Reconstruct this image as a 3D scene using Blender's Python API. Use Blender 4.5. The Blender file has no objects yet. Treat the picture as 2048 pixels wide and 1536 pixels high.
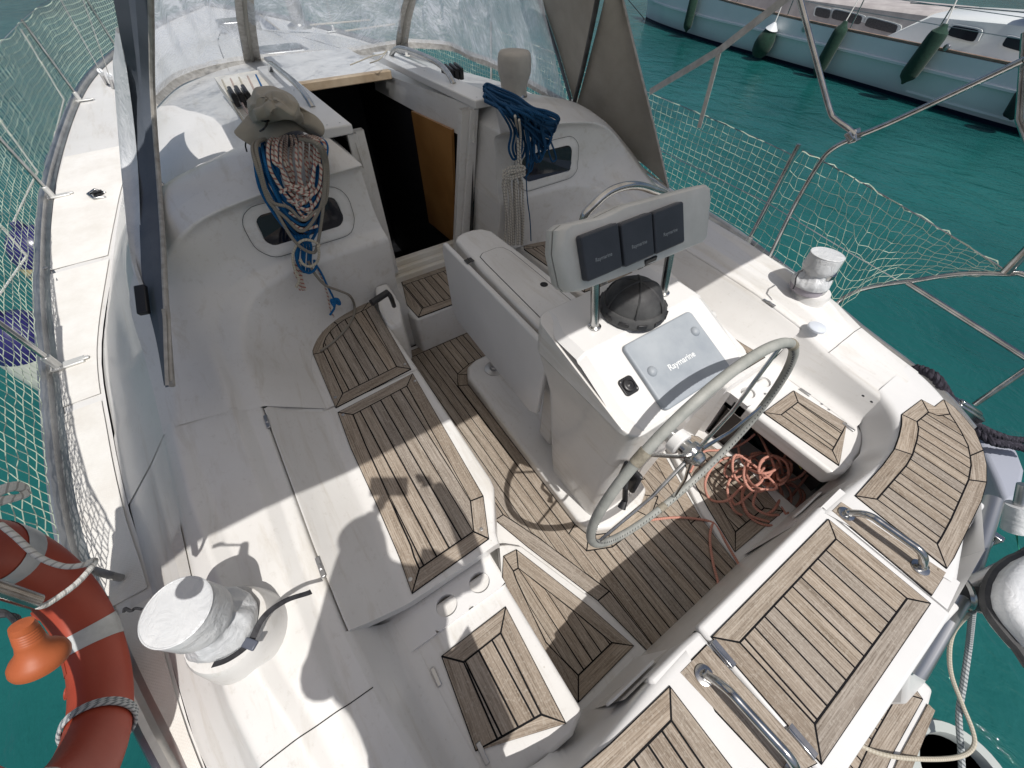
import bpy, bmesh, math, random
from mathutils import Vector, Matrix, Quaternion
random.seed(7)
R = math.radians
PI = math.pi
# ------------------------------------------------------------------ camera, world, sun
scn = bpy.context.scene
COL = scn.collection
F_PX, CAMZ = 789.96, 1.96
YAW, PITCH, ROLL = -0.602217, 0.873701, 0.0126482
_f = Vector((math.cos(YAW)*math.cos(PITCH), math.sin(YAW)*math.cos(PITCH), -math.sin(PITCH)))
_r = Vector((math.sin(YAW), -math.cos(YAW), 0))
_u = _r.cross(_f)
CR = math.cos(ROLL)*_r + math.sin(ROLL)*_u
CU = -math.sin(ROLL)*_r + math.cos(ROLL)*_u
CF = _f
cam_d = bpy.data.cameras.new('Camera')
cam = bpy.data.objects.new('Camera', cam_d); COL.objects.link(cam)
cam.matrix_world = Matrix(((CR.x, CU.x, -CF.x, 0), (CR.y, CU.y, -CF.y, 0), (CR.z, CU.z, -CF.z, CAMZ), (0, 0, 0, 1)))
cam_d.sensor_width = 36; cam_d.lens = F_PX/2048*36
cam_d.clip_start = 0.03; cam_d.clip_end = 2000
scn.camera = cam
SUN_T = Vector((0.554, -0.015, -1.0)).normalized()       # direction sunlight travels
SUN_EL = math.asin(-SUN_T.z)
w = bpy.data.worlds.new('World'); scn.world = w; w.use_nodes = True
nt = w.node_tree; nt.nodes.clear()
bg = nt.nodes.new('ShaderNodeBackground'); sky = nt.nodes.new('ShaderNodeTexSky'); wo = nt.nodes.new('ShaderNodeOutputWorld')
sky.sky_type = 'NISHITA'; sky.sun_disc = False; sky.sun_elevation = SUN_EL
sky.sun_rotation = math.atan2(-SUN_T.x, -SUN_T.y)
sky.air_density = 1.0; sky.dust_density = 2.5; sky.ozone_density = .8
bg.inputs[1].default_value = 0.072
nt.links.new(sky.outputs[0], bg.inputs[0]); nt.links.new(bg.outputs[0], wo.inputs[0])
sl = bpy.data.lights.new('Sun', 'SUN'); sl.energy = 3.8; sl.angle = R(0.55); sl.color = (1.0, 0.965, 0.92)
so = bpy.data.objects.new('Sun', sl); COL.objects.link(so)
so.rotation_euler = SUN_T.to_track_quat('-Z', 'Y').to_euler(); so.location = (-6, 0, 10)
scn.view_settings.view_transform = 'Standard'; scn.view_settings.look = 'None'
scn.view_settings.exposure = 0.07; scn.view_settings.gamma = 1.0
CL = -0.89
# ------------------------------------------------------------------ helpers
def ray(px, py): return CF + CR*((px-1024)/F_PX) + CU*(-(py-768)/F_PX)
def W(px, py, z):
    d = ray(px, py); t = (z-CAMZ)/d.z; return Vector((d.x*t, d.y*t, z))
def WX(px, py, X):
    d = ray(px, py); t = X/d.x; return Vector((X, d.y*t, CAMZ+d.z*t))
def WY(px, py, Y):
    d = ray(px, py); t = Y/d.y; return Vector((d.x*t, Y, CAMZ+d.z*t))
def WD(px, py, D): return Vector((0, 0, CAMZ)) + ray(px, py).normalized()*D
def V(*a): return Vector(a)
def lerp(a, b, t): return a+(b-a)*t

class MB:
    def __init__(s): s.v = []; s.f = []; s.uv = []; s.m = []; s.rnd = []
    def add(s, vs, fs, uvs=None, m=0, rnd=None):
        o = len(s.v); s.v += [Vector(x) for x in vs]
        r = random.random() if rnd is None else rnd
        for i, f in enumerate(fs):
            s.f.append([o+k for k in f]); s.m.append(m); s.rnd.append(r)
            s.uv.append(uvs[i] if uvs else [(0, 0)]*len(f))
        return s
    def grid(s, rows, closeu=False, closev=False, m=0, flip=False):
        n = len(rows); k = len(rows[0]); vs = [p for r in rows for p in r]; fs = []; uvs = []
        # arc-length uv
        L = [0]
        for i in range(1, n): L.append(L[-1]+(rows[i][k//2]-rows[i-1][k//2]).length)
        U = [0]
        for j in range(1, k): U.append(U[-1]+(rows[n//2][j]-rows[n//2][j-1]).length)
        L.append(L[-1]+.01); U.append(U[-1]+.01)
        for i in range(n if closeu else n-1):
            for j in range(k if closev else k-1):
                a, b, c, d = i*k+j, i*k+(j+1) % k, ((i+1) % n)*k+(j+1) % k, ((i+1) % n)*k+j
                q = [a, b, c, d]; uq = [(L[i], U[j]), (L[i], U[j+1]), (L[i+1], U[j+1]), (L[i+1], U[j])]
                if flip: q.reverse(); uq.reverse()
                fs.append(q); uvs.append(uq)
        return s.add(vs, fs, uvs, m)
    def box(s, c, size, rot=None, m=0):
        x, y, z = [q/2 for q in size]; vs = []
        for dx, dy, dz in ((-x,-y,-z),(x,-y,-z),(x,y,-z),(-x,y,-z),(-x,-y,z),(x,-y,z),(x,y,z),(-x,y,z)):
            p = Vector((dx, dy, dz))
            if rot is not None: p = rot @ p
            vs.append(p+Vector(c))
        return s.add(vs, [(0,3,2,1),(4,5,6,7),(0,1,5,4),(1,2,6,5),(2,3,7,6),(3,0,4,7)], None, m)
    def prism(s, poly, z0, z1, m=0, uvf=None, rnd=None):
        # poly list of (x,y[,z ignored]); z0/z1 numbers or functions of (x,y)
        f0 = z0 if callable(z0) else (lambda x, y: z0); f1 = z1 if callable(z1) else (lambda x, y: z1)
        P = [(p[0], p[1]) for p in poly]
        ar = sum(P[i][0]*P[(i+1) % len(P)][1]-P[(i+1) % len(P)][0]*P[i][1] for i in range(len(P)))
        if ar < 0: P.reverse()
        n = len(P)
        vs = [(x, y, f0(x, y)) for x, y in P]+[(x, y, f1(x, y)) for x, y in P]
        fs = [list(range(n, 2*n)), list(range(n-1, -1, -1))]
        for i in range(n): j = (i+1) % n; fs.append([i, j, n+j, n+i])
        uvs = None
        if uvf: uvs = [[uvf(*vs[k][:2]) for k in f] for f in fs]
        return s.add(vs, fs, uvs, m, rnd)
    def tube(s, path, r, seg=8, closed=False, m=0, cap=True, squash=None):
        P = [Vector(p) for p in path]; n = len(P)
        rr = r if isinstance(r, (list, tuple)) else [r]*n
        T = []
        for i in range(n):
            a = P[(i-1) % n] if (closed or i > 0) else P[i]; b = P[(i+1) % n] if (closed or i < n-1) else P[i]
            t = (b-a); T.append(t.normalized() if t.length > 1e-9 else Vector((0, 0, 1)))
        up = Vector((0, 0, 1)) if abs(T[0].z) < .9 else Vector((1, 0, 0))
        N = (up-T[0]*up.dot(T[0])).normalized(); rows = []
        for i in range(n):
            if i: N = (N-T[i]*N.dot(T[i])); N = N.normalized() if N.length > 1e-6 else T[i].orthogonal().normalized()
            B = T[i].cross(N)
            rows.append([P[i]+(N*math.cos(2*PI*j/seg)*(squash or 1)+B*math.sin(2*PI*j/seg))*rr[i] for j in range(seg)])
        o = len(s.v); vs = [p for q in rows for p in q]; fs = []; uvs = []
        L = [0]
        for i in range(1, n+1): L.append(L[-1]+(P[i % n]-P[i-1]).length)
        for i in range(n if closed else n-1):
            for j in range(seg):
                i2 = (i+1) % n; j2 = (j+1) % seg
                fs.append([i*seg+j, i*seg+j2, i2*seg+j2, i2*seg+j])
                uvs.append([(L[i], j/seg), (L[i], (j+1)/seg), (L[i+1], (j+1)/seg), (L[i+1], j/seg)])
        if cap and not closed:
            fs.append([j for j in range(seg)][::-1]); uvs.append([(0, 0)]*seg)
            fs.append([(n-1)*seg+j for j in range(seg)]); uvs.append([(0, 0)]*seg)
        return s.add(vs, fs, uvs, m)
    def lathe(s, prof, c, axis=(0, 0, 1), seg=24, m=0, sx=1, sy=1):
        A = Vector(axis).normalized(); X = A.orthogonal().normalized(); Y = A.cross(X); c = Vector(c)
        rows = [[c+A*h+(X*math.cos(2*PI*j/seg)*sx+Y*math.sin(2*PI*j/seg)*sy)*r for j in range(seg)] for r, h in prof]
        s.grid(rows, closev=True, m=m)
        if prof[0][0] > 1e-4: s.add(rows[0], [list(range(seg))[::-1]], None, m)
        if prof[-1][0] > 1e-4: s.add(rows[-1], [list(range(seg))], None, m)
        return s
    def build(s, name, mats, parent=None, smooth=True, bevel=0, bseg=2, sub=0, angle=35, weld=False):
        me = bpy.data.meshes.new(name)
        off = Vector((0, 0, 0))
        if parent is not None: off = Vector(parent['_o']) if '_o' in parent else Vector((0, 0, 0))
        else:
            xs = [v.x for v in s.v]; ys = [v.y for v in s.v]; zs = [v.z for v in s.v]
            off = Vector(((min(xs)+max(xs))/2, (min(ys)+max(ys))/2, min(zs)))
        me.from_pydata([tuple(v-off) for v in s.v], [], s.f)
        if not isinstance(mats, (list, tuple)): mats = [mats]
        for m in mats: me.materials.append(m)
        uvl = me.uv_layers.new(name='UVMap'); ra = me.attributes.new('rnd', 'FLOAT', 'FACE')
        k = 0; buf = []
        for f in s.uv: buf += [c for q in f for c in q]
        uvl.data.foreach_set('uv', buf)
        ra.data.foreach_set('value', s.rnd)
        me.polygons.foreach_set('material_index', s.m)
        o = bpy.data.objects.new(name, me); COL.objects.link(o)
        if weld:
            bm = bmesh.new(); bm.from_mesh(me); bmesh.ops.remove_doubles(bm, verts=bm.verts, dist=1e-4); bmesh.ops.recalc_face_normals(bm, faces=bm.faces); bm.to_mesh(me); bm.free()
        if parent is not None: o.parent = parent
        else: o.location = off
        if parent is not None: o['_o'] = tuple(off)
        if bevel:
            b = o.modifiers.new('bevel', 'BEVEL'); b.width = bevel; b.segments = bseg; b.limit_method = 'ANGLE'; b.angle_limit = R(32)
            b.harden_normals = False
        if sub:
            q = o.modifiers.new('sub', 'SUBSURF'); q.levels = sub; q.render_levels = sub
        if smooth:
            me.polygons.foreach_set('use_smooth', [True]*len(me.polygons))
            if not sub:
                try: me.set_sharp_from_angle(angle=R(angle))
                except Exception: pass
        me.update(); return o

def thing(name, label, cat, loc=(0, 0, 0), group=None):
    o = bpy.data.objects.new(name, None); COL.objects.link(o); o.location = loc; o['_o'] = tuple(loc)
    o['label'] = label; o['category'] = cat
    if group: o['group'] = group
    o.empty_display_size = .1
    return o
def tag(o, label=None, cat=None, group=None, kind=None):
    if label: o['label'] = label
    if cat: o['category'] = cat
    if group: o['group'] = group
    if kind: o['kind'] = kind
    return o
def catmull(P, n=8, closed=False):
    P = [Vector(p) for p in P]; out = []; m = len(P)
    for i in range(m if closed else m-1):
        if closed: a, b, c, d = P[(i-1) % m], P[i], P[(i+1) % m], P[(i+2) % m]
        else: a, b, c, d = P[max(i-1, 0)], P[i], P[i+1], P[min(i+2, m-1)]
        for k in range(n):
            t = k/n
            out.append(.5*((2*b)+(c-a)*t+(2*a-5*b+4*c-d)*t*t+(3*b-a-3*c+d)*t**3))
    if not closed: out.append(P[-1])
    return out
def interp(tab, x):
    # tab: list of tuples (x, a, b, ...) sorted ascending
    if x <= tab[0][0]: return tab[0][1:]
    for i in range(len(tab)-1):
        if x <= tab[i+1][0]:
            t = (x-tab[i][0])/(tab[i+1][0]-tab[i][0])
            return tuple(lerp(a, b, t) for a, b in zip(tab[i][1:], tab[i+1][1:]))
    return tab[-1][1:]
def inset(poly, d):
    P = [Vector((p[0], p[1])) for p in poly]; n = len(P)
    Q = []
    for p in P:
        if not Q or (p-Q[-1]).length > .004: Q.append(p)
    if len(Q) > 2 and (Q[0]-Q[-1]).length < .004: Q.pop()
    P = Q; n = len(P)
    if n < 3: return []
    ar = sum(P[i].x*P[(i+1) % n].y-P[(i+1) % n].x*P[i].y for i in range(n))
    if ar < 0: P.reverse()
    if abs(ar) < 2e-4: return []
    out = []
    for i in range(n):
        a, b, c = P[i-1], P[i], P[(i+1) % n]
        d1 = (b-a).normalized(); d2 = (c-b).normalized(); n1 = Vector((-d1.y, d1.x)); n2 = Vector((-d2.y, d2.x))
        k = 1+n1.dot(n2)
        q = b+(n1+n2)*(d/max(k, .35)); out.append((q.x, q.y))
    return out
def clip(poly, k, lo, hi):
    # keep part with lo <= p[k] <= hi
    def half(P, val, sgn):
        out = []; n = len(P)
        for i in range(n):
            a, b = P[i], P[(i+1) % n]; da = (a[k]-val)*sgn; db = (b[k]-val)*sgn
            if da >= 0: out.append(a)
            if (da > 0 > db) or (da < 0 < db):
                t = da/(da-db); out.append((a[0]+(b[0]-a[0])*t, a[1]+(b[1]-a[1])*t))
        return out
    P = half(poly, lo, 1)
    return half(P, hi, -1) if P else []
def fillet(P, rad, n=4):
    out = [P[0]]
    for i in range(1, len(P)-1):
        a, b, c = P[i-1], P[i], P[i+1]; r = rad[i] if isinstance(rad, (list, tuple)) else rad
        r1 = min(r, (b-a).length*.48); r2 = min(r, (c-b).length*.48)
        p = b+(a-b).normalized()*r1 if r1 > 0 else b; q = b+(c-b).normalized()*r2 if r2 > 0 else b
        for k in range(n+1):
            t = k/n; out.append(p*(1-t)**2+b*2*t*(1-t)+q*t*t)
    out.append(P[-1]); return out
def rrect(cx, cy, w_, h_, r, n=5):
    out = []
    for sx, sy, a0 in ((1, 1, 0), (-1, 1, 90), (-1, -1, 180), (1, -1, 270)):
        for k in range(n+1):
            a = R(a0+90*k/n); out.append((cx+sx*(w_/2-r)+r*math.cos(a), cy+sy*(h_/2-r)+r*math.sin(a)))
    return out

# ------------------------------------------------------------------ materials
def mat(name, base=(.8, .8, .8), rough=.4, metal=0, spec=.5, coat=0, fn=None, trans=0, alpha=1, ior=1.45, sheen=0, emis=None):
    m = bpy.data.materials.new(name); m.use_nodes = True; n = m.node_tree; b = n.nodes['Principled BSDF']
    b.inputs['Base Color'].default_value = (*base, 1); b.inputs['Roughness'].default_value = rough
    b.inputs['Metallic'].default_value = metal; b.inputs['Specular IOR Level'].default_value = spec
    b.inputs['Coat Weight'].default_value = coat; b.inputs['Transmission Weight'].default_value = trans
    b.inputs['Alpha'].default_value = alpha; b.inputs['IOR'].default_value = ior
    b.inputs['Sheen Weight'].default_value = sheen
    if fn: fn(n, b)
    return m
def N(n, t, **k):
    o = n.nodes.new(t)
    for a, v in k.items():
        if a.startswith('i_'):
            key = a[2:]; key = int(key) if key.isdigit() else key.replace('_', ' ')
            o.inputs[key].default_value = v
        else: setattr(o, a, v)
    return o
def ramp(n, stops, interp_='LINEAR'):
    r = n.nodes.new('ShaderNodeValToRGB'); r.color_ramp.interpolation = interp_
    e = r.color_ramp.elements
    while len(e) > 1: e.remove(e[-1])
    e[0].position = stops[0][0]; e[0].color = (*stops[0][1], 1)
    for p, c in stops[1:]: q = e.new(p); q.color = (*c, 1)
    return r
def noise_fn(c1, c2, scale=3, detail=6, bump=0, bscale=60, lo=.35, hi=.65, rough2=None, bdist=.002, dist=0, coord='Object'):
    def fn(n, b):
        L = n.links; tc = N(n, 'ShaderNodeTexCoord')
        no = N(n, 'ShaderNodeTexNoise', i_Scale=scale, i_Detail=detail, i_Roughness=.6, i_Distortion=dist); L.new(tc.outputs[coord], no.inputs[0])
        r = ramp(n, [(lo, c1), (hi, c2)]); L.new(no.outputs[0], r.inputs[0]); L.new(r.outputs[0], b.inputs['Base Color'])
        if bump:
            n2 = N(n, 'ShaderNodeTexNoise', i_Scale=bscale, i_Detail=4); L.new(tc.outputs[coord], n2.inputs[0])
            bp = N(n, 'ShaderNodeBump', i_Strength=bump, i_Distance=bdist); L.new(n2.outputs[0], bp.inputs['Height']); L.new(bp.outputs[0], b.inputs['Normal'])
        if rough2:
            mr = N(n, 'ShaderNodeMapRange'); mr.inputs[3].default_value = rough2[0]; mr.inputs[4].default_value = rough2[1]
            L.new(no.outputs[0], mr.inputs[0]); L.new(mr.outputs[0], b.inputs['Roughness'])
    return fn
def gel_fn(n, b):
    L = n.links; tc = N(n, 'ShaderNodeTexCoord')
    a = N(n, 'ShaderNodeTexNoise', i_Scale=1.7, i_Detail=7, i_Roughness=.62); L.new(tc.outputs['Object'], a.inputs[0])
    r = ramp(n, [(.3, (.63, .615, .59)), (.55, (.69, .68, .66)), (.8, (.715, .705, .69))]); L.new(a.outputs[0], r.inputs[0])
    # fine grime specks and streaks
    g = N(n, 'ShaderNodeTexNoise', i_Scale=34, i_Detail=5, i_Roughness=.75); L.new(tc.outputs['Object'], g.inputs[0])
    r2 = ramp(n, [(.30, (.74, .72, .68)), (.43, (1, 1, 1))]); L.new(g.outputs[0], r2.inputs[0])
    mx = N(n, 'ShaderNodeMix', data_type='RGBA', blend_type='MULTIPLY'); mx.inputs[0].default_value = .4
    mps = N(n, 'ShaderNodeMapping'); mps.inputs['Scale'].default_value = (1.2, 9, 9); L.new(tc.outputs['Object'], mps.inputs[0])
    st = N(n, 'ShaderNodeTexNoise', i_Scale=1.6, i_Detail=6, i_Roughness=.7, i_Distortion=.4); L.new(mps.outputs[0], st.inputs[0])
    rs_ = ramp(n, [(.30, (.84, .81, .76)), (.46, (1, 1, 1))]); L.new(st.outputs[0], rs_.inputs[0])
    ms = N(n, 'ShaderNodeMix', data_type='RGBA', blend_type='MULTIPLY'); ms.inputs[0].default_value = .8; L.new(r.outputs[0], ms.inputs[6]); L.new(rs_.outputs[0], ms.inputs[7])
    L.new(ms.outputs[2], mx.inputs[6]); L.new(r2.outputs[0], mx.inputs[7])
    sp = N(n, 'ShaderNodeTexVoronoi', i_Scale=9, i_Randomness=1.0); L.new(tc.outputs['Object'], sp.inputs[0])
    r3 = ramp(n, [(.0, (.55, .5, .43)), (.022, (.62, .58, .5)), (.03, (1, 1, 1))]); L.new(sp.outputs['Distance'], r3.inputs[0])
    m2 = N(n, 'ShaderNodeMix', data_type='RGBA', blend_type='MULTIPLY'); m2.inputs[0].default_value = .5
    L.new(mx.outputs[2], m2.inputs[6]); L.new(r3.outputs[0], m2.inputs[7]); L.new(m2.outputs[2], b.inputs['Base Color'])
    mr = N(n, 'ShaderNodeMapRange'); mr.inputs[3].default_value = .28; mr.inputs[4].default_value = .5; L.new(g.outputs[0], mr.inputs[0]); L.new(mr.outputs[0], b.inputs['Roughness'])
    bp = N(n, 'ShaderNodeBump', i_Strength=.04, i_Distance=.002); L.new(a.outputs[0], bp.inputs['Height']); L.new(bp.outputs[0], b.inputs['Normal'])
GEL = mat('gelcoat', rough=.35, coat=.35, fn=gel_fn); GEL.node_tree.nodes['Principled BSDF'].inputs['Coat Roughness'].default_value = .12
GELW = mat('gelcoat_white', rough=.3, fn=noise_fn((.65, .645, .635), (.71, .705, .695), 2.2))
GELC = mat('gelcoat_stained', rough=.4, fn=noise_fn((.66, .6, .5), (.76, .73, .67), 2.5))
def nonskid_fn(n, b):
    L = n.links; tc = N(n, 'ShaderNodeTexCoord')
    a = N(n, 'ShaderNodeTexNoise', i_Scale=3, i_Detail=8, i_Roughness=.7); L.new(tc.outputs['Object'], a.inputs[0])
    r = ramp(n, [(.3, (.64, .61, .56)), (.6, (.75, .735, .7))]); L.new(a.outputs[0], r.inputs[0]); L.new(r.outputs[0], b.inputs['Base Color'])
    mp = N(n, 'ShaderNodeMapping'); mp.inputs['Scale'].default_value = (150, 150, 1); mp.inputs['Rotation'].default_value = (0, 0, .785)
    L.new(tc.outputs['Object'], mp.inputs[0])
    c = N(n, 'ShaderNodeTexVoronoi', i_Scale=1.0, i_Randomness=.0, voronoi_dimensions='2D'); L.new(mp.outputs[0], c.inputs[0])
    bp = N(n, 'ShaderNodeBump', i_Strength=.55, i_Distance=.0016); L.new(c.outputs['Distance'], bp.inputs['Height']); L.new(bp.outputs[0], b.inputs['Normal'])
NONSKID = mat('nonskid_gelcoat', rough=.6, fn=nonskid_fn)
def teak_fn(n, b):
    L = n.links; uv = N(n, 'ShaderNodeUVMap', uv_map='UVMap'); at = N(n, 'ShaderNodeAttribute', attribute_name='rnd')
    mu = N(n, 'ShaderNodeMath', operation='MULTIPLY', i_1=37.0); L.new(at.outputs['Fac'], mu.inputs[0])
    cb = N(n, 'ShaderNodeCombineXYZ'); L.new(mu.outputs[0], cb.inputs[2]); L.new(mu.outputs[0], cb.inputs[0])
    ad = N(n, 'ShaderNodeVectorMath', operation='ADD'); L.new(uv.outputs[0], ad.inputs[0]); L.new(cb.outputs[0], ad.inputs[1])
    def grain(sx, sy, det, rg, dist=0):
        mp = N(n, 'ShaderNodeMapping'); mp.inputs['Scale'].default_value = (sx, sy, 1); L.new(ad.outputs[0], mp.inputs[0])
        t = N(n, 'ShaderNodeTexNoise', i_Scale=1, i_Detail=det, i_Roughness=rg, i_Distortion=dist); L.new(mp.outputs[0], t.inputs[0]); return t
    g1 = grain(9, 210, 5, .65, .2); g2 = grain(2.2, 45, 4, .6, .8); g3 = grain(30, 700, 2, .5)
    ring = N(n, 'ShaderNodeTexWave', wave_type='BANDS', bands_direction='Y', i_Scale=1, i_Distortion=6.0, i_Detail=2.0)
    ring.inputs['Detail Scale'].default_value = .9
    mp = N(n, 'ShaderNodeMapping'); mp.inputs['Scale'].default_value = (1.1, 42, 1); L.new(ad.outputs[0], mp.inputs[0]); L.new(mp.outputs[0], ring.inputs[0])
    # weathered tone per plank
    r0 = ramp(n, [(0, (.315, .27, .222)), (.3, (.36, .318, .272)), (.55, (.40, .345, .285)), (.8, (.33, .30, .268)), (1, (.40, .35, .29))]); L.new(at.outputs['Fac'], r0.inputs[0])
    r1 = ramp(n, [(.33, (.5, .46, .42)), (.5, (.9, .885, .865)), (.72, (1.14, 1.13, 1.12))]); L.new(g1.outputs[0], r1.inputs[0])
    m1 = N(n, 'ShaderNodeMix', data_type='RGBA', blend_type='MULTIPLY'); m1.inputs[0].default_value = .95; L.new(r0.outputs[0], m1.inputs[6]); L.new(r1.outputs[0], m1.inputs[7])
    r2 = ramp(n, [(.3, (.74, .7, .66)), (.65, (1.08, 1.07, 1.06))]); L.new(g2.outputs[0], r2.inputs[0])
    m2 = N(n, 'ShaderNodeMix', data_type='RGBA', blend_type='MULTIPLY'); m2.inputs[0].default_value = 1; L.new(m1.outputs[2], m2.inputs[6]); L.new(r2.outputs[0], m2.inputs[7])
    r3 = ramp(n, [(0, (.62, .58, .54)), (.25, (1, 1, 1))]); L.new(ring.outputs[0], r3.inputs[0])
    m3 = N(n, 'ShaderNodeMix', data_type='RGBA', blend_type='MULTIPLY'); m3.inputs[0].default_value = .55; L.new(m2.outputs[2], m3.inputs[6]); L.new(r3.outputs[0], m3.inputs[7])
    # salt / dust speckle in object space
    tc = N(n, 'ShaderNodeTexCoord'); d = N(n, 'ShaderNodeTexNoise', i_Scale=130, i_Detail=3, i_Roughness=.7); L.new(tc.outputs['Object'], d.inputs[0])
    rd = ramp(n, [(.52, (0, 0, 0)), (.68, (.4, .4, .4))]); L.new(d.outputs[0], rd.inputs[0])
    m4 = N(n, 'ShaderNodeMix', data_type='RGBA'); L.new(rd.outputs[0], m4.inputs[0]); L.new(m3.outputs[2], m4.inputs[6]); m4.inputs[7].default_value = (.5, .46, .4, 1)
    L.new(m4.outputs[2], b.inputs['Base Color'])
    bp = N(n, 'ShaderNodeBump', i_Strength=.5, i_Distance=.0012); L.new(g1.outputs[0], bp.inputs['Height'])
    bp2 = N(n, 'ShaderNodeBump', i_Strength=.3, i_Distance=.0008); L.new(g3.outputs[0], bp2.inputs['Height']); L.new(bp.outputs[0], bp2.inputs['Normal'])
    L.new(bp2.outputs[0], b.inputs['Normal'])
TEAK = mat('teak', rough=.75, spec=.25, fn=teak_fn)
CAULK = mat('caulk', (.006, .006, .007), .7, spec=.15)
STEEL = mat('stainless', (.62, .62, .62), .13, 1, fn=noise_fn((.36, .36, .355), (.56, .56, .55), 14, rough2=(.08, .3)))
STEELD = mat('dull_steel', (.5, .5, .5), .35, 1)
ALU = mat('anodised_aluminium', (.5, .5, .5), .38, .85, fn=noise_fn((.36, .36, .36), (.56, .56, .55), 5, bump=.15, bscale=90))
BLACK = mat('black_plastic', (.018, .018, .02), .38)
RUBBER = mat('rubber_seal', (.012, .012, .012), .7)
PODW = mat('pod_plastic', rough=.45, fn=noise_fn((.5, .5, .48), (.62, .62, .6), 6, bump=.1, bscale=300))
COVER = mat('cover_plastic', rough=.4, fn=noise_fn((.035, .04, .052), (.05, .055, .07), 8, bump=.08, bscale=500))
GREY = mat('grey_cover', rough=.5, fn=noise_fn((.27, .3, .335), (.35, .38, .41), 7, 8, rough2=(.35, .6)))
COMP = mat('weathered_black', rough=.6, fn=noise_fn((.03, .03, .032), (.075, .075, .075), 12, 8, bump=.2, bscale=160))
CANVAS = mat('grey_canvas', rough=.85, spec=.2, fn=noise_fn((.27, .255, .225), (.34, .32, .285), 4, 6, bump=.4, bscale=420))
CANVAS_SHADE = mat('shaded_canvas', rough=.8, spec=.2, fn=noise_fn((.09, .105, .13), (.13, .145, .17), 4, 6, bump=.4, bscale=420))  # hood canvas again, shade put into a darker, bluer colour
def trans_fn(c1, c2, tcol, k):
    def fn(n, b):
        noise_fn(c1, c2, 4, 6, bump=.4, bscale=420)(n, b); L = n.links; out = n.nodes['Material Output']
        t = N(n, 'ShaderNodeBsdfTranslucent'); t.inputs[0].default_value = (*tcol, 1)
        m_ = N(n, 'ShaderNodeMixShader', i_0=k); L.new(b.outputs[0], m_.inputs[1]); L.new(t.outputs[0], m_.inputs[2]); L.new(m_.outputs[0], out.inputs['Surface'])
    return fn
CANVAST = mat('translucent_canvas', rough=.85, spec=.2, fn=trans_fn((.2, .195, .185), (.27, .265, .25), (.80, .74, .66), .5))
PIPING = mat('canvas_piping', rough=.7, fn=noise_fn((.3, .28, .25), (.45, .43, .4), 30))
def cover_fn(n, b):
    noise_fn((.5, .515, .53), (.66, .67, .675), 5, 6)(n, b)
    L = n.links; tc = N(n, 'ShaderNodeTexCoord')
    a = N(n, 'ShaderNodeTexNoise', i_Scale=11, i_Detail=5, i_Roughness=.6, i_Distortion=1.6); L.new(tc.outputs['Object'], a.inputs[0])
    bp = N(n, 'ShaderNodeBump', i_Strength=.4, i_Distance=.025); L.new(a.outputs[0], bp.inputs['Height']); L.new(bp.outputs[0], b.inputs['Normal'])
VINYLC = mat('white_vinyl', rough=.3, fn=cover_fn)
ORANGE = mat('life_ring_orange', rough=.5, fn=noise_fn((.27, .035, .016), (.36, .062, .03), 3, 6, bump=.25, bscale=26, bdist=.003))
ORANGE2 = mat('light_orange', rough=.5, fn=noise_fn((.33, .08, .026), (.42, .115, .04), 5, 7, bump=.15, bscale=60))
TAPE = mat('reflective_tape', rough=.35, fn=noise_fn((.36, .38, .38), (.52, .54, .54), 12))
LEATH = mat('wheel_leather', rough=.6, fn=noise_fn((.27, .28, .26), (.36, .365, .34), 18, 6, bump=.35, bscale=220))
LEATHD = mat('wheel_leather_grime', rough=.6, fn=noise_fn((.13, .14, .125), (.2, .21, .19), 18, 6, bump=.35, bscale=220))
BEIGE = mat('hat_cloth', rough=.9, spec=.15, sheen=.2, fn=noise_fn((.3, .27, .22), (.37, .34, .28), 5, 6, bump=.35, bscale=350))
WOOD = mat('varnished_wood', rough=.35, fn=noise_fn((.26, .12, .035), (.36, .18, .06), 3, 6))
WOODL = mat('hatch_wood', rough=.5, fn=noise_fn((.4, .3, .2), (.52, .42, .3), 6))
DARK = mat('unlit_interior', (.012, .012, .014), .6)  # near-black colour stands in for shade in the cabin and small holes
INT = mat('shaded_interior', (.09, .08, .075), .7)  # dark colour stands in for shade below deck and under the helm seat
WINB = mat('dark_glass', (.01, .012, .02), .06, spec=.6)
def water_fn(n, b):
    L = n.links; tc = N(n, 'ShaderNodeTexCoord')
    a = N(n, 'ShaderNodeTexNoise', i_Scale=.35, i_Detail=4); L.new(tc.outputs['Object'], a.inputs[0])
    r = ramp(n, [(.3, (.006, .066, .064)), (.7, (.013, .108, .102))]); L.new(a.outputs[0], r.inputs[0]); L.new(r.outputs[0], b.inputs['Base Color'])
    mp = N(n, 'ShaderNodeMapping'); mp.inputs['Scale'].default_value = (1, 1.7, 1); mp.inputs['Rotation'].default_value = (0, 0, .6); L.new(tc.outputs['Object'], mp.inputs[0])
    w1 = N(n, 'ShaderNodeTexNoise', i_Scale=1.6, i_Detail=5, i_Roughness=.55, i_Distortion=.6); L.new(mp.outputs[0], w1.inputs[0])
    w2 = N(n, 'ShaderNodeTexNoise', i_Scale=9, i_Detail=4, i_Roughness=.6, i_Distortion=.5); L.new(mp.outputs[0], w2.inputs[0])
    b1 = N(n, 'ShaderNodeBump', i_Strength=.55, i_Distance=.09); L.new(w1.outputs[0], b1.inputs['Height'])
    b2 = N(n, 'ShaderNodeBump', i_Strength=.4, i_Distance=.02); L.new(w2.outputs[0], b2.inputs['Height']); L.new(b1.outputs[0], b2.inputs['Normal']); L.new(b2.outputs[0], b.inputs['Normal'])
WATER = mat('harbour_water', rough=.04, spec=.5, ior=1.33, fn=water_fn)
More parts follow.
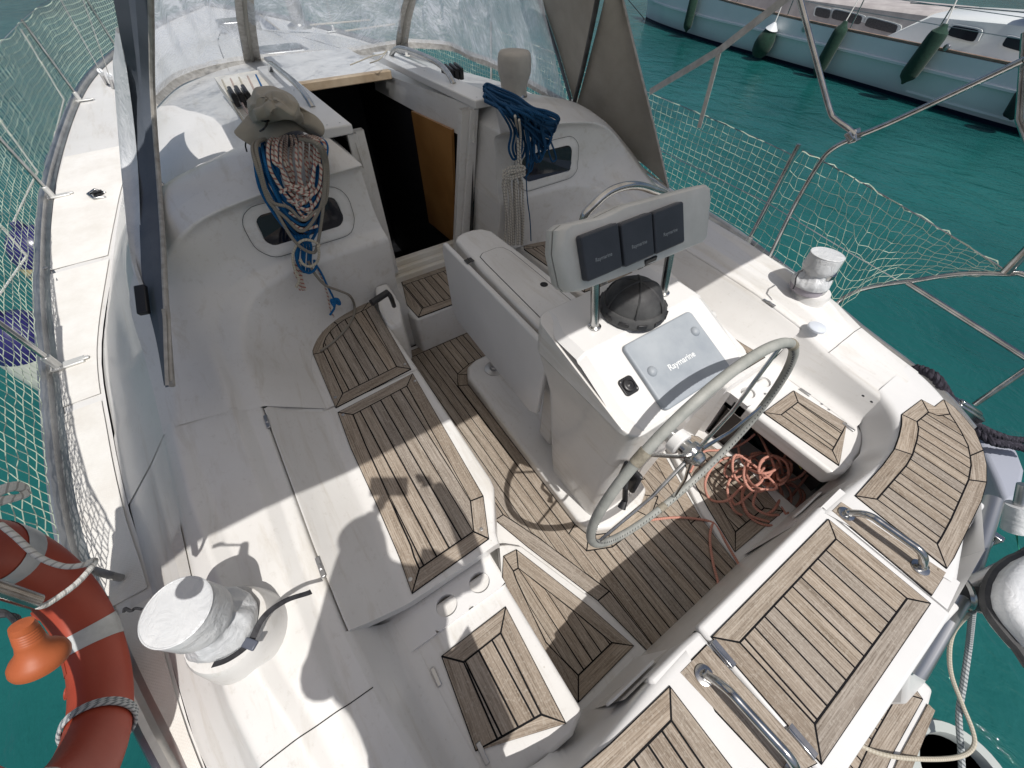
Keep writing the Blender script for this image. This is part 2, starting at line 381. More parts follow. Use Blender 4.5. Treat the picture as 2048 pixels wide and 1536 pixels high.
def rope_mat(name, c1, c2, k=90, w_=.5, tw=1.0, rough=.8):
    def fn(n, b):
        L = n.links; uv = N(n, 'ShaderNodeUVMap', uv_map='UVMap'); sx = N(n, 'ShaderNodeSeparateXYZ'); L.new(uv.outputs[0], sx.inputs[0])
        a = N(n, 'ShaderNodeMath', operation='MULTIPLY', i_1=float(k)); L.new(sx.outputs[0], a.inputs[0])
        v = N(n, 'ShaderNodeMath', operation='MULTIPLY', i_1=float(tw)); L.new(sx.outputs[1], v.inputs[0])
        s_ = N(n, 'ShaderNodeMath', operation='ADD'); L.new(a.outputs[0], s_.inputs[0]); L.new(v.outputs[0], s_.inputs[1])
        fr = N(n, 'ShaderNodeMath', operation='FRACT'); L.new(s_.outputs[0], fr.inputs[0])
        r = ramp(n, [(0, c1), (w_, c1), (w_+.04, c2), (.97, c2), (1, c1)]); L.new(fr.outputs[0], r.inputs[0]); L.new(r.outputs[0], b.inputs['Base Color'])
        # braid relief
        a2 = N(n, 'ShaderNodeMath', operation='MULTIPLY', i_1=260.0); L.new(sx.outputs[0], a2.inputs[0])
        s2 = N(n, 'ShaderNodeMath', operation='ADD'); L.new(a2.outputs[0], s2.inputs[0])
        v2 = N(n, 'ShaderNodeMath', operation='MULTIPLY', i_1=3.0); L.new(sx.outputs[1], v2.inputs[0]); L.new(v2.outputs[0], s2.inputs[1])
        f2 = N(n, 'ShaderNodeMath', operation='PINGPONG', i_1=.5); L.new(s2.outputs[0], f2.inputs[0])
        bp = N(n, 'ShaderNodeBump', i_Strength=.4, i_Distance=.0015); L.new(f2.outputs[0], bp.inputs['Height']); L.new(bp.outputs[0], b.inputs['Normal'])
    return mat(name, rough=rough, spec=.2, fn=fn)
RBLUE = rope_mat('blue_rope', (.01, .10, .26), (.015, .13, .32), 120)
RBLUED = rope_mat('deep_blue_rope', (.008, .05, .12), (.012, .07, .17), 120)
RRED = rope_mat('red_fleck_rope', (.55, .5, .44), (.33, .13, .11), 45, .62, 1.0)
RWHITE = rope_mat('black_fleck_rope', (.5, .47, .42), (.12, .12, .13), 55, .8, 1.0)
RGREY = rope_mat('grey_rope', (.22, .2, .17), (.27, .25, .215), 150)
RCREAM = rope_mat('cream_rope', (.5, .46, .38), (.42, .38, .3), 80)
RPINK = rope_mat('salmon_rope', (.47, .22, .17), (.54, .28, .22), 100)
RTWIST = rope_mat('white_twisted_rope', (.6, .6, .57), (.36, .35, .33), 70, .72, 1.0)
RBLK = rope_mat('dark_mooring_rope', (.028, .026, .035), (.05, .046, .06), 22, .6, 1.0)
RBRD = rope_mat('grey_white_rope', (.42, .44, .44), (.16, .18, .19), 60, .55, 2.0)
NET = mat('net_twine', (.56, .64, .52), .7, spec=.2)
def vinyl_fn(n, b):
    L = n.links; tc = N(n, 'ShaderNodeTexCoord'); out = n.nodes['Material Output']
    a = N(n, 'ShaderNodeTexNoise', i_Scale=1.9, i_Detail=5, i_Roughness=.55, i_Distortion=1.8); L.new(tc.outputs['Object'], a.inputs[0])
    mp = N(n, 'ShaderNodeMapping'); mp.inputs['Scale'].default_value = (1.2, 1.2, .35); L.new(tc.outputs['Object'], mp.inputs[0])
    c = N(n, 'ShaderNodeTexNoise', i_Scale=7, i_Detail=5, i_Roughness=.7, i_Distortion=3); L.new(mp.outputs[0], c.inputs[0])
    mx = N(n, 'ShaderNodeMath', operation='MULTIPLY'); L.new(a.outputs[0], mx.inputs[0]); L.new(c.outputs[0], mx.inputs[1])
    r = ramp(n, [(.12, (.25, .25, .25)), (.24, (.42, .42, .42)), (.30, (.58, .58, .58)), (.38, (.88, .88, .88))]); L.new(mx.outputs[0], r.inputs[0])
    tr = N(n, 'ShaderNodeBsdfTransparent'); tr.inputs[0].default_value = (.9, .93, .95, 1)
    df = N(n, 'ShaderNodeBsdfTranslucent'); df.inputs[0].default_value = (.85, .88, .92, 1)
    d2 = N(n, 'ShaderNodeBsdfDiffuse'); d2.inputs[0].default_value = (.8, .84, .9, 1)
    gl = N(n, 'ShaderNodeBsdfGlossy', i_Roughness=.12)
    m0 = N(n, 'ShaderNodeMixShader', i_0=.5); L.new(df.outputs[0], m0.inputs[1]); L.new(d2.outputs[0], m0.inputs[2])
    m1 = N(n, 'ShaderNodeMixShader'); L.new(r.outputs[0], m1.inputs[0]); L.new(tr.outputs[0], m1.inputs[1]); L.new(m0.outputs[0], m1.inputs[2])
    bp = N(n, 'ShaderNodeBump', i_Strength=.5, i_Distance=.02); L.new(a.outputs[0], bp.inputs['Height']); L.new(bp.outputs[0], gl.inputs['Normal'])
    lw = N(n, 'ShaderNodeLayerWeight', i_Blend=.5); pw = N(n, 'ShaderNodeMath', operation='POWER', i_1=4.0); L.new(lw.outputs['Facing'], pw.inputs[0]); fr = N(n, 'ShaderNodeMath', operation='MULTIPLY_ADD', i_1=.35, i_2=.05); L.new(pw.outputs[0], fr.inputs[0])
    m2 = N(n, 'ShaderNodeMixShader'); L.new(fr.outputs[0], m2.inputs[0]); L.new(m1.outputs[0], m2.inputs[1]); L.new(gl.outputs[0], m2.inputs[2])
    L.new(m2.outputs[0], out.inputs['Surface'])
VINYL = mat('clear_vinyl', fn=vinyl_fn)

# ------------------------------------------------------------------ water
WZ = -0.6
b = MB(); b.add([(-300, -400, WZ), (500, -400, WZ), (500, 300, WZ), (-300, 300, WZ)], [(0, 1, 2, 3)])
tag(b.build('water', WATER, smooth=False), kind='structure')

# ------------------------------------------------------------------ own yacht: root
yacht = thing('sailing_yacht', 'white sailing yacht with teak cockpit and steering wheel filling the foreground', 'sailboat')
def P3(x, y, z, s=1): return Vector((x, CL+s*y, z))
TOE = [(-.62, .9, .40), (-.45, 1.3, .43), (-.2, 1.5, .45), (0, 1.58, .45), (.25, 1.65, .45), (.5, 1.74, .45), (.95, 1.87, .45), (1.4, 1.97, .46),
       (2.5, 2.07, .48), (3.3, 2.12, .5), (4.6, 2.12, .55), (6.3, 2.0, .6), (7.6, 1.8, .65), (8.8, 1.42, .7), (10, .8, .78), (11, .03, .85)]
L1 = [(-.5, 1.2, .47), (-.1, 1.45, .50), (.1, 1.56, .47), (.43, 1.65, .455), (.7, 1.69, .455), (1.05, 1.73, .455), (1.32, 1.77, .46), (1.75, 1.81, .465), (2.4, 1.84, .48), (3.2, 1.76, .5), (3.9, 1.66, .53),
      (4.5, 1.56, .56), (6.5, 1.2, .63), (8, .6, .7), (9, .05, .75)]
def frange(a, b_, n): return [a+(b_-a)*i/n for i in range(n+1)]
XS = [-.62, -.45, -.2, 0, .25, .5, .95, 1.4, 1.9, 2.5, 3.3, 4, 4.6, 5.4, 6.3, 7, 7.6, 8.2, 8.8, 9.4, 10, 10.5, 11]
def smooth_tab(tab, n=6):
    o = catmull([Vector(t) for t in tab], n); return [tuple(p) for p in o]
TOEs = smooth_tab(TOE); L1s = smooth_tab(L1)
hull = MB()
for s in (1, -1):
    rows = []
    for x in frange(-.62, 11, 60):
        y, z = interp(TOEs, x)
        rows.append([P3(x, y, z, s), P3(x, y+.01, z-.1, s), P3(x-.0, y*.99, z-.5, s), P3(x-.1*0, y*.93, WZ+.0, s), P3(x, y*.8, WZ-.4, s)])
    hull.grid(rows, flip=(s == 1))
rows = []
for k in range(13):
    a = -1+2*k/12
    rows.append([P3(-.62-.02*(1-a*a), .9*a, .40), P3(-.60, .88*a, -.1), P3(-.55, .84*a, WZ), P3(-.5, .8*a, WZ-.3)])
hull.grid(rows)
hull.build('hull', GELW, yacht, weld=True)
# side decks
deckb = MB()
for s in (1, -1):
    rows = []
    for x in frange(-.3, 11, 70):
        y, z = interp(TOEs, x); y1, z1 = interp(L1s, min(x, 9)); y1 = 0 if x >= 9 else y1
        y1 = min(y1, y-.001)
        rows.append([P3(x, y, z, s), P3(x, lerp(y, y1, .5), z+.006, s), P3(x, y1, max(z1, z+.003), s)])
    deckb.grid(rows, flip=(s == -1))
deckb.build('side_deck', GEL, yacht)
# non-skid patches on the port side deck (raised a few mm)
for x0, x1, f0, f1 in ((-.15, .93, .16, .93), (.97, 2.0, .1, .93), (2.05, 3.3, .1, .93), (3.35, 5.2, .1, .9)):
    nb = MB(); rows = []
    for x in frange(x0, x1, 14):
        y, z = interp(TOEs, x); y1, z1 = interp(L1s, x)
        rows.append([P3(x, lerp(y, y1, f), lerp(z, max(z1, z+.003), f)+.0075) for f in (f0, .5, f1)])
    nb.grid(rows); nb.build('nonskid_patch', NONSKID, yacht)
# toe rails
for s in (1, -1):
    tr = MB(); rows = []
    for x in frange(-.35, 11, 90):
        y, z = interp(TOEs, x)
        rows.append([P3(x, y-.045, z+.008, s), P3(x, y-.02, z+.012, s), P3(x, y-.016, z+.04, s), P3(x, y-.004, z+.052, s), P3(x, y+.012, z+.05, s), P3(x, y+.022, z+.035, s), P3(x, y+.025, z-.035, s), P3(x, y+.01, z-.05, s)])
    tr.grid(rows, flip=(s == 1)); o = tr.build('toe_rail', ALU, yacht)
# ---- coaming, helm section and cockpit walls, as profiles swept fore and aft
PROF = [  # x, then (y,z) of L1, foot, L2, L3o, L3i, L4o, L4i, gap
 (-.05, (1.52,.48),(1.47,.53),(1.42,.575),(1.3,.58),(1.28,.578),(1.22,.577),(1.18,.577),(1.12,.572)),
 (.10,  (1.56,.47),(1.48,.53),(1.43,.595),(1.32,.60),(1.29,.59),(1.24,.588),(1.21,.583),(1.14,.578)),
 (.25,  (1.60,.46),(1.50,.54),(1.445,.615),(1.35,.63),(1.31,.615),(1.255,.61),(1.23,.595),(1.165,.588)),
 (.43,  (1.65,.455),(1.53,.56),(1.475,.655),(1.385,.685),(1.345,.655),(1.265,.655),(1.225,.622),(1.18,.62)),
 (.70,  (1.69,.455),(1.56,.58),(1.49,.68),(1.415,.715),(1.37,.683),(1.265,.683),(1.225,.652),(1.185,.65)),
 (1.0,  (1.73,.455),(1.58,.60),(1.495,.70),(1.445,.735),(1.40,.708),(1.265,.705),(1.225,.668),(1.187,.662)),
 (1.352,(1.77,.46),(1.60,.62),(1.50,.725),(1.46,.745),(1.42,.735),(1.27,.71),(1.24,.68),(1.19,.67)),
]
def prof_at(x):
    n = len(PROF[0])-1
    if x <= PROF[0][0]: return PROF[0][1:]
    for a, b_ in zip(PROF, PROF[1:]):
        if x <= b_[0]:
            t = (x-a[0])/(b_[0]-a[0]); return [(lerp(a[k][0], b_[k][0], t), lerp(a[k][1], b_[k][1], t)) for k in range(1, n+1)]
    return PROF[-1][1:]
for s in (1, -1):
    cb = MB(); rows = []
    for x in frange(-.05, 1.385, 28):
        pts = [P3(x, y, z, s) for y, z in prof_at(x)]+[P3(x, prof_at(x)[-1][0]-.012, prof_at(x)[-1][1]-.09, s)]
        rows.append(fillet(pts, [.0, .012, .016, .012, .010, .010, .008, .010, .004], 4))
    cb.grid(rows, flip=(s == -1)); cb.build('coaming', GEL, yacht, weld=True, angle=28)
for s in (1, -1):
    pts = [P3(.255, y, z+.001, s) for y, z in prof_at(.255)]; q = MB(); q.tube(fillet(pts, [.0, .012, .016, .012, .010, .010, .008, .0], 3), .0014, 6); q.build('moulding_seam', RUBBER, yacht)
q = MB(); rows = []
for x in frange(.66, .98, 6):
    pr_ = prof_at(x); rows.append([P3(x, lerp(pr_[1][0], pr_[2][0], t), lerp(pr_[1][1], pr_[2][1], t)+.006) for t in (.05, .5, .92)])
q.grid(rows); q.build('nonskid_patch', NONSKID, yacht)
# wall that sweeps from the coaming round to the cabin bulkhead (8 points a section)
SEC = [
 [(1.352,.985,.503),(1.352,1.10,.60),(1.352,1.18,.668),(1.352,1.24,.68),(1.352,1.27,.71),(1.352,1.36,.725),(1.352,1.45,.745),(1.352,1.50,.725)],
 [(1.52,.98,.503),(1.52,1.09,.61),(1.525,1.175,.70),(1.53,1.245,.715),(1.535,1.275,.74),(1.54,1.36,.75),(1.55,1.43,.765),(1.56,1.505,.74)],
 [(1.68,.96,.503),(1.69,1.075,.63),(1.70,1.16,.735),(1.72,1.24,.755),(1.74,1.28,.78),(1.75,1.36,.80),(1.76,1.42,.81),(1.78,1.51,.765)],
 [(1.83,.88,.503),(1.84,1.00,.67),(1.85,1.09,.79),(1.89,1.17,.82),(1.91,1.23,.87),(1.93,1.32,.92),(1.94,1.37,.935),(2.03,1.45,.93)],
 [(1.92,.76,.503),(1.925,.90,.69),(1.92,.95,.83),(1.965,1.02,.87),(1.99,1.07,.95),(2.0,1.13,1.09),(1.985,1.15,1.115),(2.10,1.2,1.13)],
 [(1.965,.62,.503),(1.95,.72,.70),(1.94,.74,.845),(1.985,.78,.89),(2.01,.82,.99),(2.025,.86,1.15),(1.985,.87,1.18),(2.14,.93,1.215)],
 [(1.985,.50,.503),(1.955,.52,.72),(1.945,.52,.85),(1.99,.53,.90),(2.02,.53,.99),(2.035,.55,1.17),(1.98,.56,1.20),(2.16,.62,1.285)],
 [(2.02,.35,.503),(1.965,.35,.73),(1.95,.35,.85),(1.99,.36,.90),(2.02,.37,.99),(2.04,.375,1.18),(1.975,.375,1.21),(2.17,.46,1.30)],
]
def sweep(SEC, s, n=6, rads=None, fn=5):
    k = len(SEC[0]); cols = [catmull([P3(*SEC[i][j], s) for i in range(len(SEC))], n) for j in range(k)]
    return [fillet([cols[j][i] for j in range(k)], rads, fn) for i in range(len(cols[0]))]
JAMB_K = {}; WALLV = {}
for s in (1, -1):
    wb = MB(); rows = sweep(SEC, s, 6, [0, .05, .02, .016, .03, .022, .016, 0])
    WALLV[s] = [p for r_ in rows for p in r_]
    wb.grid(rows, flip=(s == -1))
    JAMB_K[s] = [r_[-1] for r_ in rows]
    # return edge into the companionway
    e = rows[-1]; wb.grid([e, [p+Vector((.30, 0, 0)) for p in e]], flip=(s == -1))
    # below the seat, bulkhead continues to the sole between jamb and seat front
    wb.grid([[P3(2.02, .35, .505, s), P3(2.04, .30, .25, s), P3(2.05, .30, -.02, s)], [P3(2.02, .70, .505, s), P3(2.04, .70, .25, s), P3(2.05, .70, -.02, s)]], flip=(s == 1))
    wb.grid([[P3(2.02, .35, .505, s), P3(2.04, .30, .25, s), P3(2.05, .30, -.02, s)], [P3(2.4, .35, .505, s), P3(2.4, .30, .25, s), P3(2.4, .30, -.02, s)]], flip=(s == -1))
    wb.build('cabin_bulkhead', GEL, yacht)
# ---- coachroof
CR_ = [
 [(1.352,1.77,.46),(1.352,1.60,.62),(1.352,1.50,.725),(1.352,1.50,.725),(1.352,1.50,.725),(1.352,1.50,.725),(1.352,1.50,.725)],
 [(1.56,1.79,.462),(1.56,1.62,.64),(1.56,1.505,.74),(1.56,1.505,.74),(1.56,1.505,.74),(1.56,1.505,.74),(1.56,1.505,.74)],
 [(1.78,1.81,.465),(1.78,1.64,.65),(1.78,1.51,.765),(2.03,1.45,.93),(2.10,1.2,1.13),(2.14,.93,1.215),(2.17,.60,1.29)],
 [(2.1,1.83,.47),(2.1,1.68,.68),(2.1,1.55,.83),(2.22,1.42,.99),(2.26,1.2,1.12),(2.27,.93,1.20),(2.28,.60,1.275)],
 [(2.5,1.83,.48),(2.5,1.66,.68),(2.5,1.50,.88),(2.52,1.35,1.02),(2.54,1.18,1.11),(2.54,.93,1.17),(2.54,.60,1.245)],
 [(3.2,1.76,.5),(3.2,1.60,.72),(3.2,1.44,.90),(3.2,1.30,1.02),(3.2,1.15,1.11),(3.2,.92,1.15),(3.2,.60,1.20)],
 [(4.5,1.56,.56),(4.5,1.44,.74),(4.5,1.30,.90),(4.5,1.17,1.0),(4.5,1.0,1.06),(4.5,.8,1.09),(4.5,.56,1.12)],
 [(6.5,1.2,.63),(6.5,1.12,.78),(6.5,1.02,.92),(6.5,.88,.97),(6.5,.7,1.0),(6.5,.55,1.01),(6.5,.4,1.02)],
 [(8.0,.6,.70),(8.0,.55,.78),(8.0,.5,.84),(8.0,.42,.87),(8.0,.35,.885),(8.0,.28,.89),(8.0,.2,.895)],
 [(9.0,.06,.76),(8.95,.06,.78),(8.9,.05,.80),(8.85,.05,.82),(8.8,.04,.83),(8.8,.03,.83),(8.8,.02,.83)],
]
for s in (1, -1):
    rb = MB()
    k = len(CR_[0]); cols = [catmull([P3(*CR_[i][j], s) for i in range(4, len(CR_))], 5) for j in range(k)]
    rows = [catmull([cols[j][i] for j in range(k)], 3) for i in range(len(cols[0]))]
    rb.grid(rows, flip=(s == 1))
    K0 = JAMB_K[s]; K = K0[12:]; T = rows[0][6:]       # from side top to inboard edge
    def along(path, t):
        L = [0]
        for p, q_ in zip(path, path[1:]): L.append(L[-1]+(q_-p).length)
        d = t*L[-1]
        for i in range(len(path)-1):
            if d <= L[i+1]: return path[i].lerp(path[i+1], (d-L[i])/max(1e-9, L[i+1]-L[i]))
        return path[-1].copy()
    n = 40; fan = []
    for j in range(n+1):
        t = j/n; p = along(K, t); q_ = along(T, t**1.35)
        fan.append([p.lerp(q_, u)+Vector((0, 0, .035*math.sin(PI*u)*(.3+.7*min(1, t*2)))) for u in frange(0, 1, 8)])
    rb.grid(fan, flip=(s == -1))
    side = []
    for p in K0[:12]:
        y, z = interp(L1s, p.x); c = P3(p.x, y, z, s); ft = lerp(1.60, 1.62, (p.x-1.352)/.43); side.append([c, P3(p.x, ft, lerp(.622, .655, (p.x-1.352)/.43), s), p])
    for u_i, u in enumerate(frange(0, 1, 8)):
        p = fan[0][u_i]; y, z = interp(L1s, p.x); c = P3(p.x, y, z, s)
        side.append([c+Vector((0, s*.002, -.012)), c.lerp(p, .63)+Vector((0, 0, .002)), p])
    rb.grid(side, flip=(s == 1)); rb.build('coachroof', GEL, yacht, weld=True, angle=32)
# centre roof forward of the companionway, and side channels
rc = MB()
rows = []
for x, y, z in ((3.42, .60, 1.175), (3.8, .59, 1.15), (4.5, .56, 1.12), (6.5, .4, 1.02), (8.0, .2, .895), (8.8, .02, .83)):
    rows.append([P3(x, y*a, z+.03*(1-a*a)) for a in (-1, -.6, 0, .6, 1)])
rc.grid(rows); rc.build('coachroof_centre', GEL, yacht)
for s in (1, -1):
    ch = MB()   # strip beside the hatch opening with its raised handrail board
    ch.grid([[P3(2.17, .60, 1.29, s), P3(2.17, .46, 1.30, s), P3(2.17, .335, 1.295, s), P3(2.17, .322, 1.12, s)], [P3(3.7, .60, 1.17, s), P3(3.7, .46, 1.18, s), P3(3.7, .335, 1.18, s), P3(3.7, .322, 1.06, s)]], flip=(s == 1))
    ch.build('hatch_side', GEL, yacht, smooth=False)
    bd = MB(); bd.prism([(2.15, CL+s*.33), (2.15, CL+s*.475), (2.2, CL+s*.48), (3.62, CL+s*.46), (3.62, CL+s*.33)], lambda x, y: 1.285-.02*(x-2.15), lambda x, y: 1.325-.018*(x-2.15))
    hb = bd.build('handrail_board', GELW, yacht, bevel=.006)
    for (x, dy) in ((2.2, .03), (2.2, -.03), (2.9, .0), (3.5, .0)): fw = MB(); fw.lathe([(.0045, 0), (.0045, .001), (0, .0015)], P3(x, .40+dy, 1.3255-.018*(x-2.15), s), seg=8); fw.build('screw', STEELD, yacht)
    hr = MB(); pth = []
    for t in frange(0, 1, 30):
        x = lerp(2.52, 3.45, t); e = min(t, 1-t)*9; h = .075*(1-math.exp(-e*1.2)); pth.append(P3(x, .405+.012*math.sin(PI*t), 1.32-.018*(x-2.15)+h, s))
    hr.tube(pth, .0155, 12); hr.build('handrail', STEEL, yacht)
q = MB(); c = W(601, 56, 1.03); q.tube([c, c+Vector((0, 0, 1.2)), c+Vector((-.25, 0, 13))], [.085, .085, .07], 20, squash=.7); q.lathe([(.14, 0), (.14, .03), (.1, .05)], c, seg=24); q.build('mast', ALU, yacht)
for cx_, cy_, w_ in ((5.2, 0, .42), (7.6, 0, .46)):
    q = MB(); q.prism([(x, CL+y) for x, y in rrect(cx_, cy_, w_, w_, .06, 5)], .8, lambda x, y: 1.125-.03*(x-5.2)+.0); dh = q.build('deck_hatch', ALU, yacht, bevel=.01)
    q = MB(); q.prism([(x, CL+y) for x, y in rrect(cx_, cy_, w_-.07, w_-.07, .05, 5)], .8, lambda x, y: 1.13-.03*(x-5.2)); q.build('hatch_pane', WINB, dh)
for k, (a, c) in enumerate((((690, 62), (790, 48)), ((560, 60), (520, 30)), ((620, 50), (740, 40)))):
    q = MB(); q.tube([W(*a, 1.12), W(*a, 1.13).lerp(W(*c, 1.1), .5), W(*c, 1.08)], .008, 6); q.build('deck_line', RCREAM, yacht)
# sliding hatch with its timber leading edge
sh = MB(); sh.prism([(3.33, CL-.325), (3.33, CL+.325), (4.2, CL+.32), (4.2, CL-.32)], 1.225, 1.245)
hatch = sh.build('sliding_hatch', GELW, yacht, bevel=.01)
q = MB(); q.box((3.30, CL, 1.232), (.055, .64, .05)); q.build('hatch_trim', WOODL, hatch, bevel=.006)
# companionway: well with its shade put in near-black, sill, side lining
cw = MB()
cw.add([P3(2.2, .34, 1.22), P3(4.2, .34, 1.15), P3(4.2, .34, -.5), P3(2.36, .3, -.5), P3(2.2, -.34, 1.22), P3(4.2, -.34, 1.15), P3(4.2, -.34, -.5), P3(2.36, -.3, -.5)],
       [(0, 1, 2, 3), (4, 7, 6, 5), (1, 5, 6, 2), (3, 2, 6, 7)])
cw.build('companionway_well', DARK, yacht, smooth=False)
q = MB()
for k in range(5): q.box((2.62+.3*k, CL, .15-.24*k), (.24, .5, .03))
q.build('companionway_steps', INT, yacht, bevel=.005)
q = MB()
q.add([P3(2.40, -.318, 1.13), P3(2.98, -.318, 1.09), P3(2.98, -.318, .3), P3(2.52, -.318, .33), P3(2.40, -.30, 1.13), P3(2.98, -.30, 1.09), P3(2.98, -.30, .3), P3(2.52, -.30, .33)],
      [(0, 1, 2, 3), (4, 7, 6, 5), (0, 4, 5, 1), (1, 5, 6, 2), (2, 6, 7, 3), (3, 7, 4, 0)])
q.build('side_lining', WOOD, yacht, smooth=False)
q = MB()
for s in (1, -1):   # jambs
    q.add([P3(2.19, .335, 1.28, s), P3(2.19, .27, 1.28, s), P3(2.37, .22, .36, s), P3(2.37, .30, .36, s), P3(2.23, .335, 1.28, s), P3(2.23, .27, 1.28, s), P3(2.41, .22, .36, s), P3(2.41, .30, .36, s)],
          [(0, 1, 2, 3), (4, 7, 6, 5), (0, 3, 7, 4), (1, 5, 6, 2)])
    q.add([P3(2.165, .36, 1.28, s), P3(2.165, .315, 1.28, s), P3(2.35, .255, .36, s), P3(2.35, .34, .36, s), P3(2.19, .36, 1.28, s), P3(2.19, .315, 1.28, s), P3(2.37, .255, .36, s), P3(2.37, .34, .36, s)],
          [(0, 1, 2, 3), (4, 7, 6, 5), (0, 3, 7, 4), (1, 5, 6, 2)])
q.build('companionway_jamb', GEL, yacht, smooth=False, bevel=.004)
q = MB()
for x0, x1, z in ((2.35, 2.39, .335), (2.39, 2.43, .365), (2.43, 2.48, .40)): q.box(((x0+x1)/2, CL, z-.05), (x1-x0, .68, .1))
q.build('sill', GELC, yacht, bevel=.006)
# bridge-deck step
def poly_w(px, z): return [tuple(W(a, b_, z))[:2] for a, b_ in px]
q = MB(); q.prism([(1.935, CL-.40), (1.935, CL+.31), (2.0, CL+.32), (2.37, CL+.34), (2.37, CL-.34), (2.0, CL-.40)], -.02, .288)
q.build('step_moulding', GEL, yacht, bevel=.018, bseg=3)

# ---- teak panels
def teak_panel(name, O, I, z, breaks, pitch=.05, phase=0., parent=yacht, gap=.0029, top=.0029, axis=1, tilt=None, seams=None):
    """O outer and I inner outline (equal length) in world xy; border planks between them, straight planks inside"""
    zf = tilt or (lambda x, y: z)
    m = MB()
    m.prism(O, lambda x, y: zf(x, y)-.004, lambda x, y: zf(x, y)+.0022, m=1)
    n = len(O); br = sorted(breaks)
    t0 = lambda x, y: zf(x, y)+.001
    t1 = lambda x, y: zf(x, y)+top
    for k in range(len(br)):
        a = br[k]; b_ = br[(k+1) % len(br)]
        idx = [a]
        while idx[-1] != b_: idx.append((idx[-1]+1) % n)
        pl = [O[i] for i in idx]+[I[i] for i in reversed(idx)]
        pl = inset(pl, gap)
        if len(pl) < 3: continue
        d = Vector(O[b_])-Vector(O[a]); d = d.normalized() if d.length > 1e-5 else Vector((1, 0)); nn = Vector((-d.y, d.x))
        m.prism(pl, t0, t1, m=0, uvf=lambda x, y: (x*d.x+y*d.y, x*nn.x+y*nn.y), rnd=random.random())
    k = axis
    lo = min(p[k] for p in I); hi = max(p[k] for p in I)
    if seams is None:
        seams = []; y = math.floor((lo-phase)/pitch)*pitch+phase
        while y < hi+pitch: seams.append(y); y += pitch
    else: seams = [lo-.01]+sorted(seams)+[hi+.01]
    for a, b_ in zip(seams, seams[1:]):
        c = clip([tuple(p) for p in I], k, a, b_)
        if len(c) < 3: continue
        c = inset(c, gap)
        if len(c) < 3: continue
        uvf = (lambda x, y: (x, y)) if k == 1 else (lambda x, y: (y, x))
        m.prism(c, t0, t1, m=0, uvf=uvf, rnd=random.random())
    return m.build(name, [TEAK, CAULK], parent, smooth=False)
def zpx(ox, oy, s, pts): return [(ox+a*s, oy+b_*s) for a, b_ in pts]
def mirror(P): return [(x, 2*CL-y) for x, y in P]
def screws(name, pts, z, r=.007, m=STEELD):
    for x, y in pts: q = MB(); q.lathe([(r, 0), (r, .0012), (r*.5, .0022), (0, .0016)], (x, y, z), seg=12); q.build(name, m, yacht)

# port forward seat panel
SZ = .503
O = poly_w(zpx(600, 560, .19531, [(755, 250), (1140, 915), (365, 1312), (135, 765), (118, 650), (150, 540), (222, 450), (305, 395), (390, 355), (700, 232)]), SZ)
I = poly_w(zpx(600, 560, .19531, [(675, 305), (990, 890), (440, 1165), (245, 740), (240, 665), (268, 590), (320, 520), (385, 460), (450, 415), (560, 352)]), SZ)
I[9] = tuple(W(600+640*.19531, 560+318*.19531, SZ))[:2]
teak_panel('seat_teak_forward', O, I, SZ, [0, 1, 2, 3, 7, 9], .0505, CL+.66)
O2 = mirror(O); I2 = mirror(I); teak_panel('seat_teak_forward', O2, I2, SZ, [0, 1, 2, 3, 7, 9], .0505, CL-.66)
# port main seat panel (on the hinged locker lid)
O = poly_w(zpx(600, 560, .19531, [(1155, 957), (385, 1357)])+zpx(600, 800, .19531, [(520, 500), (650, 785), (770, 1045), (880, 1300), (975, 1520)])+zpx(750, 1000, .19531, [(250, 600), (378, 963), (1170, 400)])+zpx(600, 800, .19531, [(1880, 985)]), SZ)
I = poly_w(zpx(600, 560, .19531, [(1095, 1090), (545, 1382)])+zpx(600, 800, .19531, [(675, 470), (800, 740), (920, 1010), (1020, 1240), (1135, 1490)])+zpx(750, 1000, .19531, [(405, 590), (455, 705), (1008, 325)])+zpx(600, 800, .19531, [(1747, 1037)]), SZ)
teak_panel('seat_teak_main', O, I, SZ, [0, 1, 8, 9, 10], .0505, CL+.66)
MO, MI = O, I
teak_panel('seat_teak_main', mirror(O), mirror(I), SZ, [0, 1, 8, 9, 10], .0505, CL-.66)
P_SCR = [W(*p, SZ)[:2] for p in zpx(600, 560, .19531, [(1077, 868), (365, 1207), (230, 533), (1180, 1040), (445, 1385)])+zpx(750, 1000, .19531, [(1090, 305), (365, 815)])]
screws('seat_screw', P_SCR, SZ+.0046)
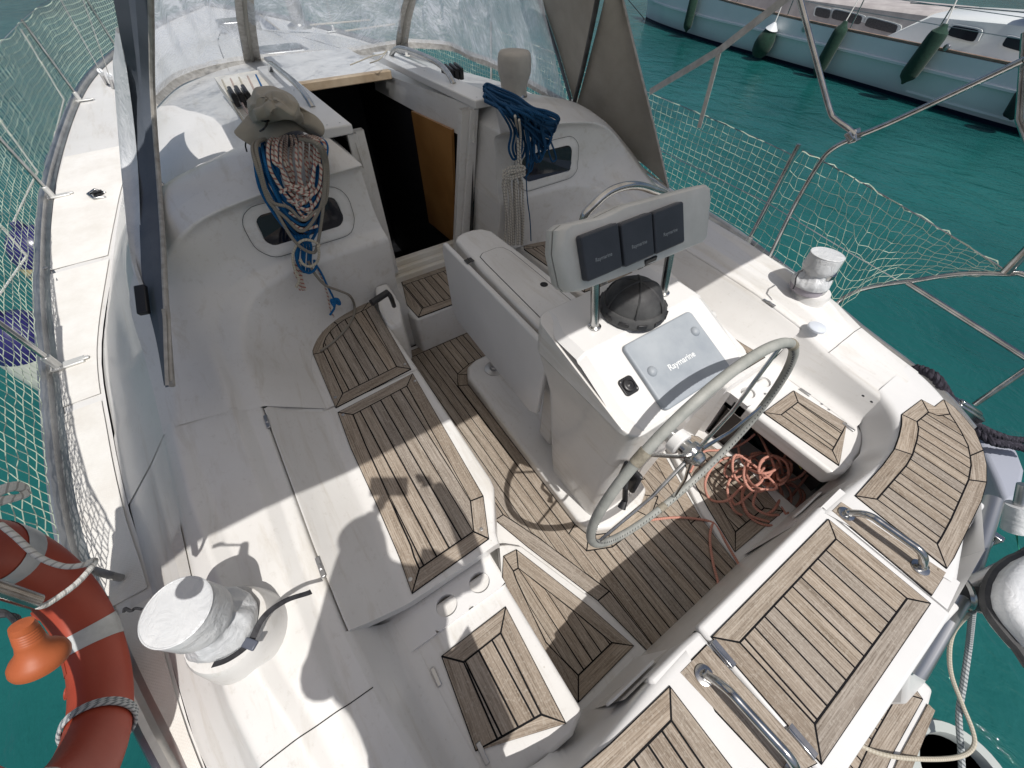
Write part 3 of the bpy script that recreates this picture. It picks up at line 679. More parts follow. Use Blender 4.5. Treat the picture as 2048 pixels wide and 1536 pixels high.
# seats under the teak: forward fixed part and hinged lids
def inner_y(x):
    return interp([(.40, .655), (.46, .64), (.62, .545), (1.34, .53), (2.0, .525)], x)[0]
def seat_rows(x0, x1, n, s, back=True):
    rows = []
    for x in frange(x0, x1, n):
        yi = inner_y(x)
        if x < 1.352:
            g, gz = prof_at(x)[-1]; m0 = 1.008
        else: g, gz = 1.178, .664; m0 = .985
        pts = [P3(x, g-.006, gz-.05, s), P3(x, g-.006, gz, s), P3(x, lerp(g, m0, .35), lerp(gz, .50, .42), s), P3(x, m0, .50, s), P3(x, yi, .50, s), P3(x, yi-.004, .05, s)]
        rows.append(fillet(pts, [0, .012, .06, .02, .022, 0], 5))
    return rows
for s in (1, -1):
    q = MB(); rows = seat_rows(.415, 1.342, 24, s); q.grid(rows, flip=(s == -1))
    for r_ in (rows[0], rows[-1]):
        q.grid([r_, [p+Vector((0, 0, -.05)) if p.z > .2 else p for p in r_]])
    lid = q.build('locker_lid', GEL, yacht)
    for xh in (.62, 1.33-.07):
        h = MB(); y_, z_ = prof_at(xh)[-1]; h.box(P3(xh, y_-.004, z_+.004, s), (.07, .014, .008)); h.box(P3(xh, y_-.004, z_+.009, s), (.02, .01, .006))
        h.build('lid_hinge', STEELD, lid, bevel=.002)
    q = MB(); q.grid([[p-Vector((0, 0, .005)) for p in r_] for r_ in seat_rows(1.33, 1.37, 3, s)], flip=(s == -1)); rows = []
    for x in frange(1.349, 2.03, 20):
        yi = inner_y(x); m0 = interp([(1.35, 1.0), (1.68, .98), (1.83, .9), (1.92, .78), (1.965, .64), (2.0, .58)], x)[0]
        pts = [P3(x, m0+.03, .5015, s), P3(x, yi, .50, s), P3(x, yi-.004, .05, s), P3(x, yi-.004, -.02, s)]
        rows.append(fillet(pts, [0, .022, .02, 0], 5))
    q.grid(rows, flip=(s == -1)); q.build('seat_moulding', GEL, yacht)
    q = MB(); q.prism([(.40, CL+s*1.17), (.40, CL+s*.70), (.5, CL+s*.66), (.64, CL+s*.56), (2.03, CL+s*.54), (2.03, CL+s*.9), (1.5, CL+s*1.17)], -.03, .44); q.build('seat_base', GEL, yacht, smooth=False)
# ---- sole
q = MB(); q.prism([(2.02, CL-.75), (2.02, CL+.75), (-.17, CL+.98), (-.17, CL-.98)], -.06, -.002); q.build('cockpit_sole', GEL, yacht, smooth=False)
PLI = [(943, 739), (944, 728), (950, 716), (962, 708), (985, 700)]
plo = [(1.50, .20), (1.58, .16), (1.61, .08), (1.61, -.08), (1.58, -.16), (1.50, -.20), (.42, -.21), (.34, -.19), (.295, -.1), (.295, .1), (.34, .19), (.42, .21)]
PC = [(x, CL+y) for x, y in plo]
q = MB(); q.prism(PC, -.01, .075); q.build('plinth', GEL, yacht, bevel=.02, bseg=4)
# sole planking laid as four regions around the plinth border
def offs(P, d):
    return inset(P, -d)
bo = inset(PC, -.05); bi = inset(PC, -.002)
sole_out_p = [(1.985, CL+.52), (.66, CL+.53), (.52, CL+.60), (.45, CL+.46), (.12, CL+.36), (-.02, CL+.30), (-.10, CL+.30), (-.12, CL+.24)]
m = MB()
FULL = [(1.99, CL-.52), (1.99, CL+.52), (.66, CL+.53), (.46, CL+.47), (.10, CL+.345), (-.155, CL+.30), (-.155, CL-.30), (.10, CL-.345), (.46, CL-.47), (.66, CL-.53)]
m.prism(FULL, -.001, .0018, m=1)
def plank(P, rnd=None, uvf=None):
    P = inset(P, .0029)
    if len(P) >= 3: m.prism(P, .0005, .0026, m=0, uvf=uvf or (lambda x, y: (x, y)), rnd=random.random() if rnd is None else rnd)
# margin boards
for s in (1, -1):
    plank([(1.99, CL+s*.52), (.66, CL+s*.53), (.66, CL+s*.48), (1.93, CL+s*.47)])
    plank([(.66, CL+s*.53), (.46, CL+s*.47), (.10, CL+s*.345), (.10, CL+s*.275), (.47, CL+s*.40), (.66, CL+s*.48)], uvf=lambda x, y: (x*.93+y*.36, y*.93-x*.36))
    plank([(.10, CL+s*.345), (-.155, CL+s*.30), (-.155, CL+s*.267), (.10, CL+s*.275)])
plank([(1.99, CL-.52), (1.99, CL+.52), (1.93, CL+.47), (1.93, CL-.47)], uvf=lambda x, y: (y, x))
PB = [(1.53, .26), (1.62, .215), (1.66, .10), (1.66, -.10), (1.62, -.215), (1.53, -.26), (.40, -.265), (.29, -.245), (.235, -.13), (.235, .13), (.29, .245), (.40, .265)]
PBW = [(x, CL+y) for x, y in PB]
for i0, i1 in ((0, 1), (1, 3), (3, 4), (4, 5), (5, 6), (6, 7), (7, 8), (8, 9), (9, 10), (10, 11), (11, 12)):
    a = [PBW[i % 12] for i in range(i0, i1+1)]; c = [PC[i % 12] for i in range(i0, i1+1)]
    d = (Vector(a[-1])-Vector(a[0])).normalized()
    plank(a+list(reversed(c)), uvf=lambda x, y, d=d: (x*d.x+y*d.y, y*d.x-x*d.y))
FI = [(1.93, CL-.47), (1.93, CL+.47), (.66, CL+.48), (.47, CL+.40), (.10, CL+.275), (-.155, CL+.267), (-.155, CL-.267), (.10, CL-.275), (.47, CL-.40), (.66, CL-.48)]
YS_ = [-.265-.05*k for k in range(6, 0, -1)]+[-.265+.053*k for k in range(11)]+[.265+.05*k for k in range(1, 7)]
for k in range(len(YS_)-1):
    a = CL+YS_[k]; b_ = CL+YS_[k+1]
    base = clip(FI, 1, a, b_)
    if len(base) < 3: continue
    # cut around the plinth border: fore piece, aft piece, side piece
    yc = (a+b_)/2-CL
    if abs(yc) > .27: plank(base, uvf=None); continue
    FW_ = [(-.26, 1.53), (-.215, 1.62), (-.10, 1.66), (.10, 1.66), (.215, 1.62), (.26, 1.53)]; AW_ = [(-.265, .40), (-.245, .29), (-.13, .235), (.13, .235), (.245, .29), (.265, .40)]
    ys = sorted({a-CL, b_-CL}|{q_ for q_, _ in FW_ if a-CL < q_ < b_-CL}); xsf = [(interp(FW_, y)[0], y+CL) for y in ys]
    lo_y, hi_y = min(p[1] for p in base), max(p[1] for p in base)
    far = clip(base, 0, 1.0, 9); near = clip(base, 0, -9, 1.0)
    xf = 1.93; plank([(xf, a)]+[(x, y) for x, y in xsf]+[(xf, b_)])
    ys = sorted({a-CL, b_-CL}|{q_ for q_, _ in AW_ if a-CL < q_ < b_-CL}); xsa = [(interp(AW_, y)[0], y+CL) for y in ys]
    xa = min(p[0] for p in base); plank([(max(-.155, xa), a)]+[(x, y) for x, y in xsa]+[(max(-.155, xa), b_)])
m.build('sole_teak', [TEAK, CAULK], yacht, smooth=False)
# foot wedges each side of the sole, sloping up outboard
WO = poly_w(zpx(750, 1000, .19531, [(1385, 500), (1455, 520), (1700, 700), (2048, 975)])+zpx(1100, 1050, .19531, [(850, 1180), (880, 1230), (870, 1290), (700, 1480), (560, 1620), (330, 1500), (0, 1080)])+zpx(750, 1000, .19531, [(1490, 1060), (1380, 700), (1355, 570)]), .06)
def wz(x, y):
    a = abs(y-CL); return .012+.22*(a-.335)
def wedge(P, s):
    cx = sum(p[0] for p in P)/len(P); cy = sum(p[1] for p in P)/len(P)
    Ii = inset(P, .055)
    return Ii
for s in (1, -1):
    wp = [(.475, .60), (.47, .53), (.10, .395), (-.11, .335), (-.118, .655), (.10, .70), (.40, .655)]
    wi = [(.395, .598), (.395, .572), (.09, .455), (-.05, .408), (-.055, .60), (.10, .64), (.355, .608)]
    wp2 = [(x, CL+s*y) for x, y in wp]; wi2 = [(x, CL+s*y) for x, y in wi]
    q = MB(); wpo = [(x, CL+s*y) for x, y in ((.56, .66), (.51, .55), (.47, .50), (.10, .355), (-.155, .30), (-.155, .72), (.40, .72))]
    q.prism(wpo, -.01, lambda x, y: wz(x, y)-.002); q.build('foot_brace', GEL, yacht, bevel=.01)
    teak_panel('foot_brace_teak', wp2, wi2, 0, [0, 1, 3, 4], .05, CL+.02, tilt=wz)
# bridge deck teak
O = poly_w(zpx(800, 520, .078125, [(470, 1472), (1655, 1025), (1570, 870), (1455, 165), (1440, 60), (10, 510), (70, 690), (170, 1140)]), .291)
I = poly_w(zpx(800, 520, .078125, [(575, 1245), (1600, 882), (1575, 868), (1470, 300), (1450, 180), (85, 655), (95, 680), (380, 1020)]), .291)
I[6] = ((I[5][0]*.6+I[0][0]*.4), (I[5][1]*.6+I[0][1]*.4)); I[7] = ((I[5][0]*.25+I[0][0]*.75), (I[5][1]*.25+I[0][1]*.75))
teak_panel('step_teak', O, I, .291, [0, 1, 5], .05, CL+.02)

#@@PART3

CUPM = mat('cup_bottom', (.26, .23, .19), .5)
# ---- stern quarters, helm seats and transom
TZ = .568
def sternline(px, z): return [Vector(W(a, b_, z)) for a, b_ in px]
EDGE = [(.0, 1.425, .585), (-.1, 1.40, .576), (-.2, 1.34, .572), (-.28, 1.24, .57), (-.36, 1.09, .57), (-.42, .95, .57), (-.475, .78, .57), (-.52, .60, .57), (-.545, .50, .57)]
RIM = [(.0, 1.13, .583), (-.06, 1.10, .575), (-.115, 1.05, .572), (-.155, .98, .571), (-.18, .88, .571), (-.185, .76, .571), (-.175, .62, .571), (-.165, .50, .571), (-.16, .37, .571)]
WELL = [(.0, 1.085, .43), (-.05, 1.05, .43), (-.09, 1.00, .43), (-.12, .93, .43), (-.135, .84, .43), (-.14, .74, .2), (-.14, .60, .0), (-.14, .50, .0), (-.14, .36, .0)]
for s in (1, -1):
    q = MB(); rows = []
    e = catmull([P3(*p, s) for p in EDGE], 5); r_ = catmull([P3(*p, s) for p in RIM], 5); w_ = catmull([P3(*p, s) for p in WELL], 5)
    for a, c, d in zip(e, r_, w_):
        out = (a-c); out.z = 0; out = out.normalized()
        pts = [a+out*.10+Vector((0, 0, -.75)), a+out*.045+Vector((0, 0, -.3)), a+out*.03+Vector((0, 0, -.06)), a, c, d]
        rows.append(fillet(pts, [0, .05, .03, .03, .03, 0], 4))
    q.grid(rows, flip=(s == 1)); q.build('stern_quarter', GELW, yacht)
    # inboard end of the quarter moulding (handle boards sit here) and the walk-through wall below it
    yin = .325
    q = MB(); q.prism([(-.155, CL+s*.37), (-.155, CL+s*.52), (-.55, CL+s*.52), (-.56, CL+s*(.30 if s == 1 else .395)), (-.158, CL+s*(.30 if s == 1 else .395))], -.15, .5665); q.build('transom_post', GELW, yacht, bevel=.012)
    # helm seat box and its teak
    hp = [(.38, .70), (.38, 1.165), (.0, 1.10), (-.10, 1.02), (-.14, .90), (-.145, .76), (-.12, .70)]
    if s == 1:
        q = MB(); q.prism([(x, CL+s*y) for x, y in hp], -.03, .428); q.build('helm_seat_moulding', GEL, yacht, bevel=.012, bseg=3)
    else:
        q = MB(); q.prism([(x, CL+s*y) for x, y in hp], .335, .428); q.build('helm_seat_moulding', GEL, yacht, bevel=.016, bseg=3)
        q = MB(); q.prism([(.38, CL+s*.73), (.38, CL+s*1.165), (.27, CL+s*1.165), (.27, CL+s*.73)], -.03, .336); q.prism([(.27, CL+s*1.05), (.27, CL+s*1.165), (-.1, CL+s*1.1), (-.14, CL+s*.95)], -.03, .336); q.build('locker_wall', INT, yacht)  # walls coloured dark so the open locker reads as shaded
    # smooth wall from the seat up to the coaming
    rows = []
    for x in frange(-.05, .417, 14):
        g, gz = prof_at(x)[-1]; yb_ = interp([(-.05, 1.045), (.1, 1.06), (.3, 1.07), (.40, 1.08)], x)[0]
        rows.append(fillet([P3(x, g+.004, gz-.001, s), P3(x, g-.012, gz-.012, s), P3(x, yb_+.02, .45, s), P3(x, yb_-.03, .4295, s)], [0, .01, .03, 0], 4))
    q = MB(); q.grid(rows); q.build('helm_backrest', GEL, yacht)
    # console plate with two real drink recesses
    cups = None
    q = MB(); x0, x1, y0, y1, zt = .30, .418, .70, 1.09, .4395; cyl = [(.355, .775), (.355, .905)]
    def P_(x, y, z): return P3(x, y, z, s)
    q.prism([(x0, CL+s*y0), (x1, CL+s*y0), (x1, CL+s*y1), (x0, CL+s*y1)], .35, .375)
    for (cx_, cy_), (ya, yb_) in zip(cyl, ((y0, .84), (.84, .97))):
        sq = []; ci = []
        for k in range(32):
            a = 2*PI*k/32; dx, dy = math.cos(a), math.sin(a); lim = []
            if dx > 1e-6: lim.append((x1-cx_)/dx)
            if dx < -1e-6: lim.append((x0-cx_)/dx)
            if dy > 1e-6: lim.append((yb_-cy_)/dy)
            if dy < -1e-6: lim.append((ya-cy_)/dy)
            t = min(lim); sq.append(P_(cx_+dx*t, cy_+dy*t, zt)); ci.append(P_(cx_+dx*.034, cy_+dy*.037, zt))
        q.grid([sq, ci], closev=True); q.grid([ci, [p-Vector((0, 0, .004)) for p in ci], [p-Vector((0, 0, .06)) for p in ci]], closev=True); q.add([p-Vector((0, 0, .045)) for p in ci], [list(range(32))], None, 1)
    q.add([P_(x0, .97, zt), P_(x1, .97, zt), P_(x1, y1, zt), P_(x0, y1, zt)], [(0, 1, 2, 3)])
    q.add([P_(x0, y0, zt), P_(x1, y0, zt), P_(x1, y0, .35), P_(x0, y0, .35)], [(0, 1, 2, 3)]); q.add([P_(x0, y0, zt), P_(x0, y1, zt), P_(x0, y1, .35), P_(x0, y0, .35)], [(0, 1, 2, 3)]); q.add([P_(x1, y0, zt), P_(x1, y1, zt), P_(x1, y1, .35), P_(x1, y0, .35)], [(0, 1, 2, 3)])
    q.build('drink_holder', [GELW, CUPM], yacht, smooth=False)
# helm seat teak (port, from the photo) and its mirror
O = poly_w(zpx(850, 1200, .19531, [(828, 66), (165, 575)])+[(951, 1503), (984, 1524), (1133, 1447)], .431)
I = poly_w(zpx(850, 1200, .19531, [(775, 338), (398, 637), (742, 1425), (748, 1432), (1190, 1172)]), .431)
teak_panel('helm_seat_teak', [O[0], O[1], O[2], O[4]], [I[0], I[1], I[2], I[4]], .431, [0, 1, 2, 3], .0505, CL+.88)
Om, Im = mirror(O), mirror(I)
teak_panel('helm_seat_teak', [Om[0], Om[1], Om[2], Om[4]], [Im[0], Im[1], Im[2], Im[4]], .431, [0, 1, 2, 3], .0505, CL-.88)
for s in (1, -1):
    for xh in (.20, -.03): q = MB(); q.box(P3(xh, 1.025-.03*(xh < 0), .433, s), (.055, .014, .008)); q.build('seat_hinge', STEELD, yacht, bevel=.002)
# quarter seat teak traced starboard, mirrored to port
QO = [(1802, 829), (1842, 799), (1868, 813), (1886, 799), (1908, 814), (1928, 835), (1950, 862), (1966, 901), (1973, 931), (1973, 965), (1963, 1002), (1937, 1056), (1908, 1116), (1893, 1138), (1709, 992), (1764, 931), (1788, 898), (1797, 873), (1802, 850)]
QI = [(1833, 844), (1856, 825), (1875, 832), (1899, 829), (1907, 841), (1920, 862), (1935, 892), (1939, 912), (1941, 931), (1936, 960), (1926, 983), (1900, 1041), (1880, 1078), (1873, 1088), (1753, 999), (1812, 931), (1824, 910), (1833, 880), (1836, 858)]
O = poly_w(QO, TZ+.004); I = poly_w(QI, TZ+.004)
teak_panel('quarter_seat_teak', O, I, TZ+.004, [0, 1, 3, 7, 9, 13, 14, 16], .0503, CL-.52)
teak_panel('quarter_seat_teak', [(x-.0, 2*-.915-y) for x, y in O], [(x-.0, 2*-.915-y) for x, y in I], TZ+.004, [0, 1, 3, 7, 9, 13, 14, 16], .0503, CL+.47)
# handle boards and grab handles
HB = {-1: [(1661, 1022), (1681, 1003), (1893, 1146), (1864, 1192)], 1: [(1413, 1288), (1357, 1345), (1563, 1565), (1636, 1527)]}
for s in (-1, 1):
    P = poly_w(HB[s], TZ+.001); q = MB(); q.prism(P, TZ-.003, TZ+.0005, m=1)
    Pi = inset(P, .003)
    q.prism(Pi, TZ, TZ+.005, m=0, uvf=lambda x, y: (x, y), rnd=.35)
    board = q.build('handle_board', [TEAK, CAULK], yacht, smooth=False)
    a, c = ((1692, 1028), (1840, 1135)) if s == -1 else ((1408, 1350), (1565, 1525))
    A = W(*a, TZ+.006); B = W(*c, TZ+.006)
    if s == 1: B = A+(B-A).normalized()*.262
    d = (B-A); pth = [A, A+Vector((0, 0, .02))]
    for t in frange(0, 1, 14):
        pth.append(A+d*(.02+.96*t)+Vector((0, 0, .02+.045*min(1, math.sin(PI*min(max(t, 0), 1))*1.9)**.7)))
    pth += [B+Vector((0, 0, .02)), B]
    q = MB(); q.tube(catmull(pth, 3), .0125, 14); hnd = q.build('grab_handle', STEEL, yacht, angle=60)
    for e in (A, B):
        q = MB(); q.lathe([(.026, 0), (.026, .003), (.016, .005), (.0, .005)], e, seg=24); q.build('handle_flange', STEEL, hnd)
    pt = zpx(1348, 1011, .3418, [(955, 50), (1545, 378), (1480, 485)]) if s == -1 else zpx(1348, 1011, .3418, [(205, 862), (75, 1000)])
    screws('board_plug', [W(x, y, TZ)[:2] for x, y in pt], TZ+.0045, .006, TEAK)
# centre transom seat: hinged teak faced lid bridging the walk-through
P = poly_w([(1413, 1282), (1655, 1030), (1868, 1200), (1640, 1536)], TZ)
P = [(-.150, -1.283), (-.150, -.592), (-.575, -.592), (-.575, -1.283)]
q = MB(); q.prism(P, TZ-.045, TZ); ts = q.build('transom_seat', GELW, yacht, bevel=.012, bseg=3)
O = poly_w(zpx(1348, 1011, .3418, [(900, 78), (215, 770), (862, 1518), (1502, 574)]), TZ+.002)
I = poly_w(zpx(1348, 1011, .3418, [(945, 197), (382, 802), (820, 1278), (1360, 545)]), TZ+.002)
seams = sorted([W(1348+a*.3418, 1011+b_*.3418, TZ)[1] for a, b_ in [(885, 265), (840, 325), (790, 370), (745, 415), (695, 470), (640, 530), (585, 595), (525, 655), (475, 715), (425, 785)]])
seams = [seams[0]+.0503*k for k in range(10)]
teak_panel('transom_seat_teak', O, I, TZ+.002, [0, 1, 2, 3], seams=seams)
for px, py in ((1442, 1311), (1600, 1487)):
    c = W(px, py, TZ+.001); q = MB(); q.box(c+Vector((0, -.006, .002)), (.075, .028, .004)); 
    q.tube([c+Vector((-.036, .0, .005)), c+Vector((.036, .0, .005))], .005, 8); q.build('seat_hinge', STEEL, ts, bevel=.001)
# aft cockpit wall with the oval vents, below the transom seat lip
q = MB(); q.add([P3(-.150, -.66, -.01), P3(-.150, .66, -.01), P3(-.156, .60, .545), P3(-.156, -.60, .545)], [(0, 1, 2, 3)]); q.build('aft_cockpit_wall', GEL, yacht, smooth=False)
for s in (1, -1):
    pass
for px, py in ((1262, 1366), (1615, 1010)):
    c = WX(px, py, -.148); q = MB(); out_ = rrect(0, 0, .20, .075, .036, 6); n = len(out_)
    vs = [c+Vector((0, a_, b__)) for a_, b__ in out_]+[c+Vector((.007, a_*.95, b__*.9)) for a_, b__ in out_]
    q.add(vs, [list(range(n, 2*n))]+[[i, (i+1) % n, n+(i+1) % n, n+i] for i in range(n)]); q.build('vent_cover', GELW, yacht, bevel=.002)
# swim platform below and the transom walls
SPZ = -.2
PFO = [(-.50, .64), (-.90, .64), (-.955, .62), (-.965, .33), (-1.0, 0), (-.965, -.33), (-.955, -.62), (-.90, -.64), (-.50, -.64)]
PFI = [(-.50, .58), (-.87, .58), (-.885, .56), (-.895, .31), (-.925, 0), (-.895, -.31), (-.885, -.56), (-.87, -.58), (-.50, -.58)]
q = MB(); q.prism([(-.48, CL-.74), (-.48, CL+.74), (-.97, CL+.70), (-1.04, CL+.33), (-1.08, CL), (-1.04, CL-.33), (-.97, CL-.70)], SPZ-.12, SPZ-.004); q.build('swim_platform', GELW, yacht, bevel=.015)
teak_panel('platform_teak', [(x, CL+y) for x, y in PFO], [(x, CL+y) for x, y in PFI], SPZ, [0, 2, 6, 8], .05, CL)
q = MB(); q.prism([(-.975, CL+.62), (-1.0, CL+.62), (-1.03, CL+.32), (-1.065, CL), (-1.03, CL-.32), (-1.0, CL-.62), (-.975, CL-.62), (-.985, CL-.33), (-1.02, CL), (-.985, CL+.33)], SPZ-.01, SPZ+.003, uvf=lambda x, y: (y, x)); q.build('platform_edge_teak', TEAK, yacht, smooth=False)
for s in (1, -1):
    q = MB(); q.prism([(-.545, CL+s*.40), (-.70, CL+s*.42), (-.88, CL+s*.47), (-.93, CL+s*.68), (-.80, CL+s*.74), (-.56, CL+s*.72)], SPZ-.1, lambda x, y: .47+(x+.545)*1.7); q.build('transom_fairing', GELW, yacht, bevel=.015)
# moulded steps on the starboard outer transom
for a, c, zz in (((1845, 1300), (1925, 1215), .30), ((1925, 1080), (1975, 1010), .38)):
    A = W(*a, zz); B = W(*c, zz); d = (B-A).normalized(); nn = Vector((d.y, -d.x, 0))*1
    if nn.x > 0: nn = -nn
    q = MB(); q.prism([A, B, B-nn*.14, A-nn*.14], zz-.10, zz); q.build('transom_step', GELW, yacht, bevel=.014, bseg=3)

# ---- helm pedestal
ped = MB()
def pr(x, y, z): return P3(x, y, z)
yb = .19
lev = [ # z, x_aft, x_fwd, halfwidth
 (.07, .345, .72, .165), (.25, .345, .735, .175), (.7, .335, .75, .21), (.98, .30, .76, .27)]
rows = []
def ring(z, xa, xf, hw, tilt=0, n=6, r=.05):
    pts = rrect((xa+xf)/2, CL, xf-xa, 2*hw, r, n); return [Vector((x, y, z+tilt*(x-xa))) for x, y in pts]
rows.append(ring(.07, .37, .72, .15)); rows.append(ring(.3, .36, .735, .17)); rows.append(ring(.75, .33, .75, .215)); rows.append(ring(.93, .305, .76, .262, .0)); rows.append(ring(1.005, .295, .765, .285, .0, r=.055))
ped.grid(rows, closev=True)
# sloping dash and flat top
def dash_z(x): return 1.012+(x-.295)*.44 if x < .555 else 1.128+(x-.555)*.02
top = rrect(.53, CL, .475, .57, .055, 6)
ped.prism(top, 1.003, lambda x, y: dash_z(x) if True else 0)
ped.build('pedestal', GEL, yacht, bevel=.014, bseg=3, angle=40)
# dash surface refined: crease strip
q = MB(); rows = []
for x in (.300, .36, .42, .48, .535, .548, .556, .60, .66, .72, .76):
    hw = .278 if .33 < x < .72 else .25
    rows.append([Vector((x, CL+hw*a, dash_z(x)+.0035-(.004 if .54 < x < .552 else 0)-.018*max(0, abs(a)-.9)*10)) for a in (-1, -.9, -.5, 0, .5, .9, 1)])
q.grid(rows, flip=True); dash = q.build('dash_panel', GELW, yacht, angle=25)
def dp(px, py, off=0):   # photo point on the sloping dash plane
    d = ray(px, py); t = (CAMZ-(1.012+off)+.295*.44)/(-d.z+.44*d.x); return Vector((d.x*t, d.y*t, CAMZ+d.z*t))
DN = Vector((-.44, 0, 1)).normalized()
C4 = [dp(*p, .004) for p in ((1237, 695), (1372, 628), (1464, 742), (1325, 820))]
cx = sum(C4, Vector())/4
ax = Vector((0, 1, 0)); ay = Vector((1, 0, .44)).normalized()
wd = .300; hd = .232
c0 = Vector((.425, CL-.005, 1.012+.13*.44))
def slab_on(c, u, v, wd, hd, r, h0, h1, name, m, parent, bevel=.004):
    nn = u.cross(v).normalized()
    if nn.z < 0: nn = -nn
    pts = rrect(0, 0, wd, hd, r, 5); q = MB(); n = len(pts)
    vs = [c+u*x+v*y+nn*h0 for x, y in pts]+[c+u*x+v*y+nn*h1 for x, y in pts]
    fs = [list(range(n, 2*n)), list(range(n-1, -1, -1))]+[[i, (i+1) % n, n+(i+1) % n, n+i] for i in range(n)]
    if u.cross(v).dot(nn) < 0: fs = [f[::-1] for f in fs]
    q.add(vs, fs); return q.build(name, m, parent, bevel=bevel, bseg=3)
pc = slab_on(cx, ax, ay, (C4[0]-C4[1]).length*.5+(C4[3]-C4[2]).length*.5, (C4[0]-C4[3]).length*.5+(C4[1]-C4[2]).length*.5, .018, -.004, .016, 'plotter_cover', GREY, yacht, .006)
CXN = ax.cross(ay).normalized(); CXN = CXN if CXN.z > 0 else -CXN
def text_on(name, txt, c, u, v, size, m, parent, h=.0008, bold=True):
    cu = bpy.data.curves.new(name, 'FONT'); cu.body = txt; cu.size = 1; cu.align_x = 'CENTER'; cu.align_y = 'CENTER'; cu.extrude = 0
    if bold: cu.offset = .018
    o = bpy.data.objects.new(name+'_tmp', cu); COL.objects.link(o); bpy.context.view_layer.update()
    me = bpy.data.meshes.new_from_object(o.evaluated_get(bpy.context.evaluated_depsgraph_get())); bpy.data.objects.remove(o)
    xs = [p.co.x for p in me.vertices]; wdt = max(xs)-min(xs); k = size/wdt; nn = u.cross(v).normalized()
    off = Vector(parent['_o']) if '_o' in parent else Vector((0, 0, 0))
    for p in me.vertices:
        x, y = p.co.x*k, p.co.y*k; p.co = c+u*x+v*y+nn*h-off
    me.materials.clear(); me.materials.append(m)
    t = bpy.data.objects.new(name, me); COL.objects.link(t); t.parent = parent; return t
TXTW = mat('lettering_white', (.72, .74, .75), .5)
TXTG = mat('lettering_grey', (.26, .28, .3), .5)
U = Vector((0, -1, 0)); Vv = Vector((1, 0, .44)).normalized()
text_on('lettering', 'Raymarine', cx+CXN*.016+Vector((-.012, 0, -.005)), U, Vv, .115, TXTW, pc)
for dy, dx in ((.115, .005), (-.115, .045)):
    q = MB(); c = cx+CXN*.015+ax*dy+ay*dx; q.lathe([(.017, 0), (.016, .004), (.011, .009), (.005, .0115), (0, .012)], c, axis=CXN, seg=20); q.build('dome_knob', GREY, pc)
# 12 V socket
c = dp(1256, 772, .004); sock = slab_on(c, ax, ay, .052, .055, .012, -.002, .006, 'power_socket', BLACK, yacht, .002)
q = MB(); q.lathe([(.021, .005), (.021, .012), (.018, .014), (.014, .014), (.013, .010), (.006, .010), (0, .013)], c, axis=CXN, seg=24); q.build('socket_cap', BLACK, sock)
for a in (-1, 1):
    q = MB(); q.lathe([(.003, .006), (.003, .0072), (0, .0078)], c+ax*.019*a+ay*.019*a*-.0+ay*(.019*a), axis=CXN, seg=10); q.build('socket_screw', STEEL, sock)
# compass under a black cover
cc = W(1263, 612, 1.15); cc = Vector((.615, CL+.0, 1.137))
q = MB(); q.lathe([(.105, 0), (.108, .008), (.105, .024), (.097, .034), (.092, .034), (.088, .05), (.074, .078), (.05, .096), (.02, .104), (0, .105)], cc, seg=40)
for k in range(16): pass
comp = q.build('compass_cover', COMP, yacht, angle=28)
for k in range(3):
    q = MB(); a0 = k*PI/3+.3; pth = []
    for t in frange(-1, 1, 16):
        th = t*1.45; r_ = .096*math.sin(abs(th)+.0)*(1 if th > 0 else -1); pth.append(cc+Vector((math.cos(a0)*r_, math.sin(a0)*r_, .024+.086*math.cos(th)*.96)))
    q.tube(pth, .004, 6, squash=.7); q.build('cover_rib', COMP, comp)
for k in range(12):
    a = k*PI/6; q = MB(); q.box(cc+Vector((math.cos(a)*.105, math.sin(a)*.105, .016)), (.008, .030, .016), Matrix.Rotation(a, 3, 'Z')); q.build('cover_lug', BLACK, comp, bevel=.002)
# posts and instrument pod
posts = []
for s in (1, -1):
    q = MB(); p0 = P3(.62, .155, 1.135, s); p1 = P3(.665, .16, 1.35, s); q.tube([p0, p1], .0135, 16); q.lathe([(.02, 0), (.02, .004), (.014, .008)], p0, seg=20); q.build('pod_post', STEEL, yacht)
PX_ = .66
def podp(px, py, x=PX_): return WX(px, py, x)
pc4 = [(1118, 462), (1418, 372), (1404, 486), (1143, 588)]
A, B, Cc, D = [podp(*p) for p in pc4]
pu = Vector((0, -1, 0)); pn = Vector((-.90, 0, .43)).normalized(); pv = pn.cross(pu)*1; pv = pv if pv.z > 0 else -pv
pcen = Vector((PX_, CL-.005, 1.375))
def ptrace(px, py, off=0):
    d = ray(px, py); o = Vector((0, 0, CAMZ)); c = pcen+pn*off; t = (c-o).dot(pn)/d.dot(pn); return o+d*t
pod_px = [(1120, 462), (1135, 450), (1200, 436), (1250, 412), (1395, 374), (1412, 370), (1420, 378), (1421, 402), (1413, 474), (1405, 484), (1300, 528), (1250, 549), (1160, 582), (1140, 584), (1130, 574), (1117, 510)]
front = [ptrace(a, c, .0) for a, c in pod_px]
def loftpoly(front, layers, name, m, parent, n_, **kw):
    cen = sum(front, Vector())/len(front); rows = []
    for sc, h in layers: rows.append([cen+(p-cen)*sc+n_*h for p in front])
    q = MB(); q.grid(rows, closev=True); q.add(rows[-1], [list(range(len(front)))]); q.add(rows[0], [list(range(len(front)))[::-1]])
    return q.build(name, m, parent, weld=True, **kw)
pod = loftpoly(front, [(.93, -.075), (1.0, -.06), (1.02, -.03), (1.02, -.027)], 'instrument_pod', PODW, yacht, pn, angle=50)
q = loftpoly(front, [(1.008, -.0275), (1.008, -.021)], 'pod_seal', RUBBER, pod, pn)
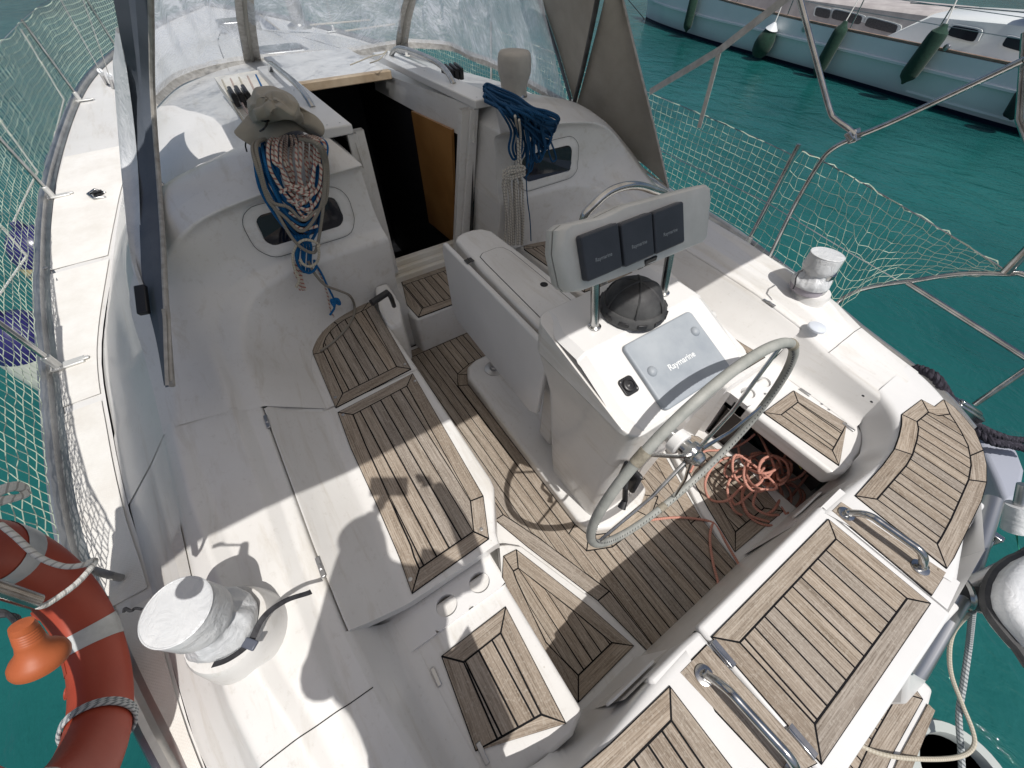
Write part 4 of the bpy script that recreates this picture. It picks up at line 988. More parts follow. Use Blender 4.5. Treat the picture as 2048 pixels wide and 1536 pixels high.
q = loftpoly(front, [(1.02, -.021), (1.02, -.012), (1.0, .0), (.97, .006), (.94, .0075)], 'pod_face', PODW, pod, pn, angle=50)
covs = [[(1160, 468), (1240, 448), (1246, 538), (1172, 562)], [(1243, 446), (1305, 424), (1309, 511), (1249, 535)], [(1308, 422), (1369, 403), (1368, 487), (1311, 508)]]
for cpx in covs:
    P4 = [ptrace(a, c, .03) for a, c in cpx]; cen = sum(P4, Vector())/4
    wd_ = ((P4[1]-P4[0]).length+(P4[2]-P4[3]).length)/2; hd_ = ((P4[3]-P4[0]).length+(P4[2]-P4[1]).length)/2
    co = slab_on(cen-pn*.03, pu, pv, min(wd_, .128), min(hd_, .128), .008, .006, .031, 'instrument_cover', COVER, yacht, .005)
    text_on('lettering', 'Raymarine', cen-pn*.03+pn*.0312-pv*.012, pu, pv, .058, TXTG, co)
q = MB(); c = ptrace(1297, 520, .0); q.box(c, (.02, .05, .02)); q.build('pod_clip', BLACK, pod, bevel=.002)
# guard rail arching round the pod
q = MB(); pth = catmull([P3(.74, .17, 1.13), P3(.76, .175, 1.25), P3(.80, .16, 1.38), P3(.84, .08, 1.475), P3(.85, -.02, 1.50), P3(.84, -.10, 1.475), P3(.80, -.165, 1.38), P3(.76, -.175, 1.25), P3(.74, -.17, 1.13)], 6)
pth = catmull([WX(1225, 600, .80), WX(1205, 560, .84), WX(1180, 490, .86)]+[WX(*p, .86) for p in ((1167, 440), (1190, 408), (1222, 382), (1262, 371), (1300, 378), (1335, 402))]+[P3(.83, -.24, 1.2), P3(.80, -.24, 1.10)], 6)
q.tube(pth, .0135, 14); q.build('guard_rail', STEEL, yacht)
# ---- steering wheel
wh = thing('steering_wheel_tmp', '', ''); bpy.data.objects.remove(wh)
wc = Vector((.2153, CL, .7915)); wr = .4465; tl = .0423
wu = Vector((0, 1, 0)); wv = Vector((math.sin(tl), 0, math.cos(tl))); wn = Vector((-math.cos(tl), 0, math.sin(tl)))
def wp_(a, r_=wr, h=0): return wc+wu*(math.cos(a)*r_)+wv*(math.sin(a)*r_)+wn*h
q = MB(); q.lathe([(.0, -.10), (.03, -.10), (.03, -.02), (.042, -.018), (.045, .0), (.04, .012), (.028, .018), (.026, .032), (.018, .042), (0, .044)], wc, axis=wn, seg=28)
wheel = q.build('steering_wheel', STEEL, yacht, angle=30)
q = MB(); q.tube([wp_(2*PI*k/96) for k in range(96)], .0145, 14, closed=True); q.build('wheel_rim', LEATH, wheel)
for a0, a1 in ((.66, .76), (2.16, 2.27), (4.62, 4.70)):
    q = MB(); q.tube([wp_(lerp(a0, a1, t)) for t in frange(0, 1, 10)], .0165, 14); q.build('rim_whipping', mat('whipping_%d' % int(a0*10), rough=.8, fn=noise_fn((.2, .18, .14), (.32, .29, .23), 60)), wheel)
for k in range(5):
    a = PI/2+.42+k*2*PI/5; q = MB(); q.tube([wp_(a, .03, .004), wp_(a, .2, .012), wp_(a, wr-.008, 0)], [.007, .0062, .0058], 10); q.build('spoke', STEEL, wheel)
q = MB()
for k in range(150):   # lacing stitches on the inner face of the rim
    a = 2*PI*k/150; c = wp_(a, wr-.0135, .006); c2 = wp_(a+.012, wr-.0115, .0105); q.tube([c, c2], .0012, 4)
q.build('rim_stitching', RBLK, wheel)
q = MB(); c = wc-wn*.06; q.lathe([(.03, -.02), (.045, -.015), (.045, .015), (.04, .02), (.03, .02)], c, axis=wn, seg=24); q.build('wheel_collar', GELW, wheel)
# engine control on the pedestal's port flank
eng = MB(); c = WY(1272, 968, -.688)+Vector((.03, 0, .0))
eng.box(c, (.08, .02, .12)); eo = eng.build('engine_control', BLACK, yacht, bevel=.01)
q = MB(); q.tube([c+Vector((0, .012, 0)), c+Vector((-.02, .04, .0)), WY(1250, 1000, -.66), WY(1243, 1016, -.64)], [.009, .009, .010, .015], 10); q.build('throttle_lever', BLACK, eo)
# ---- cockpit table
TT = .88
tp = [Vector(W(a, c, TT)) for a, c in ((914, 489), (928, 464), (945, 456), (968, 453), (985, 455), (1010, 470), (1060, 505), (1113, 540), (1150, 600), (1162, 655), (1146, 700), (1130, 700), (960, 526))]
tpo = [(1.70, .085), (1.735, .06), (1.75, .02), (1.75, -.04), (1.735, -.09), (1.68, -.125), (1.4, -.135), (1.1, -.14), (.78, -.14), (.78, .125), (1.4, .105)]
q = MB(); q.prism([(x, CL+y) for x, y in tpo], TT-.085, TT); table = q.build('cockpit_table', GEL, yacht, bevel=.016, bseg=3)
q = MB(); lidp = [(1.52, .03), (1.50, .055), (1.44, .06), (.80, .085), (.80, -.10), (1.46, -.095), (1.51, -.08), (1.525, -.05)]
q.prism([(x, CL+y) for x, y in lidp], TT-.01, TT+.0025); q.build('table_lid', GEL, table, bevel=.0015)
q = MB(); o_ = [(x, CL+y) for x, y in lidp]; oo = inset(o_, -.0035); 
q.prism(oo, TT-.01, TT+.0006); q.build('lid_gap', RUBBER, table)
c = W(1088, 569, TT+.003); q = MB(); q.lathe([(.018, 0), (.018, .0006), (0, .0006)], c+Vector((0, 0, .0002)), seg=24, sx=1, sy=1); q.build('finger_hole', DARK, table)
# hanging leaf on the port side
lp = [(1.72, .0), (1.735, -.05), (1.705, -.40), (1.66, -.47), (.90, -.50), (.845, -.46), (.81, -.05), (.80, .0)]
q = MB(); y0 = CL+.135
def leafpt(x, z, dy): 
    yy = lerp(.118, .136, (1.72-x)/.9); return Vector((x, CL+yy+dy, TT-.004+z))
n = len(lp); vs = [leafpt(x, z, .004) for x, z in lp]+[leafpt(x, z, .032) for x, z in lp]
q.add(vs, [list(range(n)), list(range(n, 2*n))[::-1]]+[[i, (i+1) % n, n+(i+1) % n, n+i][::-1] for i in range(n)])
leaf = q.build('table_leaf', GELW, table, bevel=.009, bseg=3)
for px, py in ((956, 516), (1101, 676)):
    c = W(px, py, TT); c = Vector((c.x, leafpt(c.x, 0, .0).y-.004, TT)); q = MB(); q.box(c+Vector((0, -.008, .004)), (.035, .022, .004)); q.box(c+Vector((0, .012, .002)), (.035, .016, .004)); q.tube([c+Vector((-.0175, 0, .005)), c+Vector((.0175, 0, .005))], .004, 8)
    q.build('table_hinge', COMP, table, bevel=.001)
q = MB(); c = P3(1.47, .02, .075); q.tube([c, c+Vector((0, 0, .74))], .024, 20); q.lathe([(.062, 0), (.062, .005), (.05, .008), (.03, .01), (.027, .03), (.024, .032)], c, seg=32)
q.build('table_leg', STEELD, table)
q = MB(); c = P3(.86, .0, .075); q.box(c+Vector((0, 0, .38)), (.10, .16, .72)); q.build('table_support', GEL, table, bevel=.012)
# deck filler cap, knob, hatch seams
c = W(1634, 655, .65); q = MB(); q.lathe([(.042, -.004), (.042, .006), (.038, .010), (.036, .010), (.033, .012), (0, .013)], Vector((c.x, c.y, .648)), seg=36); q.build('filler_cap', mat('cap_white', (.6, .64, .7), .3), yacht)
c = W(1420, 634, .61); q = MB(); q.lathe([(.0, .0), (.018, .002), (.027, .012), (.029, .026), (.024, .042), (.012, .051), (0, .053)], Vector((c.x, c.y, .592)), seg=24); q.build('grey_ball_knob', PODW, yacht)
screws('coaming_hole', [W(a, c, .6)[:2] for a, c in ((1729, 789), (1746, 801))], .590, .006, DARK)
# cabin side windows in the bulkhead, either side
for s in (1, -1):
    cyy = interp([(0, 0), (1, 1)], 0)[0]
    yc = .71 if s == 1 else .72; zc = 1.03 if s == 1 else .99
    bx = 2.005
    def bw(y, z):
        Y = CL+s*y; best = sorted(WALLV[s], key=lambda p: (p.y-Y)**2+(p.z-z)**2+(9 if p.x < 1.8 else 0))[:7]
        ws = [1/((p.y-Y)**2+(p.z-z)**2+4e-4) for p in best]; X_ = sum(p.x*w_ for p, w_ in zip(best, ws))/sum(ws)
        return Vector((min(X_, 2.03)-.012, Y, z))
    def ringpts(wd_, hd_, r_): return [bw(yc+a, zc+c) for a, c in rrect(0, 0, wd_, hd_, r_, 6)]
    q = MB(); a = ringpts(.47, .225, .085); n = len(a)
    q.grid([[p+Vector((.02, 0, 0)) for p in a], [p+Vector((-.001, 0, 0)) for p in a], [p+Vector((-.003, 0, 0)) for p in ringpts(.46, .215, .08)], [p+Vector((-.005, 0, 0)) for p in ringpts(.37, .14, .045)], [p+Vector((.0, 0, 0)) for p in ringpts(.36, .135, .042)]], closev=True)
    fr = q.build('portlight_frame', GEL, yacht, angle=40)
    q = MB(); q.tube([p+Vector((-.006, 0, 0)) for p in ringpts(.472, .228, .088)], .0011, 5, closed=True); q.build('frame_seal', RUBBER, fr)
    q = MB(); a = ringpts(.375, .145, .045); q.add([p+Vector((-.003, 0, 0)) for p in a], [list(range(n))]); q.build('portlight_pane', WINB, fr, smooth=False)

#@@PART4

# ---- deck fittings on the yacht: winches, stanchions, rails, track, clutches
def winch(c, r0=.095, h=.16, ped_h=.1, ped_r=.15, name='winch'):
    q = MB(); q.lathe([(ped_r*1.12, -ped_h-.03), (ped_r*1.04, -ped_h*.6), (ped_r, -.012), (ped_r*.94, 0), (0, 0)], c, seg=36)
    wn_ = q.build(name, GEL, yacht)
    q = MB(); q.lathe([(r0*1.12, .001), (r0*1.12, .02), (r0*.95, .03), (r0*.72, .06), (r0*.72, .09), (r0*.95, h*.8), (r0*.95, h), (0, h)], c, seg=32); q.build('drum', STEEL, wn_)
    return wn_
WP = Vector((.556, .514, .755)); WS = Vector((.528, -2.27, .705))
winch(WP, .055, .12, .07, .104); winch(WS, .05, .11, .10, .088)
CWP = Vector((2.235, CL+.60, 1.265)); CWS = Vector((2.27, CL-.66, 1.262))
for c in (CWP, CWS): winch(c, .068, .12, .0, .085)
q = MB(); q.lathe([(.075, .0), (.082, .01), (.082, .05), (.07, .058), (.068, .10), (.075, .115), (0, .118)], CWP+Vector((-.01, .02, .02)), seg=32); q.build('winch_jaw', mat('winch_grey', (.06, .065, .085), .45), yacht)
# stanchions with feet
PST = [(2.45, 0), (4.45, 0), (6.85, 0), (8.6, 0)]
for s in (1, -1):
    for x in ([2.35, 4.4, 6.75, 8.6] if s == 1 else [1.165, 3.0, 4.8, 6.8, 8.6]):
        y, z = interp(TOEs, x); c = P3(x, y-.05, z+.02, s)
        q = MB(); q.tube([c, c+Vector((0, s*.02, .64))], .0125, 12); st = q.build('stanchion', STEEL, yacht)
        q = MB(); q.box(c+Vector((0, -s*.03, -.005)), (.05, .15, .012)); q.box(c+Vector((0, -s*.105, -.002)), (.022, .04, .01)); q.tube([c+Vector((0, 0, -.01)), c+Vector((0, s*.003, .07))], .02, 14)
        q.box(c+Vector((0, s*.035, -.03)), (.05, .014, .07)); q.build('stanchion_foot', mat('cast_foot', (.62, .62, .6), .35, .3) if 'cast_foot' not in bpy.data.materials else bpy.data.materials['cast_foot'], st, bevel=.004)
# genoa track and car (port deck)
tr = [W(a, c, .505) for a, c in ((232, 210), (227, 245), (223, 300), (223, 345), (229, 385), (237, 445))]
q = MB(); q.tube(catmull(tr, 6), .014, 4, squash=.5); trk = q.build('genoa_track', ALU, yacht, smooth=False)
for k in range(24):
    p = catmull(tr, 6); c = p[min(len(p)-1, k+2)]
    if k % 1 == 0:
        q = MB(); q.lathe([(.004, 0), (0, .0008)], c+Vector((0, 0, .0075)), seg=8); q.build('track_hole', BLACK, trk)
c = W(226, 395, .53); q = MB()
q.box(c, (.09, .05, .03)); q.tube([c+Vector((.05, .03, .02)), c+Vector((.09, .085, .045)), c+Vector((.04, .13, .04)), c+Vector((-.03, .10, .03)), c+Vector((-.03, .03, .02))], .012, 8); car = q.build('track_car', STEEL, yacht, bevel=.004)
q = MB(); q.lathe([(.035, -.014), (.035, -.008), (.026, 0), (.035, .008), (.035, .014)], c+Vector((.045, .075, .035)), axis=(.2, .1, 1), seg=20); q.build('sheave', BLACK, car)
c = W(131, 270, .49); q = MB(); q.tube([c+Vector((-.05, 0, .01)), c+Vector((.05, .01, .01))], .012, 8, squash=.5); q.build('deck_fitting', STEELD, yacht)
# fairlead hook on port toe rail
a = W(57, 556, .50); q = MB(); q.tube(catmull([a, a+Vector((-.02, -.06, .03)), a+Vector((.05, -.10, .01)), a+Vector((-.02, -.13, 0)), a+Vector((-.14, -.15, 0))], 5), .007, 8); q.build('rail_hook', STEELD, yacht)
# shroud turnbuckles
for (p0, p1) in (((232, 190), (152, -40)), ((222, 182), (88, -60))):
    A = W(*p0, .56); d = WD(*p1, 6.2)
    q = MB(); q.tube([A, A.lerp(d, 1)], .005, 8); sh_ = q.build('shroud', STEEL, yacht)
    for t0, t1, r_, m in ((0, .06, .022, STEEL), (.06, .09, .016, TAPE), (.09, .24, .02, STEELD), (.24, .28, .024, TXTW)):
        q = MB(); q.tube([A.lerp(d, t0*.8), A.lerp(d, t1*.8)], r_, 12); q.build('turnbuckle', m, sh_)
c = W(228, 200, .50); q = MB(); q.box(c, (.25, .18, .02)); q.build('chain_plate', GELW, yacht, bevel=.006)
# deck organiser and rope clutches either side of the hatch
for s, (px, py) in ((1, (487, 207)), (-1, (906, 158))):
    c = W(px, py, 1.27)
    for k in range(3 if s == 1 else 3):
        q = MB(); cc_ = c+Vector((.0, (k-1)*.034, .03)); q.box(cc_, (.13, .028, .055)); q.box(cc_+Vector((-.02, 0, .035)), (.10, .02, .014), Matrix.Rotation(R(-8), 3, 'Y')); q.build('rope_clutch', BLACK, yacht, bevel=.006)
# recessed line channel on the port roof
q = MB(); q.prism([W(*p, 1.24)[:2] for p in ((432, 163), (520, 148), (560, 190), (505, 262), (470, 215))], 1.20, 1.262); q.build('line_recess', GELC, yacht, smooth=False)
# bimini and pushpit tubes
def WYl(L): return [WY(a, c, y) for a, c, y in L]
fr_s = catmull(WYl([(1540, 512, -2.70), (1590, 410, -2.70), (1637, 330, -2.70), (1665, 298, -2.70), (1710, 275, -2.70), (1800, 237, -2.68), (2048, 120, -2.62)]), 6)
pushS = WYl([(1660, 624, -2.62), (1682, 600, -2.65), (1715, 582, -2.69), (1765, 570, -2.71), (1830, 561, -2.73), (1920, 548, -2.75), (2010, 548, -2.76), (2052, 551, -2.76)])
pushS = [pushS[0]-Vector((0, 0, .02))]+pushS+[P3(-.22, 1.80, .93, -1), P3(-.30, 1.72, .80, -1), P3(-.30, 1.60, .46, -1)]
q = MB(); q.tube(catmull(pushS, 5), .0125, 12); ps = q.build('pushpit_rail', STEEL, yacht)
q = MB(); A = WY(1815, 566, -2.72); B = WY(2048, 714, -2.6); q.tube([A, B, B+(B-A)*.6], .0125, 12); q.build('pushpit_tube', STEEL, ps)
q = MB(); c = WY(1660, 626, -2.62); q.box(c+Vector((0, 0, -.0)), (.06, .05, .05)); q.build('rail_foot', STEELD, ps, bevel=.01)
q = MB(); A = WY(2011, 545, -2.76); q.tube([A, A+Vector((.02, 0, .28))], .02, 14); q.tube([A+Vector((.02, 0, .26)), WY(2046, 235, -2.76), WY(2060, 60, -2.76)], .0225, 14); q.build('gantry_post', STEEL, ps)
# port pushpit / ring rail
pushP = [P3(1.05, 1.80, .47), P3(1.0, 1.82, .9), P3(.6, 1.80, .97), P3(.1, 1.7, .98), P3(-.25, 1.60, .9), P3(-.3, 1.5, .47)]
q = MB(); q.tube(catmull(pushP, 6), .0125, 10); q.tube([P3(.35, 1.72, .45), P3(.33, 1.76, .97)], .0125, 10); q.build('pushpit_rail', STEEL, yacht)
# aft corner bracket, tube and clamp on the transom
c = W(1925, 1185, .22)
q = MB(); q.tube([c+Vector((.02, .04, 0)), W(2060, 1115, .35)], .03, 16); br_ = q.build('davit_arm', STEELD, yacht)
q = MB(); q.tube([c+Vector((.06, .07, -.03)), c+Vector((-.07, -.06, .03))], .055, 20); q.build('davit_clamp', COMP, br_)
for k, (dx, dy, r_) in enumerate(((.0, .0, .062), (-.03, -.03, .06))):
    q = MB(); q.lathe([(r_, -.01), (r_+.006, 0), (r_, .01)], c+Vector((dx, dy, 0)), axis=(.7, .7, -.3), seg=24); q.build('clamp_band', STEEL, br_)
q = MB(); q.tube([W(1830, 1345, .1), W(1890, 1240, .25), c, W(1985, 1000, .3)], .035, 16); q.build('transom_tube', STEELD, yacht)
q = MB(); A = W(1985, 1075, .25); q.tube([A, W(1960, 1115, .2), W(1935, 1150, .2)], .014, 8); q.box(A+Vector((.0, 0, 0)), (.05, .03, .05)); q.build('shackle', STEEL, br_, bevel=.004)

# ------------------------------------------------------------------ sprayhood, side panels, bimini
hood = thing('sprayhood', 'grey canvas sprayhood with wrinkled clear vinyl windows over the companionway', 'sprayhood', (3.6, CL, 1.1))
BP = [(305, 200), (350, 160), (400, 140), (450, 128), (505, 121), (600, 113), (700, 105), (803, 88), (850, 88), (900, 93), (940, 112), (985, 128), (1050, 163), (1137, 214)]
BZ = [1.09, 1.11, 1.12, 1.125, 1.13, 1.14, 1.14, 1.13, 1.12, 1.12, 1.115, 1.11, 1.07, 1.03]
TPX = [270, 320, 375, 430, 488, 580, 690, 856, 900, 940, 975, 1010, 1045, 1075]
TX = [2.9, 3.1, 3.3, 3.45, 3.55, 3.6, 3.6, 3.55, 3.5, 3.4, 3.3, 3.15, 2.95, 2.8]
base = [W(a, c, z) for (a, c), z in zip(BP, BZ)]
topc = [WX(a, -75, x) for a, x in zip(TPX, TX)]
base_s = catmull(base, 6); top_s = catmull(topc, 6)
def hoodtop(p): return Vector((2.72-.10*abs(p.y-CL), CL+(p.y-CL)*.98, 1.90-.05*abs(p.y-CL)**2))
def pane(name, i0, i1):
    rows = []
    for k in range(i0, i1+1):
        b0, t0 = base_s[k], top_s[k]; r_ = []
        for u in frange(0, 1, 24):
            p = b0.lerp(t0, u); 
            p += Vector((.06, 0, .03))*math.sin(PI*u)
            kk = k/2; p += Vector((.016, .0, .012))*(math.sin(kk*1.3+u*7)+.6*math.sin(kk*.7-u*13)+.4*math.sin(kk*2.3+u*19))*math.sin(PI*u)
            r_.append(p)
        t2 = hoodtop(t0)
        for u in (.25, .5, .75, 1): r_.append(t0.lerp(t2, u)+Vector((0, 0, .015*math.sin(PI*u))))
        rows.append(r_)
    q = MB(); q.grid(rows); return q.build(name, VINYL, hood)
base_s = catmull(base_s, 2); top_s = catmull(top_s, 2)
SM = 48, 84, 156
pane('window_panel', 0, 48); pane('window_panel', 48, 84); pane('window_panel', 84, 156)
for k in (48, 84):   # canvas seams between the panes, with the hoop tube behind
    b0, t0 = base_s[k], top_s[k]; pth = [b0.lerp(t0, u)+Vector((.06, 0, .03))*math.sin(PI*u) for u in frange(0, 1, 10)]
    wv_ = (base_s[k+1]-base_s[k-1]).normalized()
    rows = [[p+wv_*d+Vector((-.006, 0, .004)) for d in (-.055*(1.2-.2*i/10), -.045, -.012, .0, .012, .045, .055*(1.2-.2*i/10))] for i, p in enumerate(pth)]
    q = MB(); q.grid(rows); q.grid([[p+Vector((-.006, 0, -.003)) for p in r_] for r_ in rows]); q.build('seam_band', PIPING, hood)
    q = MB(); q.tube([p+Vector((-.02, 0, 0)) for p in pth], .013, 10); q.build('hoop', CANVAS, hood)
    q = MB(); q.lathe([(.012, 0), (.012, .006), (.006, .009), (0, .009)], b0+Vector((-.02, 0, .02)), axis=(-1, 0, .4), seg=12); q.build('snap_stud', STEEL, hood)
rows = [[p+Vector((0, 0, .035)), p+Vector((-.012, 0, .012)), p+Vector((-.03, 0, -.012)), p+Vector((-.06, 0, -.03))] for p in base_s]
q = MB(); q.grid(rows); q.build('base_hem', PIPING, hood)
# hood roof (above the frame) and starboard aft part
roof_aft = [Vector((2.15, -.05, 1.86)), Vector((2.1, -.5, 1.93)), Vector((2.1, CL, 1.96)), Vector((2.1, -1.4, 1.93)), Vector((2.2, -2.0, 1.84))]
ra = catmull(roof_aft, 19); rows = [[a.lerp(c, u)+Vector((0, 0, .05*math.sin(PI*u))) for u in frange(0, 1, 6)] for a, c in zip([hoodtop(top_s[round(k*(len(top_s)-1)/(len(ra)-1))]) for k in range(len(ra))], ra)]
q = MB(); q.grid(rows); q.build('canvas_roof', CANVAST, hood)
# starboard inner gusset between the two hoops
A = WY(1150, 218, -2.36)
g1 = [WY(1150, 214, -2.36), WY(1120, 110, -2.3), WY(1080, -10, -2.2), WY(1062, -75, -2.15)]
g2 = [WY(1150, 214, -2.36), WY(1172, 130, -2.22), WY(1200, 0, -2.1), WY(1212, -75, -2.08)]
a1 = catmull(g1, 5); a2 = catmull(g2, 5)
q = MB(); q.grid([[p.lerp(c, u)+Vector((0, -.03*math.sin(PI*u), 0)) for u in frange(0, 1, 5)] for p, c in zip(a1, a2)]); q.build('gusset_panel', CANVAS, hood)
q = MB(); q.tube([p+Vector((0, .02, 0)) for p in a1], .012, 10); q.build('hoop', CANVAS_SHADE, hood)
q = MB(); q.tube([p+Vector((0, .02, 0)) for p in a2], .015, 10); q.build('hoop', COMP, hood)
# starboard aft wing of the hood
w1 = [WY(1150, 222, -2.37), WY(1175, 130, -2.24), WY(1208, 0, -2.12), WY(1216, -75, -2.1)]
w2 = [WY(1337, 376, -2.42), WY(1310, 260, -2.36), WY(1246, 0, -2.2), WY(1232, -75, -2.15)]
w1 = catmull(w1, 6); w2 = catmull(w2, 6)
q = MB(); q.grid([[p.lerp(c, u)+Vector((0, .025*math.sin(PI*u*2), 0)) for u in frange(0, 1, 8)] for p, c in zip(w1, w2)]); q.build('side_wing', CANVAS, hood)
q = MB(); q.tube(w2, .010, 8, squash=.5); q.tube([w1[0].lerp(w2[0], u)+Vector((0, 0, -.012*math.sin(PI*u))) for u in frange(0, 1, 8)], .009, 8, squash=.5); q.build('wing_hem', PIPING, hood)
c = WY(1148, 205, -2.33); q = MB(); q.tube([c+Vector((-.02, .02, -.06)), c+Vector((.0, 0, .02))], .02, 12); q.tube([c+Vector((-.03, .02, -.09)), c+Vector((-.02, .02, -.05))], .028, 12); q.build('hoop_socket', STEEL, hood)
# port side: hood edge seen nearly edge-on plus its outer lining
ED = [(-75, 212, 300, 2.15), (60, 238, 303, 2.25), (200, 262, 306, 2.4), (365, 276, 318, 2.30), (480, 280, 326, 1.92), (570, 286, 330, 1.68), (680, 312, 337, 1.46), (772, 328, 344, 1.30)]
rows = []
for y, xl, xr, X in ED:
    a = WX(xl, y, X+.10); c = WX(xr, y, X); rows.append([a, a.lerp(c, .35)+Vector((0, -.012, .012)), a.lerp(c, .7)+Vector((0, .012, -.0)), c])
cols = [catmull([r_[j] for r_ in rows], 5) for j in range(4)]
q = MB(); q.grid([[cols[j][i] for j in range(4)] for i in range(len(cols[0]))]); q.build('port_wing', CANVAS_SHADE, hood)  # the shade on this wing is painted in by its darker canvas colour
q = MB(); q.tube(cols[3], .009, 8); q.build('wing_hem', PIPING, hood)
EO = [(60, 246, 2.9), (105, 238, 2.9), (140, 232, 2.85), (250, 238, 2.75), (350, 246, 2.5), (460, 260, 2.15), (530, 274, 1.9), (575, 289, 1.75)]
a = catmull([WX(x, y, X) for y, x, X in EO], 5); c = catmull([WX(xi, y, X) for y, xi, X in [(y, interp([(e[0], e[1]) for e in ED], y)[0]+2, interp([(e[0], e[3]) for e in ED], y)[0]+.10) for y in (60, 105, 140, 250, 350, 460, 530, 575)]], 5)
q = MB(); q.grid([[p.lerp(d, u)+Vector((0, .02*math.sin(PI*u), .01*math.sin(PI*u*2))) for u in frange(0, 1, 6)] for p, d in zip(a, c)]); q.build('outer_lining', VINYLC, hood)
q = MB(); c = WX(283, 598, 1.68); A = WX(281, 572, 1.72); B = WX(288, 628, 1.62)
q.box(A.lerp(B, .5), ((A-B).length*1.0, .035, .02), (B-A).to_track_quat('X', 'Z').to_matrix()); buckle = q.build('strap_block', BLACK, hood, bevel=.004)
st_ = [WX(328, 620, 1.52), WX(331, 640, 1.48), WX(333, 700, 1.39), WX(336, 772, 1.28)]
for d in (0, .012):
    q = MB(); q.tube([p+Vector((d, -d, .004)) for p in catmull(st_, 5)], .006, 6, squash=.4); q.build('hanging_strap', PIPING, hood)
c = WX(320, 372, 2.45); q = MB(); q.lathe([(.02, -.01), (.022, 0), (.02, .01)], c, axis=(.5, .3, .8), seg=14); q.tube([c, c+Vector((-.03, 0, -.05))], .012, 8); q.build('snap_shackle', STEEL, hood)

bim = thing('bimini', 'bimini top on stainless hoops whose bent legs stand on the rails', 'bimini', (.9, CL, 2.2))
q = MB(); q.tube(fr_s, .0125, 14); q.build('bimini_leg', STEEL, bim)
g = catmull(WYl([(1710, 270, -2.66), (1695, 256, -2.66), (1670, 238, -2.66), (1660, 222, -2.66), (1640, 150, -2.64), (1600, 0, -2.60), (1580, -70, -2.58)]), 6)
q = MB(); q.tube(g, .0125, 14); q.build('bimini_leg', STEEL, bim)
q = MB(); c = WY(1708, 272, -2.68); q.tube([c+Vector((.03, .02, .015)), c+Vector((-.012, .01, -.012))], .021, 12); q.box(c, (.04, .05, .06), Matrix.Rotation(.6, 3, 'Y')); q.build('hinge_clamp', STEEL, bim, bevel=.006)
mirP = lambda P: [Vector((p.x, 2*CL-p.y, p.z)) for p in P]
q = MB(); q.tube(mirP(fr_s), .0125, 10); q.build('bimini_leg', STEEL, bim)
q = MB(); q.tube(mirP(g), .0125, 10); q.build('bimini_leg', STEEL, bim)
BH = 2.30
rows = []
for x, dz in ((.0, -.02), (.25, .03), (.7, .07), (1.1, .08), (1.5, .05), (1.85, -.02), (1.95, -.05)):
    rows.append([Vector((x+.02*math.sin(a*5), CL+a*1.69, BH+dz+.10*(1-a*a)-.10+(-.02 if abs(a) > .98 else 0))) for a in frange(-1, 1, 16)])
for r_ in rows:
    for p in r_:
        a = (p.y-CL)/1.69; k = 1.075-.10*max(0, (p.x-1.2)/.75)**2; p.y = CL+1.69*a*k
rows[0] = [Vector((.0+(BH-p.z)*.0-.554*(BH-p.z)*0, p.y, BH-.004+.0*(p.z))) for p in rows[0]]
q = MB(); q.grid(rows); q.build('canvas_top', CANVAST, bim)
for x in (.02, 1.0, 1.9):
    q = MB(); q.tube([Vector((x, CL+a*1.68, BH-.03+.0*(1-a*a))) for a in frange(-1, 1, 12)], .0125, 10); q.build('hoop', STEEL, bim)
for s in (1, -1):
    e = fr_s[-1] if s == -1 else mirP(fr_s)[-1]; e2 = g[-1] if s == -1 else mirP(g)[-1]
    q = MB(); q.tube([e, P3(.12, 1.68, BH-.06, s), P3(.02, 1.68, BH-.02, s)], .0125, 10); q.tube([e2, P3(1.87, 1.68, BH-.05, s), P3(1.9, 1.66, BH-.03, s)], .0125, 10); q.build('hoop_end', STEEL, bim)
# flat webbing straps from the bimini to the lifeline
S0 = WY(1300, 184, -2.9); S1 = WY(1440, 100, -2.8); S2 = WY(1575, -5, -2.70); S3 = WY(1650, -60, -2.65)
def ribbon(path, wd_, th=.003, nrm=Vector((0, 1, .3))):
    rows = []; P = [Vector(p) for p in path]
    for i, p in enumerate(P):
        t = (P[min(i+1, len(P)-1)]-P[max(i-1, 0)]).normalized(); w_ = t.cross(nrm).normalized()*wd_/2; n_ = nrm.normalized()*th
        rows.append([p-w_, p+w_, p+w_+n_, p-w_+n_])
    q = MB(); q.grid(rows, closev=True); return q
WEB = mat('white_webbing', rough=.75, fn=noise_fn((.42, .40, .37), (.58, .56, .52), 20))
q = ribbon([S0, S1, S2, S3], .042, .004); o = q.build('webbing_strap', WEB); tag(o, 'off-white webbing strap stretched from net rail up to the bimini', 'strap')
A = WY(1440, 98, -2.8); B = WY(1420, 175, -2.8); Cc = WY(1398, 256, -2.8)
q = ribbon([A, B, Cc], .030, .003); o = q.build('webbing_tail', WEB); tag(o, 'loose end of webbing strap dangling in front of the starboard net', 'strap')

